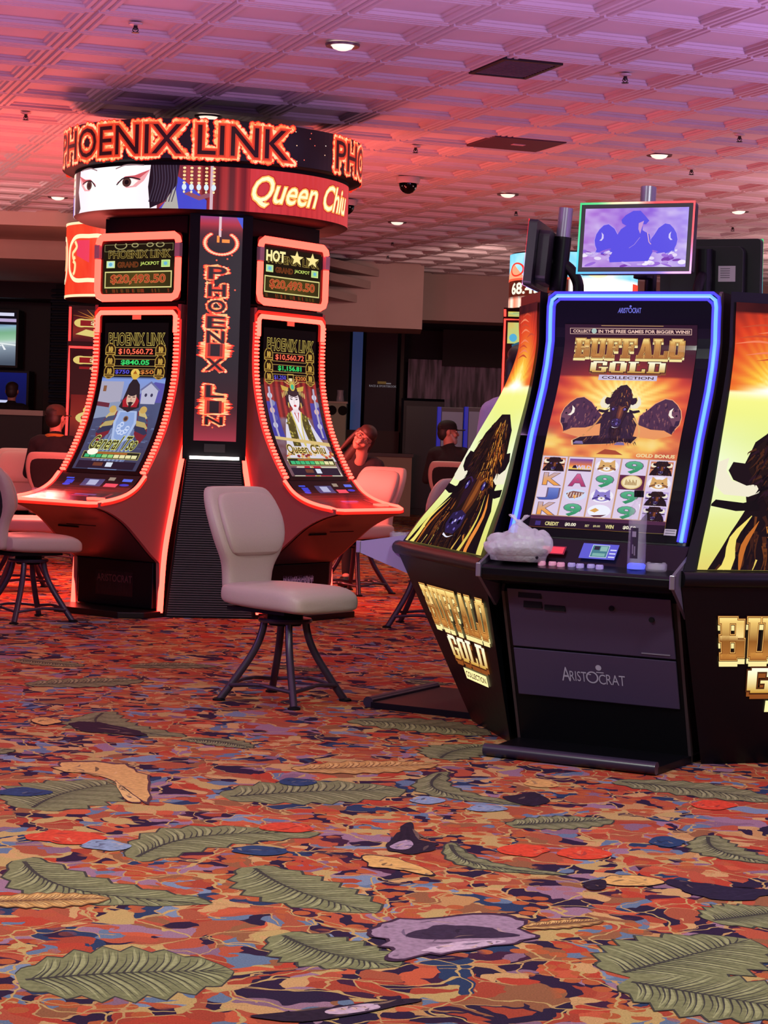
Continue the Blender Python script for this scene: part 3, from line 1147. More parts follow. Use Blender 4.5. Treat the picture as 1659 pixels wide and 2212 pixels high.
def warrior_art(asp):
    a = Art()

    def bg(u, v):
        if v < 0.37:
            return mixc('0c0808', '140c0a', v / 0.37)
        if v < 0.52:
            return mixc('7f9ae0', '8c92b8', (v - 0.37) / 0.15)
        return mixc('4e587e', '3a3c58', (v - 0.52) / 0.48 + 0.4 * (fbm(u * 8, v * 20, 5) - 0.5))
    a.field(bg, 24, 60)
    # hills, walls, houses
    a.poly([(0.62, 0.50), (0.72, 0.44), (0.85, 0.40), (1, 0.41), (1, 0.54), (0.62, 0.54)], '5a54a8', 2)
    a.rect(0, 0.40, 0.36, 0.56, 'a9a6bc', 2)
    a.rect(0.05, 0.43, 0.10, 0.47, '8a5a3c', 3)
    a.poly([(0.66, 0.45), (0.80, 0.40), (0.92, 0.45), (0.90, 0.55), (0.68, 0.55)], 'b9b8d0', 3)
    a.poly([(0.63, 0.455), (0.79, 0.395), (0.95, 0.455), (0.92, 0.46), (0.79, 0.41), (0.66, 0.46)], '6a6e9c', 4)
    for x in (0.74, 0.83):
        a.ell(x, 0.49, 0.02, 0.012, '3c3a58', 4)
    a.poly([(0, 0.555), (0.40, 0.535), (0.46, 0.62), (0, 0.66)], '8a96b4', 2)
    a.poly([(0, 0.54), (0.2, 0.55), (0.2, 0.58), (0, 0.57)], '6a2c3a', 3)
    for k in range(60):
        x, y = random.random(), 0.60 + 0.25 * random.random()
        a.rect(x, y, x + 0.06, y + 0.006, mixc('2c3454', '6c7aa4', random.random()), 2)
    # trousers and robe
    a.poly([(0.32, 0.72), (0.72, 0.72), (0.78, 0.90), (0.70, 1), (0.25, 1), (0.24, 0.88)], '6a7aa4', 4)
    for k in range(14):
        x = 0.30 + 0.03 * k
        a.line([(x + 0.04, 0.76), (x, 0.98)], 0.012, '8fa0c8' if k % 2 else '4a567c', 5, asp)
    # arms
    for s in (-1, 1):
        cx = 0.52
        a.poly([(cx + s * 0.16, 0.60), (cx + s * 0.34, 0.66), (cx + s * 0.40, 0.76), (cx + s * 0.34, 0.82), (cx + s * 0.20, 0.76)], '7a2430', 5)
        for k in range(4):
            y = 0.595 + 0.035 * k
            a.poly([(cx + s * 0.17, y), (cx + s * (0.27 + 0.02 * k), y + 0.012), (cx + s * (0.33 + 0.025 * k), y + 0.05), (cx + s * (0.30 + 0.02 * k), y + 0.062), (cx + s * 0.19, y + 0.035)],
                   ('c9b47a', '46506c', 'b8a468', '2c3450')[k], 6 + k)
        a.ell(cx + s * 0.24, 0.592, 0.055, 0.025, 'c9a45a', 11)
    # breastplate
    a.poly([(0.38, 0.60), (0.66, 0.60), (0.70, 0.68), (0.64, 0.80), (0.52, 0.83), (0.40, 0.80), (0.34, 0.68)], 'a9bce4', 7)
    a.poly([(0.41, 0.61), (0.63, 0.61), (0.66, 0.68), (0.61, 0.785), (0.52, 0.81), (0.43, 0.785), (0.38, 0.68)], '8ba4d8', 8)
    for k in range(7):
        t = R(40 * k)
        a.ring(0.52 + 0.07 * math.cos(t), 0.72 + 0.03 * math.sin(t), 0.035, 0.018, 0.010, 'c8d6f4', 9, 14)
    a.ell(0.52, 0.655, 0.04, 0.02, '8a6a52', 10)
    a.ell(0.52, 0.655, 0.026, 0.013, '4a3434', 11)
    # head under a red lined helmet
    a.poly([(0.40, 0.52), (0.45, 0.42), (0.50, 0.385), (0.56, 0.385), (0.62, 0.42), (0.66, 0.52), (0.68, 0.575), (0.52, 0.61), (0.36, 0.575)], '2c2228', 9)
    a.poly([(0.40, 0.53), (0.47, 0.49), (0.58, 0.49), (0.66, 0.53), (0.64, 0.575), (0.42, 0.575)], 'a8202c', 10)
    a.ell(0.53, 0.515, 0.075, 0.055, 'd8b4a0', 11)
    a.ell(0.53, 0.472, 0.08, 0.028, '2c2228', 12)
    a.rect(0.475, 0.503, 0.515, 0.509, '3c2420', 12)
    a.rect(0.545, 0.503, 0.585, 0.509, '3c2420', 12)
    a.poly([(0.525, 0.51), (0.54, 0.53), (0.52, 0.53)], 'a87a68', 12)
    a.poly([(0.48, 0.545), (0.53, 0.538), (0.58, 0.545), (0.56, 0.552), (0.54, 0.59), (0.52, 0.59), (0.50, 0.552)], '2c2024', 12)
    a.poly([(0.505, 0.347), (0.56, 0.347), (0.60, 0.36), (0.55, 0.385), (0.50, 0.385), (0.46, 0.36)], 'd8b04a', 9)
    game_top(a, '$840.05', asp, blue='$750', orange='$50')
    a.ell(0.52, 0.34, 0.07, 0.028, 'e8c45a', 7)
    a.poly([(0.52, 0.322), (0.55, 0.345), (0.52, 0.36), (0.49, 0.345)], 'a85c1c', 8)
    a.text('General Tso', 0.12, 0.775, 0.84, 0.865, 'd8d878', 9, offset=0.05, shear=0.08)
    a.text('General Tso', 0.12, 0.775, 0.84, 0.865, '3c3c1c', 10, offset=0.012, shear=0.08)
    meter_bar(a, 3)
    a.ell(0.20, 0.885, 0.085, 0.022, 'fffbe8', 12)
    return a


def queen_art(asp):
    a = Art()

    def bg(u, v):
        if v < 0.36:
            return mixc('0e0808', '180a0c', v / 0.36)
        k = 0.5 + 0.5 * math.sin(u * 60)
        return mixc('5a1418', 'a83028', k) if v < 0.62 else mixc('5a2a2c', '8a7a8c', fbm(u * 7, v * 16, 9))
    a.field(bg, 60, 50)
    for x in (0.08, 0.93):
        a.poly([(x - 0.10, 0.50), (x + 0.10, 0.50), (x + 0.12, 0.75), (x - 0.12, 0.75)], '3a3c9c', 2)
        for k in range(5):
            a.ell(x + 0.03 * (k % 2), 0.46 + 0.05 * k, 0.045, 0.02, ('c8cce0', '7a84b0', 'd8b0a0', '5058a0', 'b8bcd8')[k], 3)
        a.rect(x - 0.015, 0.40, x + 0.02, 0.74, 'b0a8c0', 3)
    # robe
    a.poly([(0.30, 0.62), (0.44, 0.56), (0.60, 0.56), (0.74, 0.62), (0.92, 0.80), (1, 0.90), (0.05, 0.90), (0.18, 0.78)], 'd8d4e4', 4)
    a.poly([(0.32, 0.60), (0.42, 0.565), (0.46, 0.66), (0.44, 0.80), (0.30, 0.80)], '4a4414', 5)
    a.poly([(0.72, 0.60), (0.62, 0.565), (0.60, 0.66), (0.64, 0.80), (0.78, 0.80)], '4a4414', 5)
    for k in range(40):
        s = random.choice((-1, 1))
        a.ell(0.52 + s * random.uniform(0.08, 0.22), random.uniform(0.58, 0.79), 0.016, 0.008, random.choice(('8a8034', '6a6020', 'a89a48')), 6)
    a.line([(0.42, 0.565), (0.48, 0.68), (0.52, 0.80)], 0.02, 'd8c85a', 7, asp)
    a.line([(0.62, 0.565), (0.57, 0.68), (0.53, 0.80)], 0.02, 'd8c85a', 7, asp)
    a.poly([(0.45, 0.555), (0.60, 0.555), (0.55, 0.68), (0.53, 0.74)], 'f0ecf4', 6)
    a.line([(0.49, 0.57), (0.53, 0.635), (0.565, 0.57)], 0.018, 'c02830', 8, asp)
    # hair, face, crown
    a.poly([(0.36, 0.52), (0.38, 0.43), (0.45, 0.40), (0.60, 0.40), (0.67, 0.43), (0.70, 0.52), (0.64, 0.53), (0.42, 0.53)], '16101a', 7)
    a.rect(0.47, 0.52, 0.58, 0.58, 'e8d8e0', 7)
    a.ell(0.525, 0.485, 0.10, 0.065, 'f2e6ea', 8)
    a.ell(0.525, 0.435, 0.095, 0.028, '16101a', 9)
    for s in (-1, 1):
        a.poly([(0.525 + s * 0.02, 0.482), (0.525 + s * 0.05, 0.474), (0.525 + s * 0.085, 0.475), (0.525 + s * 0.05, 0.484)], '3a2a34', 9)
        a.line([(0.525 + s * 0.02, 0.468), (0.525 + s * 0.08, 0.462)], 0.01, '5a3c44', 9, asp)
        a.ell(0.525 + s * 0.12, 0.52, 0.012, 0.02, 'd8b860', 9)
        a.poly([(0.525 + s * 0.08, 0.40), (0.525 + s * 0.22, 0.385), (0.525 + s * 0.20, 0.42), (0.525 + s * 0.09, 0.425)], 'c8a444', 9)
        for k in range(4):
            a.ell(0.525 + s * (0.12 + 0.03 * k), 0.43 + 0.008 * k, 0.008, 0.02, 'd8c070', 10)
    a.line([(0.525, 0.48), (0.515, 0.507), (0.53, 0.508)], 0.006, 'c8a8b0', 10, asp)
    a.ell(0.525, 0.524, 0.026, 0.008, 'c02838', 10)
    a.ell(0.525, 0.393, 0.05, 0.03, 'c8b050', 10)
    a.ell(0.525, 0.395, 0.03, 0.018, '3cb890', 11)
    for k in range(7):
        t = R(-150 + 20 * k)
        a.line([(0.525, 0.39), (0.525 + 0.16 * math.cos(t), 0.39 + 0.055 * math.sin(t))], 0.008, 'd8c070', 8, asp)
    # sash of light, flowers, name
    a.poly([(0, 0.735), (1, 0.775), (1, 0.80), (0, 0.755)], 'd8bc7a', 8)
    for k in range(40):
        a.ell(random.uniform(0.02, 0.98), random.uniform(0.83, 0.88), 0.03, 0.010, random.choice(('c04a38', 'd8a860', '8a2c2c', 'e0c8a0')), 8)
    a.text('Queen Chiu', 0.14, 0.79, 0.86, 0.86, 'e8d070', 10, offset=0.05)
    a.text('Queen Chiu', 0.14, 0.79, 0.86, 0.86, '3a2a10', 11, offset=0.008)
    a.poly([(0.05, 1.0), (0.18, 0.935), (0.95, 0.935), (0.98, 1.0)], 'd8d0b8', 7)
    a.poly([(0.25, 1.0), (0.32, 0.935), (0.42, 0.935), (0.44, 1.0)], 'c8202c', 8)
    a.poly([(0.55, 1.0), (0.48, 0.935), (0.62, 0.935), (0.78, 1.0)], 'c8202c', 8)
    a.poly([(0.46, 1.0), (0.45, 0.935), (0.47, 0.935), (0.53, 1.0)], 'd8b030', 8)
    game_top(a, '$1,156.81', asp, blue='$1,250', orange='$200')
    a.frame(0.45, 0.305, 0.57, 0.365, 0.012, 0.007, 'b89a4a', 6)
    a.rect(0.48, 0.335, 0.54, 0.355, 'e8dcb0', 7)
    meter_bar(a, 5)
    return a


def red_machine(px_loc, yaw, label, art, star, group):
    root = empty('slot_machine', px_loc, yaw, label, 'slot machine', group)
    hw = 0.393
    # inner cabinet
    front = [(-p.x, p.y) for p in catmull(RED_PROF, 5)]
    deck = [(-p.x, p.y) for p in catmull(RED_DECK, 5)]
    belly = [(-p.x, p.y) for p in catmull([(0.735, 0.735), (0.62, 0.70), (0.48, 0.63), (0.34, 0.52), (0.22, 0.42), (0.15, 0.37)], 4)]
    inner = [(0.31, 2.10), (0.0, 2.10)] + front[:-1] + deck + belly + [(-0.13, 0.36), (-0.10, 0.0), (0.31, 0.0)]
    MB().prism(inner, -hw + 0.03, hw - 0.03, 'x').build('cabinet', black, root)
    # side panels; the red glow of the tubes is put into their colour
    strip = [Vector((-p.x, p.y, 0)) for p in catmull([(0.125, 0.03), (0.10, 0.42), (0.03, 0.75), (-0.05, 1.08), (-0.12, 1.28), (-0.20, 1.50)], 6)]
    side = [(0.20, 2.09), (0.0, 2.09)] + front[:-1] + deck + belly + [(-0.14, 0.36), (-0.125, 0.03)] + [(p.x, p.y) for p in strip[1:]]
    for s in (-1, 1):
        x0, x1 = sorted((s * (hw - 0.029), s * hw))
        MB().prism(side, x0, x1, 'x').build('side_panel', red_side, root)
        MB().tube([(s * (hw + 0.004), p.x, p.y) for p in strip], 0.021, 8, flat=0.9).build('side_neon', neon_red, root)
    # belly and lower door
    bl = MB()
    n = len(belly)
    vs = [(sx * (hw - 0.03), y - 0.004, z - 0.004) for (y, z) in belly for sx in (-1, 1)]
    bl.add(vs, [(2 * i, 2 * i + 1, 2 * i + 3, 2 * i + 2) for i in range(n - 1)])
    bp = bl.build('belly_panel', belly_m, root, smooth=True)
    MB().box(-0.26, -0.08, -0.435, -0.40, 0.578, 0.59).build('slot', black_matt, bp)
    MB().prism(round_rect(-0.12, 0.34 - 0.2, 0.60, 0.605, 0.002), -0.50, -0.49, 'y').build('rim', black_matt, bp)
    ld = MB().box(-hw + 0.05, hw - 0.05, -0.145, -0.10, 0.05, 0.36).build('lower_door', black, root, bevel=0.006)
    # maker's plate with a fine upright grain; pale upper streaks paint a reflection
    a = Art()
    for k in range(46):
        x = k / 46
        a.rect(x, 0.02, x + 0.012, 0.98, mixc('1a1018', '6a5a72' if star else '2c1a20', random.random()), 1)
        if star:
            a.rect(x, 0.05 + 0.1 * random.random(), x + 0.014, 0.3, mixc('8a86a8', 'e0dcf0', random.random()), 2)
    a.text('ARISTOCRAT', 0.03, 0.16, 0.97, 0.44, 'd8d2e8' if star else '4a2c30', 3, offset=0.02)
    a.build('maker_plate', flat_map((-0.17, -0.1465, 0.285), (1, 0, 0), (0, 0, -1), 0.34, 0.17, (0, -1, 0)),
            attr_mat('plate_print', rough=0.2), ld)
    base = [(-hw - 0.02, 0.28), (-hw - 0.02, -0.30), (-hw + 0.10, -0.42), (hw - 0.10, -0.42), (hw + 0.02, -0.30), (hw + 0.02, 0.28)]
    MB().prism(base, 0.0, 0.042, 'z').build('base_plate', mat('plinth_black', '0c0a0c', rough=0.3), root, bevel=0.006)
    # main picture and its bezel
    bz = Art()
    bz.rect(0, 0, 1, 1, '07060a', 0)
    bz.build('screen_bezel', curved_S(red_o, -0.33, 0.33, 2.03, 0.94, 0.002), gloss_black, root, vcuts=24)
    asp = (1.97 - 0.985) / 0.58
    art(asp).build('screen', curved_S(red_o, -0.29, 0.29, 1.965, 0.965, 0.004), screen_m, root, vcuts=26, gap=0.0004, clip=True)
    ic = Art()
    ic.rect(0, 0, 1, 1, 'ff5a48', 1)
    ic.build('status_light', curved_S(red_o, -0.04, 0.04, 2.018, 1.988, 0.005), screen_m, root)
    # glowing rim around the screen: plain tube across the top, beads down both sides
    rim = [(-0.355, -0.012, 1.90), (-0.355, -0.012, 2.01), (-0.33, -0.012, 2.035), (0.33, -0.012, 2.035), (0.355, -0.012, 2.01), (0.355, -0.012, 1.90)]
    rt = MB().tube(rim, 0.016, 8).build('rim_neon', neon_red, root, smooth=True)
    MB().tube([(x * 1.07, y + 0.008, z + 0.03) for (x, y, z) in rim], 0.010, 6).build('rim_halo', neon_halo, rt, smooth=True)
    for s in (-1, 1):
        bd, bk = MB(), MB()
        pts = []
        zz = 1.99
        while zz > 0.955:
            z, o = zz, red_o(zz)
            d = (red_o(z + 0.01) - red_o(z - 0.01)) / 0.02
            L = math.hypot(1, d)
            tz = -1 / L
            pts.append((z, o))
            tang = Vector((0, d / L, -1 / L)) if False else Vector((0, d, -1)).normalized()
            nrm = Vector((0, -1, -d)).normalized()
            Mx = Matrix.Translation(Vector((s * 0.366, -o, z)) + nrm * 0.010) @ Matrix(((1, 0, 0), (0, tang.y, nrm.y), (0, tang.z, nrm.z))).transposed().to_4x4().transposed()
            rot = Matrix((Vector((1, 0, 0)), tang, nrm)).transposed().to_4x4()
            Mx = Matrix.Translation(Vector((s * 0.366, -o, z)) + nrm * 0.008) @ rot
            bd.box(-0.021, 0.021, -0.0065, 0.0065, -0.008, 0.008, 0, Mx)
            zz -= 0.0255 / L
        cu = [(s * 0.366, -o + 0.004, z) for z, o in pts]
        bk.tube(cu, 0.030, 8, flat=0.45, up=(1, 0, 0))
        sb = bk.build('bead_strip', mat('bead_housing', '8a1c18', rough=0.4, emit=0.9, ecol='ff2416'), root)  # housing emits red in place of bloom around the beads
        bd.build('light_bead', neon_red, sb)
    # button deck
    dk = Art()
    dk.rect(0, 0, 1, 1, '0a090e', 0)
    deck_c = catmull(RED_DECK, 8)

    def deck_S(x0, x1, off):
        def S(u, v):
            t = v * (len(deck_c) - 1)
            i = min(int(t), len(deck_c) - 2)
            p = deck_c[i].lerp(deck_c[i + 1], t - i)
            d = (deck_c[i + 1] - deck_c[i]).normalized()
            n = Vector((0, -(-d.y), d.x)) if False else Vector((0, d.y, d.x))
            return Vector((x0 + (x1 - x0) * u, -p.x, p.y)) + n * off, n
        return S
    # d = (do, dz) along the deck, outward and down; its upper normal is (0, dz, do) in (x, y, z)
    dk.rect(0.10, 0.10, 0.20, 0.13, '3a58e8', 1)
    dk.rect(0.12, 0.15, 0.22, 0.24, '2c44d8', 1)
    dk.ell(0.16, 0.27, 0.05, 0.03, '3048e0', 1)
    dk.rect(0.34, 0.11, 0.60, 0.29, '4a4a7c', 1)
    dk.rect(0.41, 0.13, 0.53, 0.26, 'b8bce0', 2)
    dk.rect(0.64, 0.06, 0.72, 0.13, 'a09080', 1)
    dk.rect(0.64, 0.20, 0.80, 0.29, 'ff5468', 1)
    dk.rect(0.82, 0.08, 0.94, 0.14, '5a74f0', 1)
    dk.ell(0.88, 0.22, 0.06, 0.03, '2c3cc8', 1)
    dk.rect(0.45, 0.55, 0.72, 0.60, '5a4a8c', 1)
    dk.rect(0.45, 0.62, 0.66, 0.66, 'a8325c', 1)
    dk.rect(0.86, 0.50, 0.90, 0.90, '8a2c34', 1)
    o = dk.build('button_deck', deck_S(-0.355, 0.355, 0.003), attr_mat('deck_lights', emit=0.9, rough=0.25, spec=0.15), root, vcuts=14)
    MB().prism(round_rect(0.20, 0.33, -0.66, -0.60, 0.02), 0.776, 0.796, 'z').build('bash_button', neon_red_soft, o)
    # neon along the deck edge
    dp = [p for p in deck_c]
    path = [(-hw, -p.x, p.y + 0.004) for p in dp[:-3]] + [(-hw + 0.02, -0.728, 0.764), (-hw + 0.07, -0.748, 0.762), (hw - 0.07, -0.748, 0.762), (hw - 0.02, -0.728, 0.764)] + [(hw, -p.x, p.y + 0.004) for p in reversed(dp[:-3])]
    en = MB().tube(path, 0.0125, 8).build('deck_neon', neon_red, root, smooth=True)
    MB().tube([(x * 1.01, y * 1.004, z - 0.016) for x, y, z in path], 0.012, 6).build('deck_neon_halo', neon_halo, en, smooth=True)
    # topper: jackpot display in a rounded neon frame
    MB().prism(round_rect(-hw + 0.01, hw - 0.01, 2.115, 2.57, 0.03), 0.0, 0.31, 'y').build('topper_box', black, root)
    jackpot_art(star).build('topper_screen', flat_map((-0.325, -0.006, 2.505), (1, 0, 0), (0, 0, -1), 0.65, 0.345, (0, -1, 0)), screen_m, root, gap=0.0004, clip=True)
    zt, zb, xx = 2.55, 2.135, 0.365
    fr = MB()
    lo = [(-xx, -0.015, 2.40), (-xx, -0.015, zb + 0.05), (-xx + 0.015, -0.015, zb + 0.015), (-xx + 0.05, -0.015, zb), (xx - 0.05, -0.015, zb), (xx - 0.015, -0.015, zb + 0.015), (xx, -0.015, zb + 0.05), (xx, -0.015, 2.40)]
    hi = [(-xx, -0.015, 2.50), (-xx + 0.01, -0.015, zt - 0.02), (-xx + 0.04, -0.015, zt), (xx - 0.04, -0.015, zt), (xx - 0.01, -0.015, zt - 0.02), (xx, -0.015, 2.50)]
    fr.tube(lo, 0.026, 8, flat=0.7).tube(hi, 0.026, 8, flat=0.7)
    fo = fr.build('topper_neon', neon_red_soft, root, smooth=True)
    for s in (-1, 1):
        MB().box(s * xx - 0.022, s * xx + 0.022, -0.03, 0.0, 2.405, 2.497).build('clear_tab', clear_tab, fo)
    # black flank rising to the round sign
    MB().prism([(-hw + 0.02, 2.10), (hw - 0.02, 2.10), (hw - 0.02, 2.685), (-hw + 0.02, 2.685)], 0.06, 0.31, 'y').build('neck', black_matt, root)
    return root


POD = Vector((-1.292, 14.332, 0))
PSI = R(9.6)


def pod_place(k, d):
    a = PSI + k
    return POD + Vector((math.sin(a), -math.cos(a), 0)) * d, a


loc, a = pod_place(-math.pi / 4, 0.739)
red_machine(loc, a, 'red glowing slot machine with armoured warrior on its curved screen', warrior_art, False, 'red neon slot machines on the carousel')
loc, a = pod_place(math.pi / 4, 0.739)
red_machine(loc, a, 'red glowing slot machine with robed queen on its curved screen', queen_art, True, 'red neon slot machines on the carousel')

# ---- the tower they stand around: two round display bands on a black core with an upright sign
tw = empty('carousel_tower', POD, PSI, 'black tower with two round display bands and upright flame sign', 'sign')
MB().lathe([(0.0, 0.0), (0.34, 0.0), (0.34, 2.72), (0.0, 2.72)], n=8).build('core', black_matt, tw)


def band_S(rad, z0, z1):
    """u 0..1 runs left to right round the front, from -180 to 180 degrees"""
    def S(u, v):
        t = (u - 0.5) * 2 * math.pi - PSI
        n = Vector((math.sin(t), -math.cos(t), 0))
        return n * rad + Vector((0, 0, z0 + (z1 - z0) * v)), n
    return S


def deg(d):
    return 0.5 + d / 360.0


MB().lathe([(0.0, 3.02), (1.03, 3.02), (1.048, 3.03), (1.048, 3.282), (1.03, 3.29), (0.0, 3.29)], n=72).build('upper_band', black_matt, tw, smooth=True)
ua = Art()
ua.field(lambda u, v: mixc('0a070e', '16101c', vnoise(u * 60, v * 4, 2)), 144, 2)
for k in range(-2, 3):
    o_ = k * 131.0
    if abs(o_) > 140:
        continue
    flame_text(ua, 'PHOENIX LINK', deg(-74 + o_), 0.13, deg(33 + o_), 0.90, 2, jag=0.0011, seed=3 + k, k=1.0, dark='24060a', fill='c8341c')
for k in range(22):
    d = random.uniform(36, 52) + random.choice((0, 0, -131, 131))
    if -175 < d < 175:
        ua.ell(deg(d), random.uniform(0.1, 0.9), 0.0007, 0.016, random.choice(('ffc8a0', 'ff6a5a', 'ffe8d8')), 2, 8)
ua.build('upper_band_picture', band_S(1.049, 3.285, 3.03), sign_m, tw, ucuts=120, gap=0.0008)

MB().lathe([(0.0, 2.69), (0.93, 2.69), (0.962, 2.71), (0.962, 3.02), (0.0, 3.02)], n=72).build('lower_band', black_matt, tw, smooth=True)
la = Art()


def curtain(u, v):
    d = (u - 0.5) * 360
    k = 0.5 + 0.5 * math.sin(d * 1.3 + 2 * vnoise(d * .2, 0, 4))
    return mixc('4a0c10', 'b02a28', k) if d > 0 else mixc('6a2430', 'a83a3c', k)


la.field(curtain, 240, 4)
la.rect(deg(20), 0, deg(85), 1, 'c43234', 1)
la.field(lambda u, v: mixc('c8363a', 'b82c30', v), 20, 6, 1, (deg(20), 0, deg(86), 1))
# face close-up: eyes between black hair
la.field(lambda u, v: mixc('ffffff', 'f4dce8', abs((u - 0.5) * 360 + 40) / 30), 20, 8, 2, (deg(-67), 0, deg(-17), 1))
la.poly([(deg(-20), 0), (deg(-8), 0), (deg(-9), 0.45), (deg(-14), 0.85), (deg(-20), 1.0), (deg(-21), 0.5)], '0e0b12', 4)
for k in range(9):
    x = -19 + 1.2 * k
    la.line([(deg(x), 0.0), (deg(x + 0.5), 0.4), (deg(x - 1.5), 0.85)], 0.0011, '3a3444', 5, 0.05, smooth=4)
la.poly([(deg(-72), 0), (deg(-64), 0), (deg(-66), 0.5), (deg(-63), 0.9), (deg(-65), 1), (deg(-72), 1)], '0e0b12', 4)
for cx, s in ((-54.5, -1), (-31.0, 1)):
    def E(x, y):
        return (deg(cx + s * x), y)
    la.poly([E(-5.5, 0.42), E(-2, 0.30), E(3, 0.24), E(10.5, 0.13), E(8, 0.36), E(4.5, 0.50), E(0, 0.52)], 'e8a0a4', 3)
    la.poly([E(-5.5, 0.40), E(-1, 0.25), E(4, 0.23), E(11, 0.10), E(6, 0.30), E(0, 0.30)], 'c8545c', 4)
    la.poly([E(-5.0, 0.44), E(-2, 0.31), E(2, 0.29), E(5.5, 0.36), E(3.0, 0.47), E(-1, 0.50)], 'f4ece8', 5)
    la.ell(deg(cx), 0.385, 0.0062, 0.11, '4a2c28', 6)
    la.ell(deg(cx), 0.385, 0.0030, 0.055, '0c0808', 7)
    la.line([E(-5.2, 0.44), E(-2, 0.30), E(2, 0.28), E(6.5, 0.33)], 0.0016, '1c1018', 7, 0.05, smooth=5)
    la.line([E(-6, 0.06), E(0, -0.02), E(8, 0.0)], 0.0014, '8a7074', 5, 0.05, smooth=4)
# blue panel, bead curtain
la.poly([(deg(-9), 0.25), (deg(-6), 0.35), (deg(3), 0.80), (deg(3), 1), (deg(-16), 1), (deg(-12), 0.75)], '3c44c0', 3)
la.poly([(deg(-12), 0.7), (deg(-9.5), 0.5), (deg(-8), 1.0), (deg(-15), 1.0)], 'a8a49c', 4)
for k in range(5):
    x = -6 + 2.9 * k
    for j in range(5):
        la.ell(deg(x), 0.06 + 0.085 * j, 0.0018, 0.030, ('f0d8a0', 'e8b878')[j % 2], 5, 10)
    la.ell(deg(x), 0.50, 0.0026, 0.075, 'cfe0ec', 5, 10)
    la.ell(deg(x), 0.61, 0.0013, 0.030, 'f0d8a0', 5, 8)
la.poly([(deg(-6), 0.66), (deg(0), 0.80), (deg(6), 0.68), (deg(3), 0.62), (deg(0), 0.70), (deg(-4), 0.60)], '8a4a5a', 4)
la.rect(deg(4.2), 0, deg(5.4), 1, 'c8a8b4', 4)
la.text('Queen Chiu', deg(21), 0.16, deg(78), 0.86, 'b81c1c', 3, offset=0.075, shear=0.07)
la.text('Queen Chiu', deg(21), 0.16, deg(78), 0.86, 'ffb050', 4, offset=0.045, shear=0.07)
la.text('Queen Chiu', deg(21), 0.16, deg(78), 0.86, 'fff0c0', 5, offset=0.008, shear=0.07)
# the left turn of the band: beads, blue cloth
la.poly([(deg(-90), 0), (deg(-72), 0), (deg(-72), 1), (deg(-90), 1)], 'd8c8c8', 3)
la.rect(deg(-84), 0.5, deg(-76), 1, '3040c8', 4)
for k in range(4):
    for j in range(6):
        la.ell(deg(-86 + 4 * k), 0.05 + 0.1 * j, 0.004, 0.035, ('f0e0b0', 'a89060')[j % 2], 5, 8)
la.build('lower_band_picture', band_S(0.963, 2.995, 2.71), sign_m, tw, ucuts=120, gap=0.0006)

# upright sign on the corner, and the ribbed plinth beneath it (local front is -y)
MB().prism([(-0.21, -0.872), (0.21, -0.872), (0.21, -0.82), (0.02, -0.60), (-0.02, -0.60), (-0.21, -0.82)], 1.06, 2.69, 'z').build('sign_column', black_matt, tw)
va = Art()
va.field(lambda u, v: ramp([(0, '8a3a78'), (0.03, 'b02838'), (0.07, '501420'), (0.14, '140a12'), (0.66, '140a10'), (0.85, '3a1018'), (1.0, 'a03040')], v), 4, 60)
va.poly([(0.85, 0), (1, 0), (1, 0.05)], '4050c8', 2)
va.rect(0.44, 0, 0.50, 0.09, 'd8b8c0', 3)
for k in range(30):
    t = R(-60 + 300 * k / 29)
    x, y = 0.5 - 0.40 * math.cos(t + 1.57) * (1 if True else 1), 0.115 - 0.048 * math.sin(t + 1.57)
    x, y = 0.5 + 0.38 * math.sin(R(-140 + 280 * k / 29)), 0.118 + 0.05 * math.cos(R(-140 + 280 * k / 29))
    va.ell(x, y, 0.060, 0.0075, 'ff4028', 3, 10)
    va.ell(x, y, 0.036, 0.0045, 'ffc8a0', 4, 10)
va.rect(0.40, 0.085, 0.46, 0.115, 'ff8a3a', 4)
va.rect(0.52, 0.10, 0.70, 0.115, 'ff8a3a', 4)
L_ = 'PHOENIX LIN'
ys = [0.225, 0.302, 0.372, 0.445, 0.510, 0.568, 0.632, None, 0.752, 0.822, 0.892]
for ch, y in zip(L_, ys):
    if ch == ' ':
        continue
    w = 0.11 if ch == 'I' else 0.2
    c0, c1 = (0.44, 0.0) if y < 0.7 else (0.46, 0.0)
    flame_text(va, ch, c0 - w, y, c0 + w, y + (0.052 if y < 0.85 else 0.035), 3, dark='18040a', k=0.8, fill='8a1c14', jag=0.004, seed=int(y * 1000))
for k in range(14):
    va.ell(random.uniform(0.08, 0.92), random.uniform(0.05, 0.95), 0.022, 0.004, 'ff5a3a', 3, 8)
va.build('upright_sign', flat_map((-0.142, -0.876, 2.675), (1, 0, 0), (0, 0, -1), 0.284, 1.49, (0, -1, 0)), sign_m, tw, vcuts=20, gap=0.0006, clip=True)
MB().box(-0.07, 0.07, -0.882, -0.86, 1.11, 1.165).build('name_plate', mat('name_plate_grey', '2c2628', rough=0.4), tw)
pl = [(-0.30, 0.0), (0.30, 0.0), (0.185, 1.075), (-0.185, 1.075)]
MB().prism(pl, -0.885, -0.845, 'y').build('plinth', black_matt, tw)
rb = MB()
for k in range(66):
    z = 0.012 + k * 0.0158
    w = 0.285 - 0.115 * z / 1.075
    rb.box(-w, w, -0.895, -0.884, z, z + 0.009)
rb.build('rib', mat('rib_grey', '453f45', rough=0.45), tw)
MB().box(-0.165, 0.165, -0.90, -0.875, 1.062, 1.082).build('light_strip', mat('white_glow', 'ffffff', emit=6.0, ecol='fff0e8'), tw)

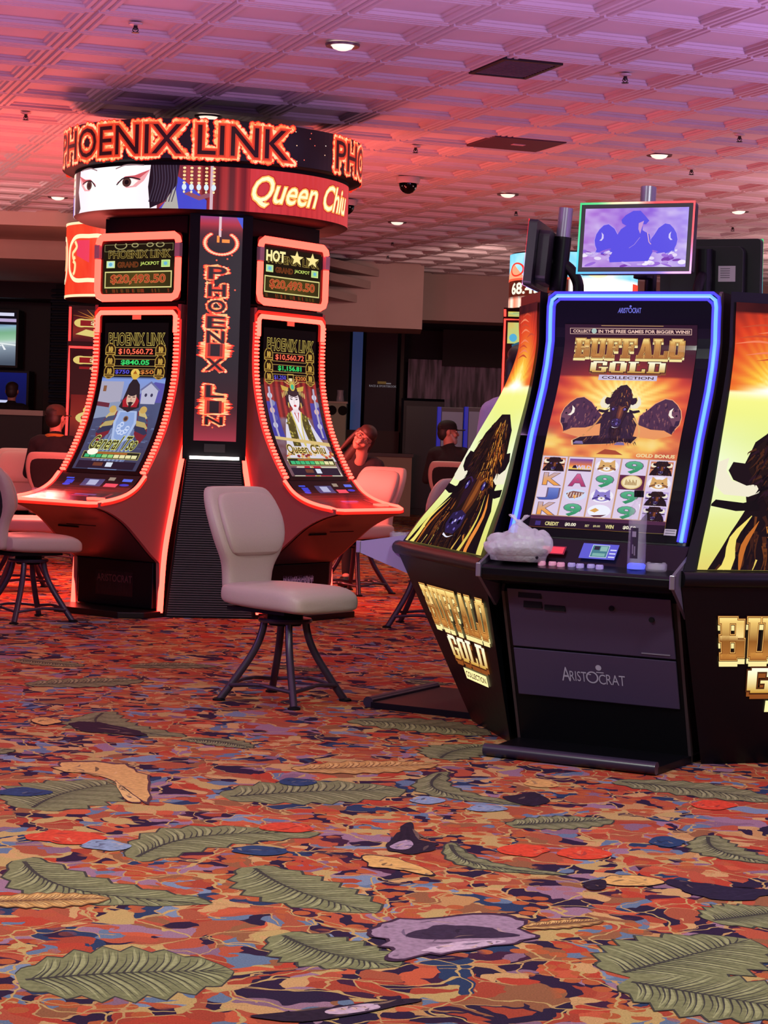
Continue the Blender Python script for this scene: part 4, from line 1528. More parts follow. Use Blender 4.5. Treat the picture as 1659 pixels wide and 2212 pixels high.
# ================================================================== buffalo machines round a four-sided pod
GPOD = Vector((1.351, 9.080, 0))
GPSI = R(-27)
GD = 0.774
GHW = 0.38
G_PROF = [(0, 1.895), (0, 1.78), (0, 1.67), (0.057, 1.496), (0.155, 1.30), (0.246, 1.067), (0.328, 0.885)]
gold_o = prof_fn(G_PROF)
neon_blue = mat('neon_blue', '040818', emit=1.7, ecol='5f9cff', rough=0.4)
neon_blue_halo = mat('neon_blue_halo', '040818', emit=1.0, ecol='3f38ee', rough=0.4)  # outer tubes imitate the deeper blue halo around the neon
door_m = mat('violet_door', '3f3350', rough=0.45, bump=0.05, nscale=300)
lav_m = mat('lavender_cheek', '9a8ab8', rough=0.4)
trim_m = mat('cabinet_trim', '3a2c30', rough=0.4)
steel = mat('brushed_steel', 'a8a4b0', rough=0.35, metal=0.9)
lit_panel_m = attr_mat('backlit_panel_picture', emit=1.05, rough=0.3, spec=0.0)
silver_print = attr_mat('silver_print', rough=0.35)

SLAB = {
    'B': [(0, 0, .66, .13), (0, .43, .7, .56), (0, .87, .66, 1), (.08, 0, .38, 1), (.62, .06, .92, .48), (.62, .52, .96, .94)],
    'U': [(0, 0, .46, .11), (.54, 0, 1, .11), (.08, 0, .38, .93), (.66, 0, .92, .93), (.17, .84, .83, 1)],
    'F': [(0, 0, .95, .13), (.10, 0, .42, 1), (0, .89, .56, 1), (.3, .42, .7, .54), (.62, .34, .76, .62), (.80, 0, .97, .30)],
    'A': [[(.34, 0), (.58, 0), (.34, 1), (.06, 1)], [(.42, 0), (.70, 0), (.97, 1), (.62, 1)], (0, .89, .42, 1), (.54, .89, 1.02, 1), (.25, .58, .75, .70)],
    'L': [(0, 0, .56, .11), (.10, 0, .42, 1), (0, .87, .95, 1), (.78, .66, .97, 1)],
    'O': [(.03, .10, .36, .90), (.64, .10, .97, .90), (.16, 0, .84, .15), (.16, .85, .84, 1)],
    'G': [(.03, .10, .36, .90), (.16, 0, .84, .15), (.16, .85, .84, 1), (.70, .04, .94, .36), (.66, .55, .94, .95), (.50, .50, 1.02, .62)],
    'D': [(0, 0, .72, .13), (0, .87, .72, 1), (.08, 0, .40, 1), (.66, .08, .98, .92)],
}


def slab(a, word, x0, y0, x1, y1, fill, ly, ex=0.0, ey=0.0, dx=0.0, dy=0.0, fn=None):
    n = len(word)
    w = (x1 - x0) / n
    for i, ch in enumerate(word):
        g0 = x0 + i * w
        for q in SLAB[ch]:
            pts = q if isinstance(q, list) else [(q[0], q[1]), (q[2], q[1]), (q[2], q[3]), (q[0], q[3])]
            cx, cy = sum(p[0] for p in pts) / 4, sum(p[1] for p in pts) / 4
            out = []
            for p in pts:
                x = g0 + p[0] * w * 0.94 + (ex if p[0] > cx else -ex) + dx
                y = y0 + p[1] * (y1 - y0) + (ey if p[1] > cy else -ey) + dy
                out.append(fn(x, y) if fn else (x, y))
            a.raw(out, [(0, 1, 2, 3)], fill, ly)


def title(a, bx, gx, cx, ys, dx, lit='fff0a8'):
    """BUFFALO / GOLD / COLLECTION wordmark; bx, gx, cx are (x0, x1); ys the six heights"""
    def grad(y0, y1):
        return lambda u, v: ramp([(0, 'fbe08a'), (0.30, 'c88a3c'), (0.48, 'f6d68c'), (0.55, '8a5420'), (0.8, 'd89a48'), (1, 'a8682c')], (v - y0) / (y1 - y0))
    y0, y1, y2, y3, y4, y5 = ys
    h = y1 - y0
    slab(a, 'BUFFALO', bx[0], y0, bx[1], y1, 'f4e29a', 3, dx * 0.55, h * 0.05, 0, h * 0.13)
    slab(a, 'BUFFALO', bx[0], y0, bx[1], y1, '3a1608', 4, dx * 0.60, h * 0.055)
    slab(a, 'BUFFALO', bx[0], y0, bx[1], y1, 'f0b860', 5, dx * 0.38, h * 0.035)
    slab(a, 'BUFFALO', bx[0], y0, bx[1], y1, '6a3210', 6, dx * 0.18, h * 0.018)
    slab(a, 'BUFFALO', bx[0], y0, bx[1], y1, grad(y0, y1), 7)
    h = y3 - y2
    slab(a, 'GOLD', gx[0], y2, gx[1], y3, '8a4a1c', 3, dx * 0.4, h * 0.05, dx * 0.3, h * 0.2)
    slab(a, 'GOLD', gx[0], y2, gx[1], y3, '4a240c', 4, dx * 0.5, h * 0.07)
    slab(a, 'GOLD', gx[0], y2, gx[1], y3, lambda u, v: ramp([(0, 'fffbe0'), (0.55, 'f6e6a0'), (1, 'c8963c')], (v - y2) / h), 5)
    a.rect(cx[0], y4, cx[1], y5, lit, 4)
    m = (cx[1] - cx[0]) * 0.06
    a.text('COLLECTION', cx[0] + m, y4 + (y5 - y4) * 0.25, cx[1] - m, y5 - (y5 - y4) * 0.25, '3a2008', 5, offset=0.02)


def bison(a, T, ly, asp, seed=1, fur=260, mane=True, warm=0.5, scale=1.0):
    """front view of a bison head and mane; T maps head units (x right, y down) to the picture"""
    rnd = random.Random(seed)

    def pl(pts, c, l):
        a.poly([T(*p) for p in pts], c, l)

    def ln(pts, w, c, l, taper=True):
        a.line([T(*p) for p in pts], w * scale, c, l, asp, taper=taper, smooth=3)

    if mane:
        pl([(-0.2, -2.2), (0.3, -2.2), (0.75, -1.7), (0.95, -0.9), (1.0, 0.2), (1.35, 0.8), (1.6, 2.0), (1.9, 3.4), (2.0, 5.2), (-2.6, 5.2), (-2.5, 3.6), (-1.9, 2.2), (-1.35, 1.0), (-1.0, 0.3), (-0.95, -0.9), (-0.7, -1.6)],
           '1a0c0e', ly)
        for k in range(fur):
            x = rnd.uniform(-2.3, 1.8)
            y = rnd.uniform(0.5, 4.6)
            if abs(x + 0.1) > 0.75 + 0.42 * y:
                continue
            L = rnd.uniform(0.4, 1.0)
            d = 0.35 * x
            c = rnd.choice(('2c1410', '3a1c12', '120810', '4a2412', '22101a', '6a3616') + (('a85c20', 'e8c860', 'c87c30') if rnd.random() < 0.35 * warm * 2 else ('2c1410',)))
            ln([(x, y), (x + d * 0.3 + 0.1 * rnd.uniform(-1, 1), y + L * 0.5), (x + d * 0.4, y + L)], rnd.uniform(0.03, 0.10), c, ly + 1)
    # horns and ears
    for s in (-1, 1):
        pl([(s * 0.55, -0.25), (s * 0.95, 0.0), (s * 1.35, -0.05), (s * 1.55, -0.45), (s * 1.42, -0.95), (s * 1.18, -1.12), (s * 1.26, -0.75), (s * 1.18, -0.45), (s * 0.9, -0.38)], 'eee6cc', ly + 3)
        pl([(s * 0.55, -0.45), (s * 0.95, -0.32), (s * 1.16, -0.48), (s * 1.22, -0.75), (s * 1.12, -1.0), (s * 0.85, -0.95), (s * 0.6, -0.8)], '1c0e12', ly + 4)
        pl([(s * 0.75, 0.05), (s * 1.05, 0.18), (s * 1.50, 0.10), (s * 1.62, 0.28), (s * 1.2, 0.42), (s * 0.8, 0.38)], '140a0c', ly + 4)
    # head of woolly hair
    dome = [(-0.75, -0.2), (-0.88, -0.8), (-0.7, -1.45), (-0.25, -2.05), (0.2, -2.15), (0.62, -1.7), (0.85, -0.9), (0.78, -0.2), (0.62, 0.4), (0.45, 1.1), (0.36, 1.6), (0.0, 1.9), (-0.36, 1.6), (-0.45, 1.1), (-0.62, 0.4)]
    pl(dome, '22120f', ly + 5)
    for k in range(fur):
        t = rnd.uniform(0, 1)
        x = rnd.uniform(-0.75, 0.75)
        y = -2.0 + 2.2 * t
        if (x / 0.85) ** 2 + ((y + 0.75) / 1.4) ** 2 > 0.95:
            continue
        L = rnd.uniform(0.15, 0.42)
        hot = x > -0.1 and rnd.random() < warm
        c = rnd.choice(('a8541c', 'd8802c', '7a3c18', '5a2a14', 'e8a040')) if hot else rnd.choice(('1a0c10', '3a1c14', '2c1420', '4a2616', '0e060a'))
        ln([(x, y), (x + 0.15 * x + rnd.uniform(-.05, .05), y + L * 0.6), (x + 0.22 * x, y + L)], rnd.uniform(0.025, 0.075), c, ly + 6)
    # face planes
    pl([(-0.05, -0.25), (0.40, -0.1), (0.34, 0.7), (0.22, 1.15), (0.0, 1.1), (-0.1, 0.5)], '5a2c16', ly + 7)
    pl([(0.08, -0.1), (0.26, 0.0), (0.22, 0.6), (0.12, 0.95), (0.04, 0.5)], '8a4a20', ly + 8)
    pl([(-0.45, -0.1), (-0.1, -0.15), (-0.12, 0.5), (-0.3, 0.9), (-0.45, 0.4)], '2a1420', ly + 7)
    for s in (-1, 1):
        pl([(s * 0.28, 0.08), (s * 0.42, -0.08), (s * 0.60, 0.02), (s * 0.52, 0.22), (s * 0.36, 0.24)], '120a1c', ly + 9)
        a.ell(*T(s * 0.43, 0.09), 0.10 * scale, 0.10 * scale / asp, '4c3c88', ly + 10, 12)
        a.ell(*T(s * 0.45, 0.06), 0.03 * scale, 0.03 * scale / asp, 'd8d4f4', ly + 11, 8)
        ln([(s * 0.22, -0.02), (s * 0.42, -0.16), (s * 0.64, -0.04)], 0.05, 'a8601f' if s > 0 else '3c2450', ly + 10)
    pl([(-0.34, 1.0), (0.0, 0.88), (0.34, 1.0), (0.38, 1.35), (0.2, 1.62), (-0.2, 1.62), (-0.38, 1.35)], '2a1c44', ly + 9)
    for k in range(9):
        x, y = rnd.uniform(-0.26, 0.26), rnd.uniform(1.0, 1.5)
        a.ell(*T(x, y), 0.05 * scale, 0.035 * scale / asp, rnd.choice(('6a5ab0', '8a7cd0', '4a3c80', 'c8c0f0')), ly + 10, 10)
    for s in (-1, 1):
        a.ell(*T(s * 0.20, 1.25), 0.075 * scale, 0.06 * scale / asp, '0c0814', ly + 11, 12)
    ln([(-0.25, 1.66), (0.0, 1.74), (0.25, 1.66)], 0.05, 'e8e4f4', ly + 11)
    for k in range(int(fur * 0.25)):
        x = rnd.uniform(-0.4, 0.4)
        ln([(x, 1.55 + 0.2 * rnd.random()), (x * 1.1, 2.1), (x * 0.9 + 0.1, 2.6 + 0.5 * rnd.random())], 0.05, rnd.choice(('1a0c10', '2c1614', '40200f', '0e0608')), ly + 8)
    if mane and warm > 0.3:
        # back light caught in the mane
        for pts, w, c in (([(0.72, 0.35), (0.95, 1.1), (0.85, 1.9), (0.45, 2.7), (-0.1, 3.5), (-0.9, 4.4)], 0.12, 'e0c85a'),
                          ([(0.85, 0.3), (1.15, 1.0), (1.1, 2.0), (1.25, 2.6)], 0.16, 'e88a3c'),
                          ([(-0.95, 0.55), (-1.35, 1.2), (-1.55, 2.0), (-2.1, 2.9), (-2.5, 3.6)], 0.18, 'f0dc70'),
                          ([(-0.85, 0.7), (-1.2, 1.4), (-1.35, 2.2)], 0.10, 'c06a28'),
                          ([(-0.4, 2.0), (-0.8, 2.8), (-0.7, 3.4)], 0.07, '8a5a28'),
                          ([(0.5, 3.2), (0.2, 3.8), (-0.2, 4.3)], 0.09, 'c8c050'),
                          ([(0.6, 1.6), (0.4, 2.2), (0.1, 2.7)], 0.07, 'd8a850')):
            ln(pts, w, c, ly + 7, taper=2)


def wolfish(a, cx, cy, rx, ry, c1, c2, ly):
    a.ell(cx, cy, rx, ry, 'efeaf6', ly)
    a.ell(cx, cy + ry * 0.1, rx * 0.75, ry * 0.7, c1, ly + 1)
    for s in (-1, 1):
        a.poly([(cx + s * rx * 0.2, cy - ry * 0.5), (cx + s * rx * 0.62, cy - ry * 1.0), (cx + s * rx * 0.70, cy - ry * 0.2)], c1, ly + 1)
        a.ell(cx + s * rx * 0.3, cy - ry * 0.05, rx * 0.10, ry * 0.09, '2c2018', ly + 2, 8)
        a.line([(cx + s * rx * 0.3, cy + ry * 0.2), (cx + s * rx * 0.8, cy + ry * 0.5)], rx * 0.12, c2, ly + 2)
    a.ell(cx, cy + ry * 0.4, rx * 0.32, ry * 0.28, 'f4eee8', ly + 2, 12)
    a.poly([(cx - rx * 0.12, cy + ry * 0.25), (cx + rx * 0.12, cy + ry * 0.25), (cx, cy + ry * 0.45)], '5a3430', ly + 3)


def reels_art(asp):
    a = Art()
    cx0, cy0 = 0.50, 0.42

    def bg(u, v):
        d = math.hypot((u - cx0) * 0.75, (v - 0.40) * 1.5)
        n = fbm(u * 5, v * 9, 21)
        if v < 0.26:
            t = v / 0.26
            return mixc('2a0c18', mixc('5a1418', 'c8402a', max(0, 1 - abs(u - 0.5) * 1.6)), t * t)
        ang = math.atan2(v - 0.40, (u - 0.5) * 0.65)
        ray_ = 0.5 + 0.5 * math.sin(ang * 26 + 4 * n)
        d = math.hypot((u - 0.5) * 1.15, (v - 0.395) * 1.9)
        c = ramp([(0, 'fffad0'), (0.16, 'ffe27a'), (0.30, 'f8b048'), (0.44, 'ea6a30'), (0.60, 'c43a28'), (0.8, '6a2028')], d + 0.16 * (n - 0.5) - 0.10 * ray_ + 0.04)
        if v > 0.50:
            m_ = fbm(u * 4 + 7, v * 12, 33)
            c = mixc(c, ramp([(0, 'b84a3c'), (0.35, 'e8824a'), (0.6, 'f6c864'), (1, 'fbe6a0')], m_ * 1.3 - 0.15 - 0.25 * abs(u - 0.5)), min(1, (v - 0.50) / 0.07))
        return c
    a.field(bg, 56, 90)
    # banner line and wordmark
    a.frame(0.04, 0.018, 0.96, 0.048, 0.004, 0.0025, 'd8b0a0', 2)
    a.line([(0.28, 0.006), (0.75, 0.006)], 0.004, 'c8a060', 2, asp)
    a.text('COLLECT', 0.065, 0.026, 0.20, 0.040, 'e8c0b0', 3, offset=0.03)
    a.ell(0.226, 0.032, 0.02, 0.013, 'a8c0b8', 3)
    a.text('IN THE FREE GAMES FOR BIGGER WINS!', 0.26, 0.026, 0.945, 0.041, 'e8c0b0', 3, offset=0.03)
    title(a, (0.09, 0.92), (0.22, 0.80), (0.30, 0.74), (0.070, 0.165, 0.185, 0.240, 0.252, 0.278), 0.016, lit='c8bcd8')
    # two outer animals half hidden in dust
    for s, cx in ((-1, 0.22), (1, 0.83)):
        f = lambda x, y, s=s, cx=cx: (cx + s * x * 0.10, 0.435 + y * 0.055)
        s_ = -s
        g = lambda x, y, s=s, cx=cx: (cx + 0.02 * s + s * x * -0.100, 0.440 + y * 0.058)
        a.poly([g(*p) for p in ((0.2, -1.35), (-0.35, -1.25), (-0.8, -0.85), (-1.15, -0.35), (-1.3, 0.25), (-1.25, 0.85), (-1.0, 1.25), (-0.75, 1.7), (-0.35, 1.5), (0.1, 1.7), (0.9, 1.6), (1.9, 1.3), (1.9, 0.2), (1.4, -0.3), (0.9, -0.9))], 'f0a070', 3)
        a.poly([g(x * 0.95, y * 0.95) for x, y in ((0.2, -1.35), (-0.35, -1.25), (-0.8, -0.85), (-1.15, -0.35), (-1.3, 0.25), (-1.25, 0.85), (-1.0, 1.25), (-0.75, 1.7), (-0.35, 1.5), (0.1, 1.7), (0.9, 1.6), (1.9, 1.3), (1.9, 0.2), (1.4, -0.3), (0.9, -0.9))], '46283e', 4)
        rnd = random.Random(3 + s)
        for k in range(110):
            x, y = rnd.uniform(-1.1, 1.6), rnd.uniform(-1.1, 1.3)
            if y < -1.1 + 0.5 * abs(x - 0.1) or (x < -0.9 and abs(y - 0.3) > 0.7):
                continue
            a.line([g(x, y), g(x - 0.05, y + 0.3)], 0.012, rnd.choice(('2a1630', '6a3c4a', '7c4e54', '3a2038', '5a3040', '8a5a58')), 5, asp, taper=True)
        a.poly([g(*p) for p in ((-1.0, -0.25), (-0.6, -0.2), (-0.45, 0.4), (-0.8, 1.0), (-1.15, 0.95), (-1.2, 0.3))], '6a4252', 6)
        a.poly([g(*p) for p in ((-1.18, 0.5), (-0.9, 0.55), (-0.85, 0.95), (-1.15, 0.92))], '2c1a34', 7)
        a.poly([g(*p) for p in ((-1.0, 0.98), (-0.6, 0.95), (-0.55, 1.2), (-0.78, 1.7))], '2a1428', 7)
        a.poly([g(*p) for p in ((-0.55, -0.55), (-0.30, -0.30), (-0.28, 0.05), (-0.50, 0.30), (-0.75, 0.28), (-0.52, 0.08), (-0.48, -0.22))], 'f6ecdc', 7)
        a.ell(*g(-0.88, 0.12), 0.008, 0.005, '0c0810', 7, 8)
        a.poly([g(*p) for p in ((-0.9, 1.75), (-0.2, 1.35), (0.8, 1.3), (1.9, 0.9), (2.0, 1.9), (0.4, 2.1))], 'e8965a', 7)
    # the one lying in the middle
    T = lambda x, y: (0.505 + x * 0.100, 0.418 + y * 0.0550)
    a.poly([T(x * 1.04, y * 1.012 - 0.02) for x, y in ((-1.6, 1.2), (-1.0, 0.3), (1.0, 0.3), (1.7, 1.4), (1.9, 2.4), (1.4, 3.0), (0.6, 2.9), (-0.2, 3.1), (-1.4, 3.2), (-2.9, 3.3), (-3.0, 2.9), (-2.2, 2.4))], 'f0c08a', 3)
    a.poly([T(*p) for p in ((-1.6, 1.2), (-1.0, 0.3), (1.0, 0.3), (1.7, 1.4), (1.9, 2.4), (1.4, 3.0), (0.6, 2.9), (-0.2, 3.1), (-1.4, 3.2), (-2.9, 3.3), (-3.0, 2.9), (-2.2, 2.4))], '241420', 4)
    bison(a, lambda x, y: T(x, min(y, 3.05)), 5, asp, seed=5, fur=170, mane=False, warm=0.25, scale=0.105)
    rnd = random.Random(9)
    for k in range(220):
        x, y = rnd.uniform(-2.2, 1.7), rnd.uniform(0.5, 2.9)
        if abs(x) > 0.7 + 0.55 * y or (abs(x) < 0.55 and y < 1.7):
            continue
        a.line([T(x, y), T(x + 0.15 * x, y + 0.4)], 0.010, rnd.choice(('140a14', '3a2030', '4a2c30', '5a3428', '2c1830', '8a5a40')), 5, asp, taper=True)
    for s, x in ((-1, -2.6), (1, 0.5)):
        a.poly([T(x - 0.35, 3.2), T(x - 0.15, 2.95), T(x + 0.35, 2.95), T(x + 0.45, 3.2)], '7a6a9c', 6)
    a.line([T(-1.2, 0.7), T(-1.6, 1.5), T(-2.3, 2.5)], 0.012, 'c88a50', 7, asp, smooth=3)
    a.line([T(1.2, 0.8), T(1.75, 1.6), T(1.85, 2.4), T(1.5, 2.95)], 0.012, 'e0a860', 7, asp, smooth=3)
    # mountains of light over the reels
    a.poly([(0.40, 0.64), (0.46, 0.615), (0.54, 0.62), (0.60, 0.64)], 'a8482c', 3)
    a.text('GOLD BONUS', 0.70, 0.632, 0.98, 0.647, 'f0d8a0', 4, offset=0.04)
    # reels
    y0, y1 = 0.655, 0.945
    a.rect(0.0, y0, 1.0, y1, 'c89a78', 3)
    rows = [['b', 's', 'l', '9', 'b'], ['K', 'A', '9', 'c', 'l'], ['J', 'e', 'w', '9', 'b'], ['K', '9', 'm', '9', 'b']]
    for i in range(5):
        x0, x1 = 0.006 + i * 0.2, 0.194 + i * 0.2
        a.rect(x0, y0 + 0.004, x1, y1 - 0.004, 'dccbe6', 4)
        for j in range(4):
            a0, b0 = y0 + 0.006 + j * 0.0715, y0 + 0.006 + (j + 1) * 0.0715
            cx, cy = (x0 + x1) / 2, (a0 + b0) / 2
            k = rows[j][i]
            if k == 'b':
                a.rect(x0 + 0.012, a0 + 0.004, x1 - 0.012, b0 - 0.002, 'b8a0d8' if j else 'c87a58', 5)
                bison(a, lambda x, y, cx=cx, cy=cy, a0=a0, b0=b0, x0=x0, x1=x1: (min(max(cx + x * 0.052, x0 + .01), x1 - .01), min(max(cy - 0.004 + y * 0.0190, a0 + .003), b0 - .002)), 6, asp, seed=i * 7 + j, fur=60, mane=True, warm=0.12, scale=0.05)
            elif k == 's':
                a.field(lambda u, v, a0=a0, b0=b0: ramp([(0, '5a3cb0'), (0.5, 'e07a4a'), (0.75, 'ffd860'), (0.78, '2a1430'), (1, '3c1a3c')], (v - a0) / (b0 - a0)), 4, 10, 5, (x0 + 0.008, a0 + 0.006, x1 - 0.008, b0 - 0.006))
                a.poly([(cx - 0.06, b0 - 0.02), (cx - 0.05, b0 - 0.034), (cx - 0.02, b0 - 0.034), (cx - 0.01, b0 - 0.02)], '2a1430', 7)
                a.text('WILD', cx - 0.03, b0 - 0.034, cx + 0.08, b0 - 0.016, 'd8c8f0', 8, offset=0.03)
            elif k == 'l':
                wolfish(a, cx, cy, 0.085, 0.032, 'd8a868', '8a5a38', 5)
            elif k == 'w':
                wolfish(a, cx, cy, 0.085, 0.032, '8a7cc8', '4a3c8a', 5)
            elif k == 'e':
                a.ell(cx, cy, 0.085, 0.028, 'cfd8f4', 5)
                a.poly([(cx - 0.07, cy - 0.005), (cx - 0.02, cy - 0.018), (cx + 0.07, cy - 0.012), (cx + 0.03, cy + 0.012), (cx - 0.04, cy + 0.018)], '8a5a50', 6)
                a.poly([(cx - 0.02, cy), (cx + 0.02, cy + 0.004), (cx, cy + 0.02)], 'e8a040', 7)
                for q in range(6):
                    a.line([(cx - 0.05 + 0.02 * q, cy - 0.01), (cx - 0.06 + 0.022 * q, cy + 0.012)], 0.006, 'e8d8d0', 7, asp)
            elif k == 'm':
                a.ell(cx, cy, 0.085, 0.030, 'eef0fc', 5)
                a.poly([(cx - 0.07, cy + 0.0), (cx - 0.03, cy - 0.014), (cx + 0.0, cy - 0.004), (cx - 0.03, cy + 0.008)], 'd8a050', 6)
                a.poly([(cx - 0.06, cy + 0.022), (cx + 0.06, cy + 0.016), (cx + 0.02, cy + 0.028), (cx - 0.03, cy + 0.029)], '5a2c34', 6)
            elif k == 'c':
                a.rect(x0, a0 + 0.002, x1, b0, '5a2040', 5)
                a.ell(cx, cy, 0.078, 0.033, 'd8b878', 6)
                a.ell(cx, cy, 0.068, 0.029, 'f0deb0', 7)
                for q in range(10):
                    a.line([(cx - 0.04 + 0.008 * q, cy - 0.012 + 0.006 * (q % 3)), (cx - 0.045 + 0.009 * q, cy + 0.014)], 0.006, 'a8824a', 8, asp)
            else:
                c = {'9': '2fa46c', 'K': 'e8983c', 'A': 'c83c78', 'J': '4a64c8'}[k]
                a.text(k, cx - 0.055, a0 + 0.010, cx + 0.055, b0 - 0.008, '6a5a78', 5, offset=0.06)
                g = lambda u, v, a0=a0, b0=b0, c=c: mixc(mixc(c, 'ffffff', 0.25), mixc(c, '000000', 0.2), (v - a0) / (b0 - a0))
                a.text(k, cx - 0.055, a0 + 0.010, cx + 0.055, b0 - 0.008, g, 6, offset=0.035)
                if k == 'K':
                    a.text(k, cx - 0.055, a0 + 0.010, cx + 0.055, b0 - 0.008, lambda u, v, a0=a0: mixc('b0a8d8', 'f0a040', (v - a0) / 0.05), 7, offset=0.02)
    # credit line
    a.rect(0, 0.945, 1, 1, '1c0a1c', 3)
    a.rect(0, 0.945, 1, 0.962, '4a2440', 4)
    a.text('CREDIT', 0.12, 0.974, 0.22, 0.990, 'd8cc8a', 5, offset=0.04)
    a.text('$0.00', 0.27, 0.974, 0.35, 0.990, 'e8e0c8', 5, offset=0.04)
    a.text('BET', 0.42, 0.978, 0.45, 0.988, 'c8bc8a', 5, offset=0.03)
    a.text('$0.00', 0.48, 0.978, 0.53, 0.988, 'c8bc8a', 5, offset=0.03)
    a.text('WIN', 0.57, 0.974, 0.63, 0.990, 'd8cc8a', 5, offset=0.04)
    a.text('$0.50', 0.70, 0.974, 0.79, 0.990, 'e8e0c8', 5, offset=0.04)
    a.rect(0.045, 0.972, 0.085, 0.992, '3a2c78', 5)
    return a


def topper_art():
    a = Art()
    a.field(lambda u, v: mixc(mixc('9a4cc8', '7a54e0', u), 'd8c8f4', fbm(u * 5 + 1, v * 5, 31) * 1.25 - 0.15 + 0.2 * (v > 0.6)), 60, 36)
    bl = '5a50e4'
    rnd = random.Random(4)
    for s, cx in ((-1, 0.22), (1, 0.80)):
        g = lambda x, y, s=s, cx=cx: (cx - s * x * 0.085, 0.50 + y * 0.17)
        pts = ((0.2, -1.35), (-0.35, -1.25), (-0.8, -0.85), (-1.15, -0.35), (-1.3, 0.25), (-1.2, 0.75), (-1.0, 1.15), (-1.15, 1.5), (-0.6, 1.45), (-0.3, 1.75), (0.1, 1.5), (0.9, 1.6), (1.6, 1.2), (1.7, 0.2), (1.3, -0.3), (0.9, -0.9))
        a.poly([g(x * 1.06, y * 1.05) for x, y in pts], 'b89af0', 2)
        a.poly([g(*p) for p in pts], bl, 3)
        a.poly([g(*p) for p in ((-0.55, -0.55), (-0.30, -0.30), (-0.28, 0.05), (-0.50, 0.30), (-0.75, 0.28), (-0.52, 0.08), (-0.48, -0.22))], 'd8ccf8', 4)
    a.poly([(0.40, 0.12), (0.47, 0.05), (0.54, 0.05), (0.59, 0.14), (0.63, 0.22), (0.60, 0.28), (0.57, 0.28), (0.57, 0.38), (0.64, 0.45), (0.68, 0.75), (0.64, 0.9), (0.27, 0.92), (0.26, 0.84), (0.30, 0.72), (0.33, 0.45), (0.36, 0.36), (0.41, 0.30), (0.37, 0.26), (0.36, 0.2)], bl, 4)
    a.poly([(0.53, 0.26), (0.58, 0.22), (0.56, 0.36), (0.55, 0.44), (0.53, 0.36)], 'c89ad8', 5)
    a.line([(0.62, 0.42), (0.64, 0.58), (0.66, 0.62)], 0.010, 'd8a8d0', 5)
    a.line([(0.55, 0.50), (0.50, 0.62), (0.45, 0.68)], 0.006, 'a88ae0', 5)
    for k in range(40):
        x, y = rnd.random(), rnd.uniform(0.72, 0.98)
        a.ell(x, y, rnd.uniform(0.02, 0.07), rnd.uniform(0.015, 0.04), rnd.choice(('e8dcf8', 'c8b0f0', '9a6ad8', '7a3cb0', 'f4ecff')), 3 if y < 0.86 or rnd.random() < 0.6 else 6, 14, rot=rnd.uniform(-40, 40))
    return a


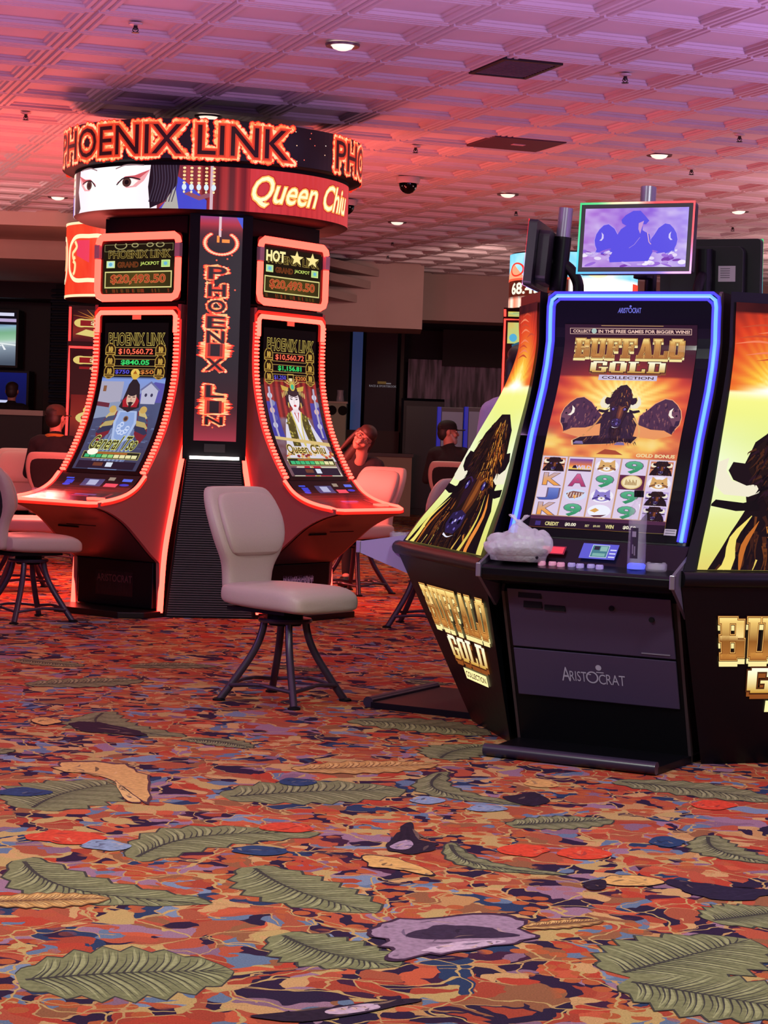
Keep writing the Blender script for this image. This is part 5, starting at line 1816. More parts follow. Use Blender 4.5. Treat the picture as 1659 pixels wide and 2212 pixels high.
def gold_machine(k, label, deck_o=0.545, mon_dx=0.0, mon_yaw=0.0, dist=GD, foot_o=0.50, pole=True, mon_o=0.0):
    yaw = GPSI + k
    loc = GPOD + Vector((math.sin(yaw), -math.cos(yaw), 0)) * dist
    root = empty('slot_machine', loc, yaw, label, 'slot machine', None)
    hw = GHW
    fr = [(-p.x, p.y) for p in catmull(G_PROF, 5)]
    deck = [(-0.40, 0.815), (-deck_o + 0.01, 0.765), (-deck_o, 0.745), (-deck_o + 0.01, 0.715), (-0.38, 0.66)]
    prof = [(0.29, 1.91), (0.02, 1.91)] + fr + [(-0.36, 0.70), (-0.374, 0.66), (-0.13, 0.0), (0.29, 0.0)]
    MB().prism(prof, -hw + 0.012, hw - 0.012, 'x').build('cabinet', black, root)
    # trims on both outer edges
    for s in (-1, 1):
        x0, x1 = sorted((s * (hw - 0.012), s * hw))
        tp = [(0.02, 1.91), (0.0, 1.90)] + fr + [(-0.335, 0.80), (-0.374, 0.66), (-0.133, 0.0), (-0.10, 0.0), (-0.34, 0.66), (-0.28, 0.86)] + [(y + 0.03, z) for y, z in reversed(fr[:-2])]
        MB().prism(tp, x0, x1, 'x').build('edge_trim', trim_m, root)
    # screen
    bz = Art()
    bz.rect(0, 0, 1, 1, '06050c', 0)
    bz.rect(0.93, 0.965, 0.99, 0.985, '06050c', 1)
    bo = bz.build('screen_bezel', curved_S(gold_o, -0.345, 0.345, 1.882, 0.892, 0.003), attr_mat('bezel_glass', rough=0.2, spec=0.12), root, vcuts=24)
    asp = 0.95 / 0.60
    reels_art(asp).build('screen', curved_S(gold_o, -0.295, 0.285, 1.772, 0.925, 0.006), screen_m, root, vcuts=30, gap=0.00035, clip=True)
    lg = Art()
    lg.text('ARIST', 0.0, 0.35, 0.42, 1.0, '7a7cf0', 1, offset=0.02, shear=0.1)
    lg.ring(0.52, 0.66, 0.09, 0.34, 0.03, '7a7cf0', 1, ta=0.10)
    lg.ell(0.53, 0.14, 0.05, 0.14, '7a7cf0', 1)
    lg.text('CRAT', 0.62, 0.35, 1.0, 1.0, '7a7cf0', 1, offset=0.02)
    lg.build('bezel_logo', curved_S(gold_o, -0.06, 0.04, 1.852, 1.820, 0.005), attr_mat('lit_logo', emit=0.8, rough=0.2), bo)
    st = Art()
    st.rect(0, 0, 1, 1, 'b0a8b8', 1)
    for j in range(2):
        st.rect(0.1, 0.2 + 0.4 * j, 0.9, 0.34 + 0.4 * j, '5a5464', 2)
    st.build('sticker', curved_S(gold_o, 0.285, 0.335, 0.945, 0.920, 0.006), silver_print, bo)
    # blue tube round the screen
    zs = [0.90, 1.0, 1.1, 1.2, 1.3, 1.4, 1.5, 1.6, 1.7, 1.78, 1.845]
    lft = [(-0.362, -gold_o(z) - 0.008, z) for z in zs] + [(-0.357, -0.008, 1.873), (-0.335, -0.008, 1.890)]
    path = lft + [(-x, y, z) for x, y, z in reversed(lft)]
    nb = MB().tube(path, 0.0085, 8).build('blue_neon', neon_blue, root, smooth=True)
    for sc_, nm in ((1, 'o'), (0, 'i')):
        q = [(x + (0.013 if sc_ else -0.013) * math.copysign(1, x), y + 0.004, z + (0.012 if z > 1.865 and sc_ else (-0.012 if z > 1.865 else 0))) for x, y, z in path]
        MB().tube(q, 0.0075, 6).build('neon_halo', neon_blue_halo, nb, smooth=True)
    # sloping control panel and deck
    dm = MB()
    dm.prism([(-0.31, 0.885), (-0.335, 0.885), (-0.425, 0.792), (-deck_o + 0.012, 0.775), (-deck_o, 0.765), (-deck_o, 0.735), (-deck_o + 0.02, 0.715), (-0.37, 0.69)], -0.40, 0.40, 'x')
    dk = dm.build('button_deck', mat('deck_black', '08070d', rough=0.28, spec=0.25), root, bevel=0.004)
    for s in (-1, 1):
        x0, x1 = sorted((s * 0.401, s * 0.414))
        MB().prism([(-0.30, 0.90), (-0.36, 0.85), (-deck_o - 0.004, 0.778), (-deck_o - 0.004, 0.732), (-0.37, 0.60), (-0.30, 0.66)], x0, x1, 'x').build('deck_cheek', lav_m if k != 0 else mat('grey_cheek', '5a5260', rough=0.4), root)
        MB().box(x0 - 0.004, x1 + 0.004, -deck_o - 0.010, -deck_o + 0.014, 0.726, 0.782).build('corner_cap', steel, root, bevel=0.003)
    # the sloping strip: red key, small display
    def slope(u, v):
        p = Vector((-0.33, -0.345, 0.884)).lerp(Vector((-0.33, -0.423, 0.802)), v)
        return p + Vector((0.66 * u, -0.004, 0.004)), Vector((0, -0.67, 0.74))
    ca = Art()
    ca.rect(0.20, 0.42, 0.34, 0.72, 'ff4458', 2)
    ca.rect(0.19, 0.38, 0.35, 0.76, '8a1c34', 1)
    ca.rect(0.45, 0.16, 0.68, 0.86, '5a5ad0', 1)
    ca.rect(0.515, 0.22, 0.625, 0.80, '3f7c88', 2)
    ca.frame(0.515, 0.22, 0.625, 0.80, 0.004, 0.03, 'c8d0e8', 3)
    ca.rect(0.53, 0.28, 0.565, 0.45, '1c2030', 3)
    ca.rect(0.57, 0.28, 0.615, 0.50, '8ab8b0', 3)
    ca.rect(0.53, 0.6, 0.61, 0.74, '7ab0a8', 3)
    for j in range(3):
        ca.rect(0.635, 0.40 + 0.16 * j, 0.675, 0.46 + 0.16 * j, 'd0d4f4', 3)
    ca.build('control_panel', slope, screen_m, dk)
    for j in range(7):
        cxp = -0.165 + j * 0.041
        bm_ = MB().lathe([(0.0, 0.800), (0.013, 0.800), (0.016, 0.796), (0.016, 0.775)], cxp, -0.475 + 0.012 * (j % 2), 14)
        bm_.build('push_button', mat('clear_button_pink', 'c890a8', rough=0.15, emit=0.25, ecol='c86a88') if j < 3 else mat('clear_button_violet', '9a8cc0', rough=0.15, emit=0.2, ecol='8a7ac8'), dk, smooth=True)
    bsk = MB().lathe([(0.0, 0.812), (0.030, 0.812), (0.036, 0.806), (0.036, 0.79)], 0.215, -0.425, 20)
    bsk.build('round_button', mat('blue_button', '101840', rough=0.2, emit=1.4, ecol='4a58ff'), dk, smooth=True)
    # lower doors
    def door(z0, z1, x, th, nm, m, pr=root):
        y0, y1 = -0.13 - 0.244 * z0 / 0.66, -0.13 - 0.244 * z1 / 0.66
        return MB().prism([(y0, z0), (y0 - th, z0), (y1 - th, z1), (y1, z1)], -x, x, 'x').build(nm, m, pr, bevel=0.003)
    up = door(0.432, 0.675, hw - 0.03, 0.012, 'upper_door', door_m)
    lo = door(0.225, 0.424, hw - 0.03, 0.012, 'lower_door', door_m)
    door(0.52, 0.60, 0.09, 0.014, 'door_seam', door_m, up) if False else None
    s_ = lambda z: -0.13 - 0.244 * z / 0.66 - 0.0125
    MB().box(-0.30, -0.20, s_(0.65) - 0.004, s_(0.65) + 0.02, 0.640, 0.662).box(-0.28, -0.20, s_(0.61) - 0.006, s_(0.61) + 0.03, 0.60, 0.638).build('socket_plate', black, up)
    MB().box(-0.19, -0.10, s_(0.60) - 0.006, s_(0.60) + 0.03, 0.595, 0.652).build('ticket_mouth', black_matt, up)
    for (x, z) in ((0.10, 0.622), (0.265, 0.588)):
        MB().tube([(x, s_(z) + 0.004, z), (x, s_(z) - 0.006, z)], 0.011, 14).build('lock', black_matt, up)
    MB().box(0.21, 0.33, s_(0.448) - 0.002, s_(0.448) + 0.004, 0.445, 0.450).build('vent_slit', mat('grey_slit', '6a6070'), up)

    def dS(x0, x1, z0, z1):
        def S(u, v):
            z = z0 + (z1 - z0) * v
            return Vector((x0 + (x1 - x0) * u, s_(z) - 0.0006, z)), Vector((0, -1, -0.37)).normalized()
        return S
    al = Art()
    g = 'a8a4b8'
    al.text('A', 0.0, 0.26, 0.135, 0.96, g, 1)
    al.text('RIST', 0.125, 0.42, 0.385, 0.92, g, 1)
    al.ring(0.475, 0.66, 0.095, 0.30, 0.022, g, 1, 32, ta=0.07)
    al.rect(0.42, 0.50, 0.46, 0.55, g, 1)
    al.ell(0.585, 0.15, 0.046, 0.14, g, 1)
    al.rect(0.545, 0.36, 0.66, 0.41, g, 1)
    al.text('C', 0.575, 0.47, 0.68, 0.97, g, 1)
    al.text('RAT', 0.69, 0.45, 0.98, 0.95, g, 1)
    al.build('door_logo', dS(-0.145, 0.135, 0.382, 0.298), attr_mat('silver_logo', rough=0.4, emit=0.0), lo)
    # foot plate with a rounded front lip
    MB().prism([(-hw - 0.005, 0.0), (-hw + 0.015, -foot_o), (hw - 0.015, -foot_o), (hw + 0.005, 0.0)], 0.0, 0.030, 'z').build('foot_plate', black, root)
    MB().tube([(-hw + 0.015, -foot_o - 0.015, 0.028), (hw - 0.015, -foot_o - 0.015, 0.028)], 0.026, 12).build('foot_lip', mat('lip_violet', '2c2436', rough=0.3), root, smooth=True)
    # monitor on a curved arm, steel pole behind it
    piv = bpy.data.objects.new('monitor', None)
    COL.objects.link(piv)
    piv.parent = root
    piv.location = (mon_dx, -mon_o, 2.13)
    piv.rotation_euler = (R(-4), 0, mon_yaw)
    w, h = 0.252, 0.150
    sh = MB().prism(round_rect(-w, w, -h, h, 0.018), -0.004, 0.035, 'y')
    sh.prism(round_rect(-w * 0.72, w * 0.72, -h * 0.85, h * 0.75, 0.03), 0.035, 0.085, 'y')
    sh.build('monitor_shell', mat('monitor_black', '0b0a0c', rough=0.45), piv, bevel=0.004)
    topper_art().build('monitor_screen', flat_map((-0.226, -0.0065, 0.124), (1, 0, 0), (0, 0, -1), 0.452, 0.246, (0, -1, 0)), screen_m, piv, gap=0.0004, clip=True)
    fa = Art()
    def rainbow(u, v):
        if v < 0.06:
            return ramp([(0, '2fc070'), (0.15, '50c878'), (0.30, 'e8e0a8'), (0.5, 'f0d8b8'), (0.66, 'f02030'), (1, 'ff2030')], u)
        if u > 0.9 and v < 0.94:
            return ramp([(0, 'ff2030'), (0.45, 'ff3048'), (0.75, 'f080d0'), (1, 'f0c8f0')], v)
        if v >= 0.94:
            return ramp([(0, '48b8e8'), (0.3, '6a90ff'), (0.7, '7a6aff'), (0.85, 'f0a8f0'), (1, 'f0a0e8')], u)
        return ramp([(0, '2fc070'), (0.5, '3cc890'), (0.75, '40c8d8'), (1, '48b8e8')], v)
    n_ = 26
    for k_ in range(n_):
        fa.rect(k_ / n_, 0, (k_ + 1) / n_, 0.03, rainbow, 1)
        fa.rect(k_ / n_, 0.97, (k_ + 1) / n_, 1, rainbow, 1)
        fa.rect(0, 0.03 + 0.94 * k_ / n_, 0.016, 0.03 + 0.94 * (k_ + 1) / n_, rainbow, 1)
        fa.rect(0.984, 0.03 + 0.94 * k_ / n_, 1, 0.03 + 0.94 * (k_ + 1) / n_, rainbow, 1)
    fa.build('light_border', flat_map((-0.252, -0.006, 0.150), (1, 0, 0), (0, 0, -1), 0.504, 0.300, (0, -1, 0)), attr_mat('rainbow_light', emit=1.4, rough=0.3), piv)
    arm = catmull([(0.0, 0.06, -0.02), (0.0, 0.15, -0.03), (0.0, 0.21, -0.10), (0.0, 0.22, -0.195)], 5)
    MB().tube(arm, 0.026, 10, up=(1, 0, 0)).build('monitor_arm', black, piv, smooth=True)
    MB().tube([(0, 0.12, -0.15), (0, 0.12, 0.10)], 0.040, 14).build('pole_clamp', black, piv, smooth=True)
    if pole:
        MB().tube([(0, 0.12, 0.08), (0, 0.12, 0.235)], 0.033, 16).build('pole', mat('pole_aluminium', '8d8898', rough=0.35, metal=0.6), piv, smooth=True)
    lb = Art()
    lb.rect(0, 0, 1, 1, 'b8b0b0', 1)
    for j in range(5):
        lb.rect(0.12, 0.15 + 0.14 * j, 0.6 + 0.3 * random.random(), 0.20 + 0.14 * j, '6a6466', 2)
    lb.build('rear_label', flat_map((-0.06, 0.0855, 0.02), (-1, 0, 0), (0, 0, -1), 0.085, 0.075, (0, 1, 0)), silver_print, piv)
    return root


gold_machine(0.0, 'slot machine with blue neon border, white plastic bag standing on its deck')
gold_machine(-math.pi / 2, 'slot machine turned away to the left behind the bison panel, lavender deck end showing', 0.77, 0.0, R(14), GD - 0.11, 0.70, mon_o=0.11)
gold_machine(math.pi, 'slot machine facing away, only the black rear of its monitor with white label showing', 0.545, 0.17, 0.0, pole=False)
MB().box(-0.34, 0.34, -0.34, 0.34, 0.0, 1.88).build('pod_core', black_matt)
core_o = bpy.data.objects['pod_core']
core_o.location = GPOD
core_o.rotation_euler = (0, 0, GPSI)
tag(core_o, 'plain black core in the middle of the four sided machine pod', 'machine pod core')


# ---- backlit bison panels that close the corners between the machines
def corner_panel(k, label, da=GD, db=GD, fb=1.0, lob=0.13):
    root = empty('corner_panel', GPOD, GPSI + k, label, 'display panel', 'backlit bison panels')

    def A(o):
        return Vector((-GHW - 0.038, -(da + o), 0))

    def B(o):
        return Vector((-(db + o * fb), -GHW - 0.038, 0))

    def S_full(of, z0, z1, m=0.0, off=0.0):
        def S(u, v):
            z = z0 + (z1 - z0) * v
            o = of(z)
            d = (of(z + 0.01) - of(z - 0.01)) / 0.02
            n = Vector((-0.7071, -0.7071, -d * 0.7071)).normalized()
            a_, b_ = A(o), B(o)
            t = m + (1 - 2 * m) * u
            p = b_.lerp(a_, t)
            return Vector((p.x, p.y, z)) + n * off, n
        return S
    wo = prof_fn([(0, 1.91), (0, 1.79), (0, 1.67), (0.057, 1.496), (0.155, 1.30), (0.27, 1.067), (0.39, 0.90), (0.469, 0.775)])
    # black backing shell
    sh = MB()
    zs = [1.91 - (1.91 - 0.775) * j / 20 for j in range(21)]
    rows = [(wo(z) - 0.006, z) for z in zs] + [(0.469 - 0.0339 * j, 0.74 - 0.074 * j) for j in range(11)]
    vs, fs, NC = [], [], 9
    for o, z in rows:
        for c in range(NC):
            q = B(o).lerp(A(o), c / (NC - 1))
            vs.append((q.x, q.y, z))
    for j in range(len(rows) - 1):
        for c in range(NC - 1):
            i0 = j * NC + c
            fs.append((i0, i0 + 1, i0 + NC + 1, i0 + NC))
    c0 = len(vs)
    vs += [(-0.42, -0.42, 1.91), (-0.42, -0.42, 0.0)]
    for j in range(len(rows) - 1):
        fs += [(NC * j, NC * (j + 1), c0 + 1), (NC * j + NC - 1, c0 + 1, NC * (j + 2) - 1)]
    fs += [tuple(range(NC)) + (c0,), (0, c0 + 1, c0), (NC - 1, c0, c0 + 1), tuple(range(NC * (len(rows) - 1), NC * len(rows))) + (c0 + 1,)]
    sh.add(vs, fs)
    sh.build('panel_shell', black, root)
    # picture
    a = Art()
    zt, zb = 1.868, 0.80

    def bg(u, v):
        fx = 0.46
        n = fbm(u * 4, v * 8, 41)
        if v < 0.035:
            return mixc('2a0c0c', '5a1c14', n)
        ang = math.atan2((v - 0.335) * 1.6, (u - fx) * 1.0)
        ray_ = 0.5 + 0.5 * math.sin(ang * 34 + 2 * n)
        d = math.hypot((u - fx) * 0.6, (v - 0.335) * 1.5)
        if v < 0.335:
            c = ramp([(0, 'fffbd8'), (0.06, 'fff08a'), (0.14, 'fac03c'), (0.24, 'ee7a2c'), (0.38, 'dc3f1e'), (0.52, '9a2a1c')], d - 0.05 * ray_ + 0.03 * n)
        else:
            c = ramp([(0, 'fffbd8'), (0.05, 'f4f48a'), (0.20, 'e2ec86'), (0.45, 'e8f0a0'), (0.60, 'dfe07a'), (0.85, 'e8a850')], (v - 0.335) + 0.02 * n)
            c = mixc(c, 'f4fff0', max(0, 1 - abs(v - 0.62) * 5) * min(1, abs(u - 0.5) * 2) * 0.7)
        fl = max(0, 1 - abs(v - 0.335) * 36) * max(0, 1 - abs(u - fx) * 2.4)
        return mixc(c, 'ffffff', min(1, fl * 1.5))
    a.field(bg, 40, 90)
    for k2 in range(9):
        y = 0.04 + 0.021 * k2
        x0 = random.uniform(0.0, 0.5)
        a.line([(x0, y + 0.012), (x0 + 0.25, y), (x0 + 0.5, y + 0.014)], 0.012, 'f0805a' if k2 % 2 else 'c84a2c', 2, 1.6, taper=2, smooth=4)

    def wid(v):
        z = zt + (zb - zt) * v
        o = wo(z)
        return (A(o) - B(o)).length * 0.90

    def T(x, y):
        v = 0.735 + y * 0.128
        return (0.52 + x * 0.265 / wid(min(max(v, 0), 1)), v)
    bison(a, T, 3, 1.35, seed=11, fur=420, mane=True, warm=0.55, scale=0.24)
    po = a.build('panel_picture', S_full(wo, zt, zb, 0.05, 0.004), lit_panel_m, root, vcuts=30, gap=0.0004, clip=True)
    # rolled black rail under the picture
    p0, p1 = B(0.469), A(0.469)
    MB().tube([(p0.x, p0.y, 0.765), (p1.x, p1.y, 0.765)], 0.032, 12).build('rail', mat('rail_black', '0b090e', rough=0.35, spec=0.25), root, smooth=True)
    # wordmark on the leaning lower panel

    def lo(z):
        return 0.13 + 0.339 * z / 0.74
    t = Art()
    title(t, (0.12, 0.97), (0.25, 0.86), (0.36, 0.78), (0.17, 0.40, 0.45, 0.59, 0.635, 0.70), 0.012)
    t.build('wordmark', S_full(lo, 0.74, 0.0, 0.02, 0.003), attr_mat('backlit_wordmark', emit=1.1, rough=0.3, spec=0.15), root, vcuts=10, ucuts=8, gap=0.0005, clip=True)
    return root


corner_panel(0.0, 'tall backlit bison panel to the left of the blue edged machine, seen at a slant', GD, GD - 0.11, 1.19)
corner_panel(math.pi / 2, 'tall backlit bison panel to the right of the blue edged machine, cut by the frame')

# ================================================================== swivel chairs
vinyl = mat('chair_vinyl', 'b8a39a', rough=0.5, bump=0.06, nscale=180, noise=0.08)
mesh_back = mat('chair_rear_fabric', '17131a', rough=0.85, noise=0.5, nscale=90)
leg_m = mat('chair_leg_paint', '3c2f3e', rough=0.32, metal=0.3)


def xz_ring(y, cz, hx, hz, e=4.5, n=24, cx=0):
    out = []
    for i in range(n):
        t = 2 * math.pi * i / n
        c, s = math.cos(t), math.sin(t)
        out.append((cx + hx * math.copysign(abs(c) ** (2 / e), c), y, cz + hz * math.copysign(abs(s) ** (2 / e), s)))
    return out


def make_chair():
    zq = lambda z: z if z < 0.66 else 0.66 + (z - 0.66) * 0.90
    root = empty('swivel_chair')
    MB().loft([xz_ring(y, cz, hx, hz) for (y, cz, hx, hz) in
               ((0.245, .505, .18, .03), (0.235, .503, .205, .047), (0.20, .50, .222, .056), (0.0, .497, .235, .060), (-0.14, .497, .238, .061),
                (-0.20, .494, .236, .060), (-0.245, .486, .228, .053), (-0.272, .478, .212, .040), (-0.283, .474, .19, .022))]).build('seat', vinyl, root, smooth=True, subsurf=1)
    # hugging backrest: narrow neck below, broad cushion above
    st = ((.455, .262, .14, .030), (.475, .262, .150, .040), (.56, .268, .150, .042), (.63, .264, .160, .042), (.68, .256, .190, .045), (.74, .262, .220, .050),
          (.84, .288, .240, .050), (.93, .322, .240, .048), (1.0, .354, .220, .042), (1.03, .368, .200, .034), (1.042, .373, .175, .018))
    MB().loft([[(x, y + 0.35 * x * x * -1, z) for x, y, z in rring(0, cy, z, hx, hy, 4)] for (z, cy, hx, hy) in [(zq(a), b, c, d) for a, b, c, d in st]]).build('backrest', vinyl, root, smooth=True, subsurf=1)
    pad = ((.675, .226, .11, .014), (.69, .216, .16, .024), (.75, .214, .192, .030), (.84, .236, .208, .032), (.92, .268, .206, .030), (.98, .296, .190, .026), (1.014, .316, .155, .016))
    MB().loft([[(x, y + 0.35 * x * x * -1, z) for x, y, z in rring(0, cy, z, hx, hy, 3.5)] for (z, cy, hx, hy) in [(zq(a), b, c, d) for a, b, c, d in pad]]).build('back_cushion', vinyl, root, smooth=True, subsurf=1)
    rear = ((.50, .300, .115, .012), (.58, .304, .118, .014), (.66, .298, .140, .014), (.74, .303, .180, .014), (.84, .329, .198, .014), (.93, .361, .194, .014), (.985, .386, .170, .013))
    MB().loft([[(x, y + 0.35 * x * x * -1, z) for x, y, z in rring(0, cy, z, hx, hy, 4)] for (z, cy, hx, hy) in [(zq(a), b, c, d) for a, b, c, d in rear]]).build('rear_panel', mesh_back, root, smooth=True, subsurf=1)
    sw = MB().box(-.17, .17, -.15, .22, .424, .442).box(-.045, .045, .18, .29, .424, .47).lathe([(0, .36), (.075, .36), (.085, .38), (.085, .43), (0, .43)], n=20)
    sw.build('swivel_plate', black_matt, root)
    base = bpy.data.objects.new('leg_base', None)
    COL.objects.link(base)
    base.parent = root
    MB().lathe([(0, .395), (.125, .395), (.13, .385), (.125, .375), (0, .375)], n=20).build('hub', leg_m, base, smooth=True)
    prof = [(.098, .385), (.108, .33), (.128, .27), (.165, .20), (.225, .11), (.275, .04), (.300, .006)]
    for k in range(4):
        t = R(45 + 90 * k)
        pts = [Vector((r * math.cos(t), r * math.sin(t), z)) for r, z in [(p.x, p.y) for p in catmull(prof, 4)]]
        lg = MB().tube(pts, 0.0185, 10).build('leg', leg_m, base, smooth=True)
        lg2 = MB().lathe([(0, 0.0), (.030, 0.0), (.030, .008), (.022, .014), (0, .014)], .304 * math.cos(t), .304 * math.sin(t), 14).build('foot_cap', black_matt, base, smooth=True)
    fr = MB()
    for k in range(4):
        a0, a1 = R(45 + 90 * k), R(135 + 90 * k)
        am = (a0 + a1) / 2
        q = [(.262 * math.cos(a0), .262 * math.sin(a0), .072), (.205 * math.cos(am - .25), .205 * math.sin(am - .25), .088), (.19 * math.cos(am), .19 * math.sin(am), .09), (.205 * math.cos(am + .25), .205 * math.sin(am + .25), .088), (.262 * math.cos(a1), .262 * math.sin(a1), .072)]
        fr.tube(catmull(q, 4), 0.010, 8)
    fr.build('foot_ring', leg_m, base, smooth=True)
    return root


chair0 = make_chair()
_used = [False]


def put_chair(x, y, heading, label, leg_rot=0.0):
    """heading: compass of the sitter, degrees counter-clockwise from +x"""
    o = chair0 if not _used[0] else copy_tree(chair0)
    _used[0] = True
    o.location = (x, y, 0)
    o.rotation_euler = (0, 0, R(heading + 90))
    for ch in o.children:
        if ch.name.startswith('leg_base'):
            ch.rotation_euler = (0, 0, R(leg_rot))
    tag(o, label, 'chair', 'pale swivel chairs')
    return o


put_chair(-.45, 9.53, -40, 'pale swivel chair standing alone in the aisle before the ribbed plinth', 8)
put_chair(-2.27, 12.92, 40, 'pale swivel chair with dark rear panel, cut by the left frame edge')
put_chair(-2.72, 15.2, 20, 'pale chair behind the one cut by the left frame edge, mostly its seat showing')
put_chair(-2.93, 18.0, 92, 'chair under the man in the brown cap, its dark rear turned to the aisle')
put_chair(-3.42, 18.9, -80, 'empty rosy chair beside the man in the brown cap, facing the aisle')
put_chair(-.215, 15.95, 233, 'rosy chair beside the queen machine, in front of the woman with glasses')
put_chair(.30, 13.40, 128, 'chair half hidden behind the left bison panel, bare legs below the lavender deck', 40)
put_chair(.70, 21.0, 85, 'chair under the bearded man in the black cap')


# ================================================================== people
skin_m = mat('skin', 'c08a78', rough=0.5)


def soft(mb, name, m, parent, voxel=0.009, it=6, loc=None):
    o = mb.build(name, m, parent, smooth=R(180))
    r = o.modifiers.new('merge', 'REMESH')
    r.mode = 'VOXEL'
    r.voxel_size = voxel
    r.use_smooth_shade = True
    s = o.modifiers.new('soften', 'SMOOTH')
    s.factor = 0.5
    s.iterations = it
    return o


def hand(mb, w, d, side, curl=0.5):
    """palm and five fingers; w wrist, d direction of the forearm"""
    d = Vector(d).normalized()
    up = Vector((0, 0, 1))
    sx = d.cross(up)
    sx = sx.normalized() if sx.length > 0.1 else Vector((1, 0, 0))
    dn = sx.cross(d)
    w = Vector(w)
    pc = w + d * 0.055
    for k in range(4):
        q = pc + sx * (0.0235 * (k - 1.5)) + d * 0.03
        mb.capsule(w + sx * (0.011 * (k - 1.5)), q, 0.017, 0.0135, 8)
        L = (0.066, 0.076, 0.072, 0.056)[k if side > 0 else 3 - k]
        a = q + (d * math.cos(0.4) + dn * -math.sin(0.4)) * L * 0.5
        e = a + (d * math.cos(0.4 + curl) + dn * -math.sin(0.4 + curl)) * L * 0.5
        mb.capsule(q, a, 0.0095, 0.009, 8).capsule(a, e, 0.009, 0.008, 8)
    t0 = w + sx * (-side * 0.028) + d * 0.02
    t1 = t0 + (sx * -side * 0.7 + d * 0.7) * 0.042
    mb.capsule(w, t0, 0.016, 0.014, 8).capsule(t0, t1, 0.0135, 0.0105, 8).capsule(t1, t1 + d * 0.03, 0.0105, 0.009, 8)


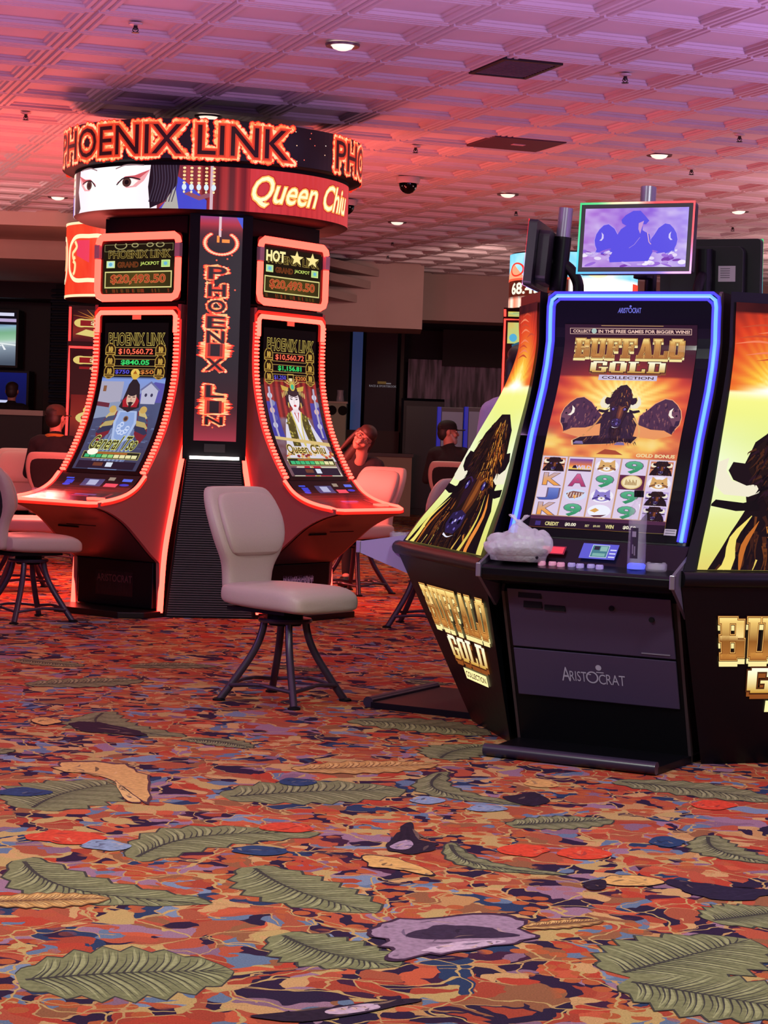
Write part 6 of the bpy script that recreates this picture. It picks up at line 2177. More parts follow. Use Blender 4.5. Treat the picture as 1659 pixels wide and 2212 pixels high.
def person(loc, yaw, label, pose='sit', head_tilt=(0, 0), lean=(0, 0), shirt='14121a', trousers='121118', hair='2a1a18', style='short', cap=None, beard=None, glasses=False, collar=None, scale=1.0, group=None):
    """local front is -y; lean shifts the chest, head_tilt = (roll, yaw) of the head in degrees"""
    root = empty('person', loc, yaw, label, 'person', group)
    sit = pose == 'sit'
    root.scale = (scale * (0.955 if sit else 1.0),) * 3
    ph = 0.66 if sit else 0.95
    pel = Vector((0, 0.06, ph))
    che = Vector((lean[0] * 0.7, 0.05 + lean[1] * 0.7, ph + 0.36))
    nek = Vector((lean[0] * 0.95, 0.03 + lean[1] * 0.95, ph + 0.54))
    hd = Vector((lean[0] * 1.25, 0.0 + lean[1] * 1.2, ph + 0.70))
    Mh = Matrix.Rotation(R(head_tilt[0]), 3, 'Y') @ Matrix.Rotation(R(head_tilt[1]), 3, 'Z')
    body, top, leg = MB(), MB(), MB()
    # torso
    for mb, g in ((body, 0.0), (top, 0.016)):
        mb.ellipsoid(pel + Vector((0, 0, 0.04)), (0.165 + g, 0.115 + g, 0.13 + g))
        mb.ellipsoid(pel.lerp(che, 0.5), (0.150 + g, 0.105 + g, 0.17 + g))
        mb.ellipsoid(che, (0.175 + g, 0.115 + g, 0.17 + g))
        mb.capsule(che + Vector((-0.14, 0, 0.10)), che + Vector((0.14, 0, 0.10)), 0.072 + g, 0.072 + g)
        mb.capsule(che + Vector((0, 0.01, 0.12)), nek, 0.075 + g, 0.055 + g * 0.6)
    body.capsule(nek - Vector((0, 0, .05)), hd - Vector((0, -0.02, 0.04)), 0.056, 0.056)
    # arms
    for s in (-1, 1):
        sh = che + Vector((s * 0.185, 0, 0.10))
        if sit:
            el = sh + Vector((s * 0.07, -0.03, -0.28))
            wr = el + Vector((-s * 0.06, -0.22, 0.05))
        else:
            el = sh + Vector((s * 0.055, 0.02, -0.29))
            wr = el + Vector((-s * 0.01, -0.08, -0.24))
        body.capsule(sh, el, 0.050, 0.040).capsule(el, wr, 0.038, 0.026)
        top.capsule(sh, el, 0.066, 0.055).capsule(el, el.lerp(wr, 0.93), 0.054, 0.040)
        hand(body, wr, wr - el, s)
        hip = pel + Vector((s * 0.09, -0.01, -0.01))
        if sit:
            kn = hip + Vector((s * 0.05, -0.44, -0.02))
            an = kn + Vector((s * 0.01, -0.02, -0.45))
        else:
            kn = Vector((s * 0.10, 0.02, 0.50))
            an = Vector((s * 0.11, 0.05, 0.085))
        for mb, g in ((body, 0.0), (leg, 0.014)):
            mb.capsule(hip, kn, 0.080 + g, 0.056 + g).capsule(kn, an if mb is body else kn.lerp(an, 0.94), 0.054 + g, 0.036 + g)
        body.capsule(an, Vector((an.x, an.y - 0.14, 0.035 if not sit else an.z - 0.07)), 0.036, 0.030)
        sm = MB()
        zf = an.z - 0.085
        sm.loft([rring(an.x, an.y - 0.06, zf + h, 0.05 * k, 0.145 * k, 2.6, 16) for h, k in ((0, 0.95), (0.02, 1.0), (0.05, 0.9), (0.075, 0.6))])
        sm.build('shoe', mat('shoe_dark', '15120f', rough=0.5), root, smooth=True)
    leg.ellipsoid(pel, (0.182, 0.132, 0.12))
    # head with a face
    def H(x, y, z):
        return hd + Mh @ Vector((x, y, z))
    R4 = Mh
    body.ellipsoid(H(0, 0.012, 0.025), (0.077, 0.095, 0.092), R4)
    body.ellipsoid(H(0, -0.030, -0.035), (0.062, 0.062, 0.080), R4)
    body.ellipsoid(H(0, -0.060, -0.085), (0.033, 0.026, 0.028), R4)
    body.capsule(H(0, -0.088, 0.012), H(0, -0.108, -0.028), 0.010, 0.016)
    body.ellipsoid(H(0, -0.075, 0.032), (0.055, 0.018, 0.012), R4)
    body.ellipsoid(H(0, -0.088, -0.060), (0.024, 0.012, 0.008), R4)
    for s in (-1, 1):
        body.ellipsoid(H(s * 0.080, 0.012, -0.005), (0.012, 0.022, 0.034), R4)
        body.ellipsoid(H(s * 0.040, -0.070, -0.030), (0.026, 0.022, 0.024), R4)
    soft(body, 'body', skin_m, root, 0.0085, 4)
    for s in (-1, 1):
        e = MB().ellipsoid(H(s * 0.033, -0.0815, 0.010), (0.0135, 0.009, 0.0085), R4, 12, 8)
        e.build('eye', mat('eye_white', 'e0d8d0', rough=0.2), root, smooth=True)
        MB().ellipsoid(H(s * 0.033, -0.0905, 0.010), (0.006, 0.003, 0.006), R4, 10, 6).build('iris', mat('iris_dark', '1c1210', rough=0.2), root, smooth=True)
        MB().tube([H(s * 0.015, -0.094, 0.030), H(s * 0.034, -0.095, 0.035), H(s * 0.055, -0.084, 0.030)], [0.003, 0.004, 0.002], 6).build('eyebrow', mat('brow_' + hair, hair, rough=0.8), root)
    MB().tube([H(-0.024, -0.096, -0.060), H(0, -0.102, -0.058), H(0.024, -0.096, -0.060)], [0.003, 0.006, 0.003], 8).build('mouth', mat('lips', '9a4a4a', rough=0.5), root, smooth=True)
    soft(top, 'jacket', mat('cloth_' + shirt, shirt, rough=0.85, bump=0.1, nscale=120), root, 0.011, 4)
    soft(leg, 'trousers', mat('cloth_' + trousers, trousers, rough=0.85, bump=0.1, nscale=120), root, 0.012, 4)
    if collar:
        MB().tube([nek + Vector((0.082 * math.cos(t), 0.01 + 0.078 * math.sin(t), -0.012 + 0.012 * math.sin(t))) for t in [2 * math.pi * k / 16 for k in range(16)]], 0.020, 8, True).build('collar', mat('cloth_' + collar, collar, rough=0.85), root, smooth=True)
    hm = mat('hair_' + hair, hair, rough=0.55, noise=0.4, nscale=150)
    hb = MB()
    if style in ('short', 'long'):
        hb.ellipsoid(H(0, 0.030, 0.045), (0.085, 0.096, 0.086), R4)
        hb.ellipsoid(H(0, 0.055, -0.010), (0.078, 0.068, 0.085), R4)
    if style == 'long':
        for s in (-1, 1):
            hb.capsule(H(s * 0.078, 0.010, 0.03), H(s * 0.088, 0.03, -0.10), 0.022, 0.026)
            hb.capsule(H(s * 0.088, 0.03, -0.10), H(s * 0.092, 0.04, -0.24), 0.026, 0.016)
        hb.capsule(H(0, 0.075, -0.02), H(0, 0.10, -0.25), 0.070, 0.055)
    if style == 'tied':
        hb.ellipsoid(H(0, 0.034, 0.040), (0.085, 0.094, 0.084), R4)
        hb.ellipsoid(H(0, 0.060, -0.02), (0.074, 0.060, 0.075), R4)
        for s in (-1, 1):
            hb.capsule(H(s * 0.076, 0.02, 0.04), H(s * 0.082, 0.03, -0.09), 0.016, 0.020)
            hb.capsule(H(s * 0.082, 0.03, -0.09), H(s * 0.10, 0.05, -0.17), 0.020, 0.012)
    if hb.v:
        hb.ellipsoid(H(0, 0.004, 0.068), (0.084, 0.093, 0.060), R4)
        soft(hb, 'hair', hm, root, 0.009, 5)
    if cap:
        cb_ = MB()
        rings = []
        for (z, k) in ((0.030, 1.0), (0.06, 0.99), (0.095, 0.88), (0.118, 0.66), (0.130, 0.34), (0.133, 0.05)):
            rings.append([H(x, y, zz) for x, y, zz in rring(0, 0.012, z, 0.090 * k, 0.107 * k, 2.2, 24)])
        cb_.loft(rings)
        co = cb_.build('cap', mat('cap_' + cap, cap, rough=0.8, bump=0.1, nscale=150), root, smooth=True)
        vz = MB()
        vz.loft([[H(x, y, z + 0.03 - 2.2 * x * x) for x, y, z in rring(0, -0.125, dz, 0.074, 0.062, 2.4, 20)] for dz in (0.0, 0.006)])
        vz.build('visor', mat('cap_' + cap, cap), co, smooth=True)
    if beard:
        bb = MB()
        bb.ellipsoid(H(0, -0.068, -0.095), (0.050, 0.038, 0.045), R4)
        for s in (-1, 1):
            bb.capsule(H(s * 0.064, -0.02, -0.03), H(s * 0.04, -0.06, -0.085), 0.016, 0.024)
        soft(bb, 'beard', mat('beard_' + beard, beard, rough=0.9), root, 0.008, 4)
    if glasses:
        gb = MB()
        for s in (-1, 1):
            gb.tube([H(s * 0.034 + 0.025 * math.cos(t), -0.106 + 0.004 * abs(math.cos(t)), 0.006 + 0.018 * math.sin(t)) for t in [2 * math.pi * k / 18 for k in range(18)]], 0.0024, 6, True)
            gb.tube([H(s * 0.059, -0.103, 0.010), H(s * 0.078, -0.05, 0.012), H(s * 0.083, 0.01, 0.010)], 0.0022, 6)
        gb.tube([H(-0.010, -0.107, 0.010), H(0, -0.110, 0.014), H(0.010, -0.107, 0.010)], 0.0022, 6)
        gb.build('glasses', mat('spectacle_metal', '5a4038', rough=0.3, metal=0.5), root, smooth=True)
    return root


person((-2.93, 17.98, 0), R(175), 'man in brown cap and dark hooded jacket seated with back to the aisle', lean=(0.02, -0.03), shirt='120f18', cap='4a3428', collar='a8742c', hair='1c1414', style='short', head_tilt=(0, -18))
person((-.33, 17.0, -0.075), R(-14), 'woman with glasses and tied brown hair leaning to one side behind the queen machine', lean=(0.16, -0.16), head_tilt=(40, 6), shirt='241a20', hair='3c2420', style='long', glasses=True)
person((.72, 20.95, 0), R(170), 'bearded man in black cap seated with his back to the aisle', lean=(0.07, 0.0), shirt='141016', cap='100e12', beard='b8a8a4', hair='2a2422', style='short', head_tilt=(0, -70))
person((.70, 10.62, 0), R(200), 'person with dark hair and lavender top standing behind the left bison panel', 'stand', shirt='a890b8', trousers='14121a', hair='1c1016', style='long', scale=1.0)
person((-4.95, 26.6, 0), R(180), 'person in dark clothes behind the pale edged partition under the screens', 'stand', shirt='16121a', trousers='121118', hair='3a2a26', style='short', scale=0.99)


# ================================================================== things on the decks
def deck_pt(k, x, o, z):
    yaw = GPSI + k
    n = Vector((math.sin(yaw), -math.cos(yaw), 0))
    r = Vector((math.cos(yaw), math.sin(yaw), 0))
    return GPOD + n * (GD + o) + r * x + Vector((0, 0, z))


def film(name):
    return mat(name, 'e4dcec', rough=0.25, alpha=0.52, trans=0.0, sheen=0.2, bump=0.6, nscale=38)


bag_at = deck_pt(0, -0.272, 0.47, 0.789)
bag = empty('plastic_bag', bag_at, GPSI, 'knotted white plastic bag lying on the deck of the blue edged machine', 'bag')
bm_ = MB()
bm_.ellipsoid((0, 0, 0.062), (0.150, 0.075, 0.064), None, 72, 48)
vv = []
for (x, y, z) in bm_.v:
    t = math.atan2(z - 0.062, x)
    r_ = 1 + 0.16 * (fbm(x * 16 + 9, z * 16 + y * 11, 61) - 0.5) + 0.09 * (abs(vnoise(x * 34 + z * 14, y * 30 + z * 26, 8) - 0.5) * 2 - 0.5)
    zz = z
    if z < 0.02:
        zz = 0.002 + 0.3 * max(0, z - 0.0) * 0.5
    k = 1.0 + 0.25 * max(0, x / 0.155)
    vv.append((x * r_, y * r_ * 1.05, (zz * k if z > 0.02 else zz) * r_ + 0.045 * math.exp(-((x + 0.0) / 0.035) ** 2) * max(0, (z - 0.09) / 0.05)))
bm_.v = vv
bm_.build('film', film('bag_film'), bag, smooth=R(180))
kn = MB()
kn.ellipsoid((0.0, 0, 0.160), (0.016, 0.014, 0.012))
for s in (-1, 1):
    kn.loft([[(s * 0.004 + s * t * 0.030 + 0.012 * t * math.cos(q), 0.010 * math.sin(q) * (0.5 + t), 0.160 + 0.028 * t + 0.004 * math.cos(3 * q)) for q in [2 * math.pi * i / 10 for i in range(10)]] for t in (0, 0.4, 0.8, 1.0)])
kn.build('knot', film('bag_film'), bag, smooth=True)
tb = empty('takeout_box', bag_at + Vector((0.01, 0, 0.006)), GPSI, 'dark takeout box seen through the white plastic bag', 'box')
MB().loft([[(x, y, z) for x, y, z in rring(0.0, 0, z, hx, hy, 6, 28)] for z, hx, hy in ((0.0, 0.088, 0.048), (0.035, 0.100, 0.054), (0.037, 0.104, 0.057), (0.045, 0.104, 0.057), (0.050, 0.095, 0.05))]).build('tub', mat('box_dark', '1a1424', rough=0.4), tb, smooth=True)

glass_m = mat('clear_plastic', 'e8e0f8', rough=0.06, alpha=0.16, spec=0.6)
btl_at = deck_pt(0, 0.225, 0.455, 0.789)
bt = empty('water_bottle', btl_at, GPSI, 'clear slim bottle with black cap at the right end of the deck', 'bottle')
MB().lathe([(0.0, 0.002), (0.034, 0.002), (0.036, 0.01), (0.036, 0.10), (0.034, 0.14), (0.036, 0.18), (0.035, 0.215), (0.028, 0.245), (0.018, 0.265), (0.016, 0.285), (0.0, 0.286)], n=28).build('body', glass_m, bt, smooth=True)
MB().lathe([(0.0, 0.284), (0.019, 0.284), (0.019, 0.308), (0.017, 0.310), (0.0, 0.310)], n=24).build('cap', black, bt, smooth=R(30))
lw = Art()
lw.rect(0.0, 0, 1, 1, '2a1c38', 0)
lw.rect(0.25, 0.12, 0.75, 0.30, '8a7a9c', 1)
lw.rect(0.30, 0.55, 0.45, 0.85, '7a6a8c', 1)
lw.rect(0.55, 0.60, 0.70, 0.90, '7a6a8c', 1)


def bS(u, v):
    t = (u - 0.5) * 0.9
    n = Vector((math.sin(t), -math.cos(t), 0))
    return n * 0.0362 + Vector((0, 0, 0.165 - 0.12 * v)), n


lw.build('bottle_label', bS, attr_mat('label_print', rough=0.4), bt, ucuts=8)


def ashtray(loc, label, r=0.042, h=0.032):
    o = empty('ashtray', loc, 0, label, 'ashtray', None)
    MB().lathe([(0.0, 0.002), (r * 0.9, 0.002), (r, 0.008), (r, h), (r * 0.86, h), (r * 0.80, 0.010), (0.0, 0.009)], n=24).build('dish', glass_m, o, smooth=R(35))
    rim_ = MB()
    for k in range(3):
        t = 2.1 * k + 0.4
        rim_.box(r * 0.80 * math.cos(t) - 0.006, r * 0.80 * math.cos(t) + 0.006, r * 0.80 * math.sin(t) - 0.006, r * 0.80 * math.sin(t) + 0.006, h, h + 0.004)
    rim_.build('rim', glass_m, o)
    return o


ashtray(deck_pt(0, 0.315, 0.475, 0.787), 'clear round ashtray beside the slim bottle on the deck')
ashtray(deck_pt(-math.pi / 2, 0.30, 0.50, 0.793), 'clear ashtray on the lavender ended deck behind the left bison panel', 0.05)
la_, ang_ = pod_place(-math.pi / 4, 0.739 + 0.60)
rr_ = Vector((math.cos(ang_), math.sin(ang_), 0))
ashtray(la_ + rr_ * -0.28 + Vector((0, 0, 0.792)), 'clear glass ashtray at the far end of the warrior machine deck', 0.05, 0.04)


# ================================================================== fittings on the ceiling
fit_white = mat('fitting_white', 'b8a8ac', rough=0.5)
fit_dark = mat('fitting_dark', '1c1218', rough=0.4)


def make_sprinkler():
    o = empty('sprinkler')
    MB().lathe([(0, 0.0), (.040, 0.0), (.036, -.010), (.014, -.014), (0, -.014)], n=20).build('escutcheon', fit_white, o, smooth=R(40))
    b_ = MB().lathe([(0, -.010), (.011, -.012), (.012, -.030), (.007, -.040), (0, -.040)], n=12)
    b_.lathe([(0, -.052), (.022, -.052), (.022, -.055), (0, -.055)], n=14)
    for s in (-1, 1):
        b_.tube([(s * .010, 0, -.025), (s * .016, 0, -.040), (s * .004, 0, -.053)], .003, 6)
    b_.build('head', fit_dark, o)
    return o


CZ = CEIL + 0.004
spr = [((293, 50), 'sprinkler highest in view above the round sign, on a pink panel'), ((56, 243), 'sprinkler near the left frame edge above the round sign'),
       ((898, 315), 'sprinkler midway between round sign and dark ceiling hatch'), ((1351, 160), 'sprinkler to the right of the slatted ceiling vent'),
       ((848, 520), 'far sprinkler below the dome camera, nearer of two'), ((838, 550), 'far sprinkler below the dome camera, farther of two'),
       ((1115, 454), 'sprinkler just left of the side-on black monitor'), ((1494, 363), 'sprinkler above and right of the rainbow edged monitor'),
       ((1598, 290), 'sprinkler nearest the right frame edge'), ((1583, 488), 'sprinkler above the rear-facing black monitor')]
s0 = make_sprinkler()
for i, ((px, py), lab) in enumerate(spr):
    o = s0 if i == 0 else copy_tree(s0)
    o.location = G(px, py, CZ)
    tag(o, lab, 'sprinkler', 'ceiling sprinklers')


def make_downlight():
    o = empty('downlight')
    MB().lathe([(.070, .006), (.072, -.004), (.098, -.008), (.102, 0.006)], n=28).build('trim_ring', mat('downlight_trim', '5a4448', rough=0.4), o, smooth=True)
    MB().lathe([(0, -.030), (.03, -.028), (.055, -.018), (.071, 0.004)], n=28).build('lens', mat('downlight_lens', 'e8dcc8', emit=1.0, ecol='fff0dc', rough=0.4), o, smooth=True)
    return o


d0 = make_downlight()
for i, ((px, py), lab) in enumerate([((740, 98), 'downlight nearest the camera, left of the slatted vent'), ((450, 252), 'downlight directly above the round sign'),
                                     ((125, 426), 'downlight left of the round sign above the rose soffit'), ((858, 480), 'downlight below the hanging dome camera'),
                                     ((1097, 420), 'downlight left of the steel monitor pole'), ((1424, 335), 'downlight above the rainbow edged monitor'),
                                     ((1595, 456), 'downlight above the rear-facing monitor at the right')]):
    o = d0 if i == 0 else copy_tree(d0)
    o.location = G(px, py, CEIL - 0.006)
    tag(o, lab, 'downlight', 'ceiling downlights')
    lamp('downlight_glow', 'SPOT', o.location + Vector((0, 0, -0.06)), (1.0, 0.84, 0.66), 75, 0.06, o.location + Vector((0, 0, -2)), R(110))


def dome(px, py, label, r=0.095):
    o = empty('dome_camera', G(px, py, CEIL - 0.0), 0, label, 'camera', 'ceiling dome cameras')
    MB().lathe([(0, 0.0), (r * 1.05, 0.0), (r * 1.12, -.02), (r, -.055), (0, -.055)], n=28).build('housing', fit_white, o, smooth=R(40))
    MB().lathe([(r * 0.86, -.055)] + [(r * 0.86 * math.cos(R(a_)), -.055 - r * 0.95 * math.sin(R(a_))) for a_ in (15, 35, 55, 75, 90)], n=28).build('dome', gloss_black, o, smooth=True)


dome(882, 383, 'dark dome camera hanging to the right of the round sign')
dome(748, 432, 'dome camera peeking out behind the right end of the round sign')


def tile_frame(ij):
    u0, v0 = OX + ij[0] * TS, OY + ij[1] * TS
    return Vector(((u0 + TS / 2) * ca_ - (v0 + TS / 2) * sa_, (u0 + TS / 2) * sa_ + (v0 + TS / 2) * ca_, CEIL))


c_ = G(1113, 142, CEIL)
vt = empty('air_vent', (c_.x, c_.y, CEIL), TY, 'small dark slatted air vent near the top of the picture', 'vent')
MB().box(-.17, .17, -.26, .26, -.012, .004).build('backing', mat('vent_void', '0c080c', rough=0.8), vt)
vf = MB()
for (x0, x1, y0, y1) in ((-.19, -.165, -.28, .28), (.165, .19, -.28, .28), (-.165, .165, -.28, -.255), (-.165, .165, .255, .28)):
    vf.box(x0, x1, y0, y1, -.024, .004)
vf.build('frame', fit_dark, vt)
for k in range(12):
    MB().box(-.165, .165, -.24 + .0405 * k, -.225 + .0405 * k, -.022, -.010, 0, Matrix.Rotation(0.0, 4, 'X')).build('slat', mat('vent_slat', '4a3440', rough=0.5), vt)
c_ = G(1115, 306, CEIL)
ht = empty('ceiling_hatch', (c_.x, c_.y, CEIL), TY, 'flat dark square hatch in the ceiling with a small pale mark', 'hatch')
MB().box(-.29, .29, -.29, .29, -.024, .004).build('panel', mat('hatch_dark', '4a2438', rough=0.6, noise=0.3, nscale=8), ht, bevel=0.004)
MB().box(-.04, .06, -.05, .01, -.0275, -.022).build('mark', mat('hatch_mark', 'b890a0', rough=0.5), ht)


# ================================================================== machines and fittings farther back
def far_machine(loc, yaw, label, colr, scr, w=0.6, zt=(2.02, 1.02), top=(2.42, 2.06), group=None):
    root = empty('slot_machine', loc, yaw, label, 'slot machine', group)
    prof = [(0.45, top[0] + 0.02), (0.02, top[0] + 0.02), (0.0, zt[0]), (-0.02, 1.5), (-0.10, 1.15), (-0.22, 0.92), (-0.42, 0.80), (-0.42, 0.74), (-0.16, 0.55), (-0.12, 0.0), (0.45, 0.0)]
    MB().prism(prof, -w / 2, w / 2, 'x').build('cabinet', black, root)
    of = prof_fn([(0.0, 2.6), (0.0, 1.75), (0.02, 1.5), (0.10, 1.15), (0.16, 1.0)])
    scr(0).build('screen', curved_S(of, -w / 2 + .05, w / 2 - .05, zt[0] - 0.03, zt[1], 0.006), screen_m, root, vcuts=14, clip=True, gap=0.001)
    scr(1).build('topper_screen', flat_map((-w / 2 + .05, -0.008, top[0] - 0.02), (1, 0, 0), (0, 0, -1), w - .10, top[0] - top[1] - 0.04, (0, -1, 0)), screen_m, root, clip=True, gap=0.001)
    nm = mat('far_neon_' + colr, '200404', emit=4.0, ecol=colr)
    q = [(-w / 2 + .02, -of(z) - 0.012, z) for z in (1.02, 1.15, 1.3, 1.5, 1.75, zt[0])]
    MB().tube(q + [(-x, y, z) for x, y, z in reversed(q)], 0.012, 6).build('rim_neon', nm, root, smooth=True)
    for s in (-1, 1):
        MB().tube([(s * (w / 2 - .02), -0.015, top[1] + 0.02), (s * (w / 2 - .02), -0.03, top[0])], 0.012, 6).build('topper_neon', nm, root)
    MB().box(-w / 2 + .03, w / 2 - .03, -0.40, -0.24, 0.80, 0.815).build('button_deck', gloss_black, root)
    return root


def coin_game(which):
    a = Art()
    a.field(lambda u, v: ramp([(0, '2a0608'), (0.35, '5a1014'), (0.7, '8a2c20'), (1, '4a1418')], v + 0.2 * (fbm(u * 5, v * 6, which) - .5)), 14, 20)
    if which:
        for k in range(7):
            t = R(-160 + 23 * k)
            a.line([(0.45, 0.30), (0.45 + 0.5 * math.cos(t), 0.30 + 0.35 * math.sin(t))], 0.04, 'c8782c', 1, taper=True)
        rows = ((0.30, 0.55),)
    else:
        rows = ((0.06, 0.14), (0.16, 0.21))
    for (y0, y1) in rows:
        h = y1 - y0
        a.ell(0.16, (y0 + y1) / 2, 0.14, h * 0.55, 'e0c870', 2)
        a.rect(0.16, y0, 0.84, y1, 'e0c870', 2)
        a.ell(0.84, (y0 + y1) / 2, 0.14, h * 0.55, 'e0c870', 2)
        a.rect(0.14, y0 + h * .15, 0.86, y1 - h * .15, '8a1418', 3)
        a.text('$$$', 0.35, y0 + h * .25, 0.65, y1 - h * .25, 'f0d8a0', 4, offset=0.04)
    if which:
        a.poly([(0.05, 0.78), (0.25, 0.62), (0.5, 0.70), (0.8, 0.62), (1, 0.80), (0.5, 0.88)], 'e0cc78', 2)
    else:
        a.poly([(0.05, 0.25), (0.3, 0.22), (0.9, 0.24), (0.7, 0.28), (0.2, 0.28)], 'e0cc78', 2)
        for y, c in ((0.31, '4a9c4c'), (0.36, '6a7ac8')):
            a.rect(0.08, y - 0.018, 0.92, y + 0.018, 'c8c890', 2)
            a.rect(0.10, y - 0.014, 0.90, y + 0.014, c, 3)
        a.ell(0.4, 0.62, 0.16, 0.05, 'c8d060', 2)
        a.ell(0.4, 0.70, 0.30, 0.07, 'd8c878', 2)
        a.ell(0.4, 0.70, 0.20, 0.045, '8a3420', 3)
        a.poly([(0.2, 0.80), (0.7, 0.80), (0.6, 1), (0.3, 1)], '8a6a4a', 2)
    return a


far_machine((-2.93, 20.35, 0), R(6), 'far slot machine with gold coin pictures beneath the red drum sign', 'ff2a28', coin_game, 0.62)
sg = empty('drum_sign', (-2.80, 21.55, 0), 0, 'glowing red drum sign with gold scrolls behind the warrior machine', 'sign')
MB().lathe([(0, 2.56), (0.66, 2.56), (0.67, 2.58), (0.67, 3.34), (0.66, 3.36), (0, 3.36)], n=48).build('drum', mat('drum_red_shell', '50100c', rough=0.5), sg, smooth=True)
MB().tube([(0, 0, 2.57), (0, 0, 0.0)], 0.14, 12).build('post', black, sg)
da = Art()
da.field(lambda u, v: mixc('e82a18', 'f4502c', fbm(u * 60, v * 5, 77)), 90, 8)
da.rect(0, 0.0, 1, 0.035, 'ffe8b8', 2)
da.rect(0, 0.965, 1, 1.0, 'ffe8b8', 2)
for k in range(-3, 4):
    c0 = 0.5 + k * 0.155 - 0.005
    sx = 1.0
    for s in (1,):
        b0 = c0
        da.line([(b0 + 0.075, 0.20), (b0 + 0.03, 0.20), (b0 + 0.006, 0.27), (b0 - 0.006, 0.38), (b0 - 0.006, 0.60), (b0 + 0.006, 0.71), (b0 + 0.03, 0.78), (b0 + 0.075, 0.78)], 0.010, 'fff0c0', 3, 0.18, smooth=4)
        da.line([(b0 + 0.022, 0.26), (b0 + 0.030, 0.33), (b0 + 0.022, 0.38), (b0 + 0.012, 0.42), (b0 + 0.016, 0.49), (b0 + 0.024, 0.47)], 0.008, 'ffe0a0', 3, 0.18, smooth=4)
        da.line([(b0 + 0.014, 0.52), (b0 + 0.024, 0.56), (b0 + 0.022, 0.66), (b0 + 0.016, 0.70)], 0.008, 'ffe0a0', 3, 0.18, smooth=4)
        da.poly([(b0 + 0.03, 0.25), (b0 + 0.075, 0.25), (b0 + 0.075, 0.55), (b0 + 0.03, 0.45)], 'e83a58', 2)
    if k < 3:
        b1 = c0 + 0.125
        da.line([(b1 - 0.055, 0.20), (b1 - 0.02, 0.20), (b1 - 0.004, 0.27), (b1 + 0.004, 0.40), (b1 + 0.004, 0.60), (b1 - 0.004, 0.71), (b1 - 0.02, 0.78), (b1 - 0.055, 0.78)], 0.010, 'fff0c0', 3, 0.18, smooth=4)
        da.line([(b1 - 0.020, 0.30), (b1 - 0.012, 0.38), (b1 - 0.010, 0.52), (b1 - 0.018, 0.64)], 0.008, 'ffe0a0', 3, 0.18, smooth=4)


def drS(rad, z0, z1):
    def S(u, v):
        t = (u - 0.5) * 2 * math.pi
        n = Vector((math.sin(t), -math.cos(t), 0))
        return n * rad + Vector((0, 0, z0 + (z1 - z0) * v)), n
    return S


da.build('drum_picture', drS(0.672, 3.35, 2.57), attr_mat('drum_light', emit=1.1, rough=0.4), sg, ucuts=90, gap=0.0015)

# sign and machine behind the left bison panel
s2 = empty('jackpot_sign', (1.93, 21.6, 0), 0, 'bright jackpot sign with blue sky picture behind the monitors', 'sign')
MB().lathe([(0, 2.62), (0.66, 2.62), (0.68, 2.64), (0.68, 3.20), (0.66, 3.22), (0, 3.22)], n=48).build('drum', black, s2, smooth=True)
MB().tube([(0, 0, 2.62), (0, 0, 0.0)], 0.2, 12).build('post', mat('post_pale', '8a8088', rough=0.5), s2)
ja = Art()


def sky(u, v):
    d = (u - 0.5) * 360
    if v < 0.46:
        c = mixc('3cb8e8', 'bfe8f4', fbm(d * 0.08, v * 4, 15))
        return mixc(c, 'fff4ec', max(0, 1 - abs(d - 25) / 30) * min(1, v * 3))
    if v < 0.80:
        return mixc('3a1008', '6a1c10', vnoise(d * .2, v * 6, 6)) if d < -8 else mixc('ffffff', 'ffe0d8', abs(d - 25) / 60)
    return mixc('ff7a5a', 'fff0e0', vnoise(d * .3, 2, 3))


ja.field(sky, 150, 14)
ja.poly([(deg(-90), 0.40), (deg(-72), 0.18), (deg(-55), 0.42), (deg(-40), 0.30), (deg(-20), 0.46), (deg(-90), 0.46)], 'f8a078', 2)
ja.ring(deg(-66), 0.30, 0.035, 0.13, 0.008, 'e83a28', 3, ta=0.03)
ja.rect(deg(-100), 0.46, deg(-8), 0.50, 'ff5a3c', 3)
ja.text('68.43', deg(-74), 0.55, deg(-34), 0.75, 'fff4d8', 4, offset=0.03)
ja.line([(deg(8), 0.0), (deg(14), 0.3)], 0.006, 'e85a7a', 3, 0.15)
ja.ell(deg(16), 0.36, 0.03, 0.09, 'fff0b8', 3)
ja.rect(deg(60), 0.5, deg(80), 0.95, 'e8402c', 3)
ja.build('drum_picture', drS(0.682, 3.205, 2.635), attr_mat('drum_light_b', emit=1.25, rough=0.4), s2, ucuts=90, gap=0.0015)


def fish_game(which):
    a = Art()
    a.field(lambda u, v: mixc(mixc('6ad0b0', 'f0e870', fbm(u * 4, v * 4, 3)), 'f0a050', fbm(u * 5 + 3, v * 5, 8) * 0.8), 14, 20)
    a.line([(0.1, 0.3), (0.9, 0.1)], 0.05, '2c5a78', 2)
    for k in range(8):
        a.ell(random.random(), random.random(), 0.08, 0.05, random.choice(('f4f0d0', '58b0d8', 'e8603c', 'f0d040')), 2)
    return a


far_machine((1.44, 20.6, 0), R(-12), 'far slot machine with bright fish picture left of the bison panel top', 'ff3028', fish_game, 0.6, (2.47, 1.62), (2.57, 2.48))


# television screens in the dark recess at the left
def tv(px0, py0, px1, py1, Y, label, pic):
    a_, b_ = P(px0, py1, Y), P(px1, py0, Y)
    o = empty('television', ((a_.x + b_.x) / 2, Y, (a_.z + b_.z) / 2), 0, label, 'television', 'screens in the dark recess')
    w_, h_ = (b_.x - a_.x), (b_.z - a_.z)
    MB().box(-w_ / 2 - .03, w_ / 2 + .03, 0.0, 0.45, -h_ / 2 - .03, h_ / 2 + .03).build('housing', black, o)
    pic.build('screen', flat_map((-w_ / 2, -0.004, h_ / 2), (1, 0, 0), (0, 0, -1), w_, h_, (0, -1, 0)), screen_m, o, clip=True, gap=0.001)


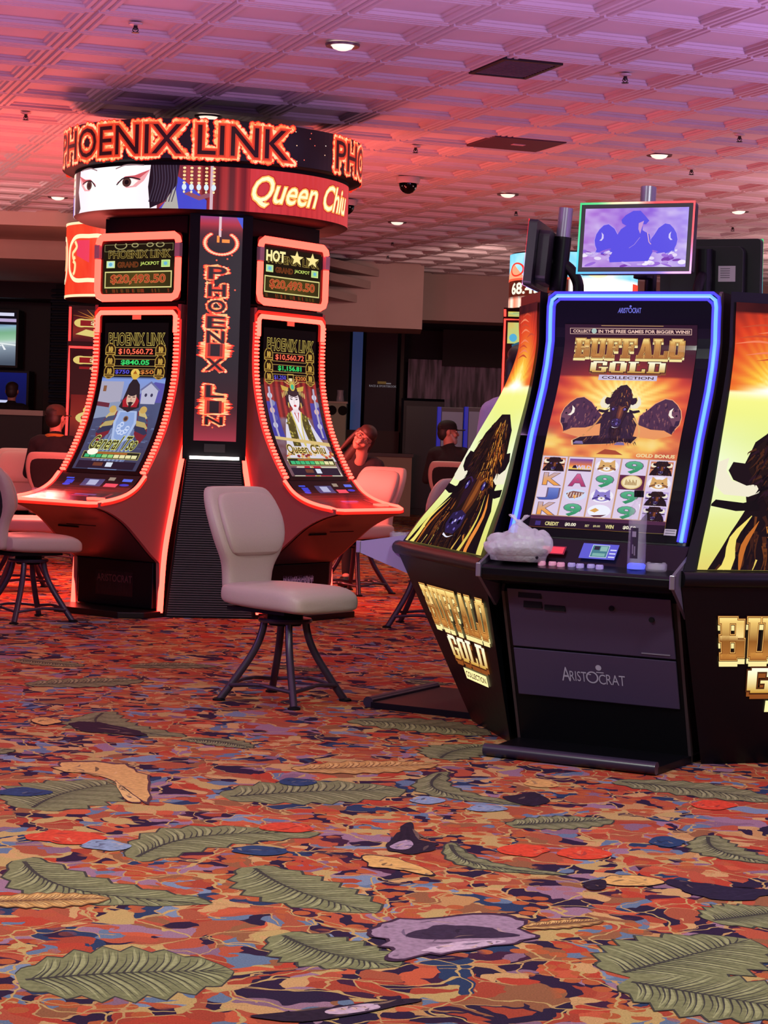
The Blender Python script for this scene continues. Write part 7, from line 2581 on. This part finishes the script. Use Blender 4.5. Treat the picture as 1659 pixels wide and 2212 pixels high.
ta = Art()
ta.field(lambda u, v: ramp([(0, '2c3c60'), (0.10, '8fb4c8'), (0.25, '7ab08a'), (0.42, '9cc8a8'), (0.5, 'c8d8d8'), (0.62, '8a98a8'), (1, '4a5464')], v + 0.15 * (u - 0.5)), 16, 30)
ta.line([(0.3, 0.38), (1, 0.50)], 0.03, 'e8f0f0', 2)
ta.line([(0.75, 0.56), (0.82, 0.50), (0.86, 0.62)], 0.03, 'f0f4f8', 2)
ta2 = Art()
for ly, v, f, col, pre in ta.it:
    g = (lambda c: (lambda u, w: c(u, (w - 0.24) / 0.76)))(col) if callable(col) else col
    ta2.it.append((ly, [(x, 0.24 + 0.76 * y) for x, y in v], f, g, pre))
ta2.rect(0, 0, 1, 0.24, '0a0a14', 1)
ta2.rect(0, 0.02, 0.97, 0.08, 'd8d8f0', 2)
ta2.rect(0, 0.13, 1.0, 0.19, 'b8a8d0', 2)
tv(-130, 674, 36, 784, 28.0, 'wide television showing a grey and green racetrack under two caption bars', ta2)
tb_ = Art()
tb_.field(lambda u, v: mixc('10165c', '0a0e40', v), 8, 8)
tb_.ell(0.60, 0.50, 0.06, 0.16, 'f0f0ff', 2)
tb_.rect(0.30, 0.78, 0.88, 0.86, 'c8ccf0', 2)
tv(-130, 806, 58, 876, 28.0, 'dark blue television below the racetrack television', tb_)

# louvred shutter
a_, b_ = P(96, 850, 27.4), P(330, 590, 27.4)
lv = empty('shutter', ((a_.x + b_.x) / 2, 27.4, 0), R(-16), 'dark louvred shutter behind the far slot machine at left', 'shutter')
wl = (b_.x - a_.x) / 2
MB().box(-wl, wl, 0.02, 0.06, 1.45, 3.12).build('backing', black_wall, lv)
for k in range(22):
    z = 1.50 + k * 0.072
    MB().prism([(0.015, z), (-0.035, z + 0.012), (-0.035, z + 0.020), (0.015, z + 0.05)], -wl, wl, 'x').build('slat', mat('slat_blue_grey', '252c3c', rough=0.5), lv)

# partition with a pale rail
a_, b_ = P(-170, 884, 25.0), P(92, 884, 25.0)
pt = empty('partition', ((a_.x + b_.x) / 2, 25.0, 0), 0, 'dark partition with a pale top rail below the television screens', 'partition')
wl = (b_.x - a_.x) / 2
MB().box(-wl, wl, 0.0, 0.08, 0.0, a_.z - 0.02).build('board', mat('partition_dark', '1a1014', rough=0.6), pt)
MB().box(-wl - .01, wl + .01, -0.03, 0.11, a_.z - 0.03, a_.z + 0.035).build('rail', mat('rail_pale', 'b0a094', rough=0.5), pt)

# low beige counter wall, black cabinet, drinks counter
a_, b_ = P(640, 1112, 30.6), P(890, 988, 30.6)
hw_ = empty('counter', ((a_.x + b_.x) / 2, 30.6, 0), 0, 'low beige counter wall beyond the woman with glasses', 'counter')
wl = (b_.x - a_.x) / 2
MB().box(-wl, wl, 0.0, 0.5, 0.0, b_.z).build('front', mat('counter_beige', 'a08878', rough=0.7), hw_)
MB().box(-wl - .02, wl + .02, -0.03, 0.52, b_.z, b_.z + 0.05).build('worktop', mat('counter_top_dark', '2c2024', rough=0.4), hw_)
a_, b_ = P(864, 1112, 31.0), P(962, 862, 31.0)
kc = empty('tall_cabinet', ((a_.x + b_.x) / 2, 31.3, 0), R(4), 'tall black cabinet standing before the striped boards', 'cabinet')
wl = (b_.x - a_.x) / 2
MB().prism([(0.0, 0.0), (0.0, b_.z - 0.04), (0.04, b_.z), (0.5, b_.z), (0.5, 0.0)], -wl, wl, 'x').build('body', mat('cabinet_navy', '0c0d1a', rough=0.5), kc)
MB().box(-wl + .04, wl - .04, -0.02, 0.0, 0.1, b_.z - 0.12).build('door', mat('cabinet_navy_b', '0e0f1e', rough=0.4), kc)
a_, b_ = P(690, 940, 31.6), P(748, 872, 31.6)
dc = empty('drinks_counter', ((a_.x + b_.x) / 2, 31.6, 0), 0, 'small beige drinks counter with two dark openings beside the blue strip', 'counter')
wl = (b_.x - a_.x) / 2
MB().box(-wl, wl, 0.0, 0.5, 1.0, b_.z).build('front', mat('drinks_beige', '8a7c6c', rough=0.6, emit=0.05, ecol='a8947c'), dc)  # faint emission brightens the front, which is no lamp
MB().box(-wl, wl, 0.1, 0.5, 0.0, 1.0).build('plinth', dark_wall, dc)
MB().box(-wl - .02, wl + .02, -0.03, 0.52, b_.z, b_.z + 0.03).build('worktop', mat('drinks_top', 'b0a494', rough=0.4), dc)
for x in (-0.02, 0.15):
    q = MB().lathe([(0, 0), (0.075, 0), (0.075, 0.012), (0, 0.012)], 0, 0, 20).build('opening', black_matt, dc)
    q.location = (x, -0.002, b_.z - 0.11)
    q.rotation_euler = (R(90), 0, 0)
gl = empty('glass_jug', Vector((dc.location.x + 0.10, 31.75, b_.z + 0.03)), 0, 'clear jug standing on the small drinks counter', 'jug')
MB().lathe([(0, .0), (.06, .0), (.065, .02), (.05, .12), (.055, .18), (.048, .18), (.044, .12), (.05, .02), (0, .012)], n=18).build('body', mat('jug_glass', 'd8d8e8', rough=0.1, alpha=0.5), gl, smooth=True)

# two slim machines with blue sides behind the bearded man
for i, (px0, px1, lab) in enumerate(((958, 985, 'slim grey machine with blue side left of the bearded man'), (1014, 1046, 'slim grey machine with blue side right of the bearded man'))):
    a_, b_ = P(px0, 1090, 26.0), P(px1, 880, 26.0)
    km = empty('slot_machine', ((a_.x + b_.x) / 2, 26.0, 0), 0, lab, 'slot machine', 'slim blue sided machines')
    wl = 0.16
    MB().box(-wl, wl, 0, 0.5, 0, b_.z).build('cabinet', mat('slim_grey', '2c2836', rough=0.5), km, bevel=0.01)
    MB().box(-wl + .04, wl - .01, -0.01, 0.0, 1.05, b_.z - 0.06).build('screen', mat('slim_screen', '5a5468', rough=0.2, emit=0.12, ecol='8a8498'), km)
    MB().box(-wl - .015, -wl + .03, -0.012, 0.3, 1.0, b_.z).build('side_light', mat('slim_blue', '0c1448', emit=0.35, ecol='2030d0'), km)
sm_ = Art()
sm_.rect(0.30, 0.0, 0.62, 0.42, '9c7434', 1)
sm_.rect(0.62, 0.22, 0.80, 0.42, 'b8b0b8', 1)
sm_.text('RACE & SPORTSBOOK', 0.0, 0.62, 1.0, 0.95, 'b8b0bc', 1, offset=0.02)
p_ = P(798, 823, 32.38)
q_ = P(856, 838, 32.38)
wsign = sm_.build('wall_sign', flat_map((p_.x, 32.38, p_.z), (1, 0, 0), (0, 0, -1), q_.x - p_.x, p_.z - q_.z, (0, -1, 0)), attr_mat('wall_sign_print', emit=0.25, rough=0.5))
tag(wsign, 'small gold and white lettering on the dark purple wall panel', 'sign')
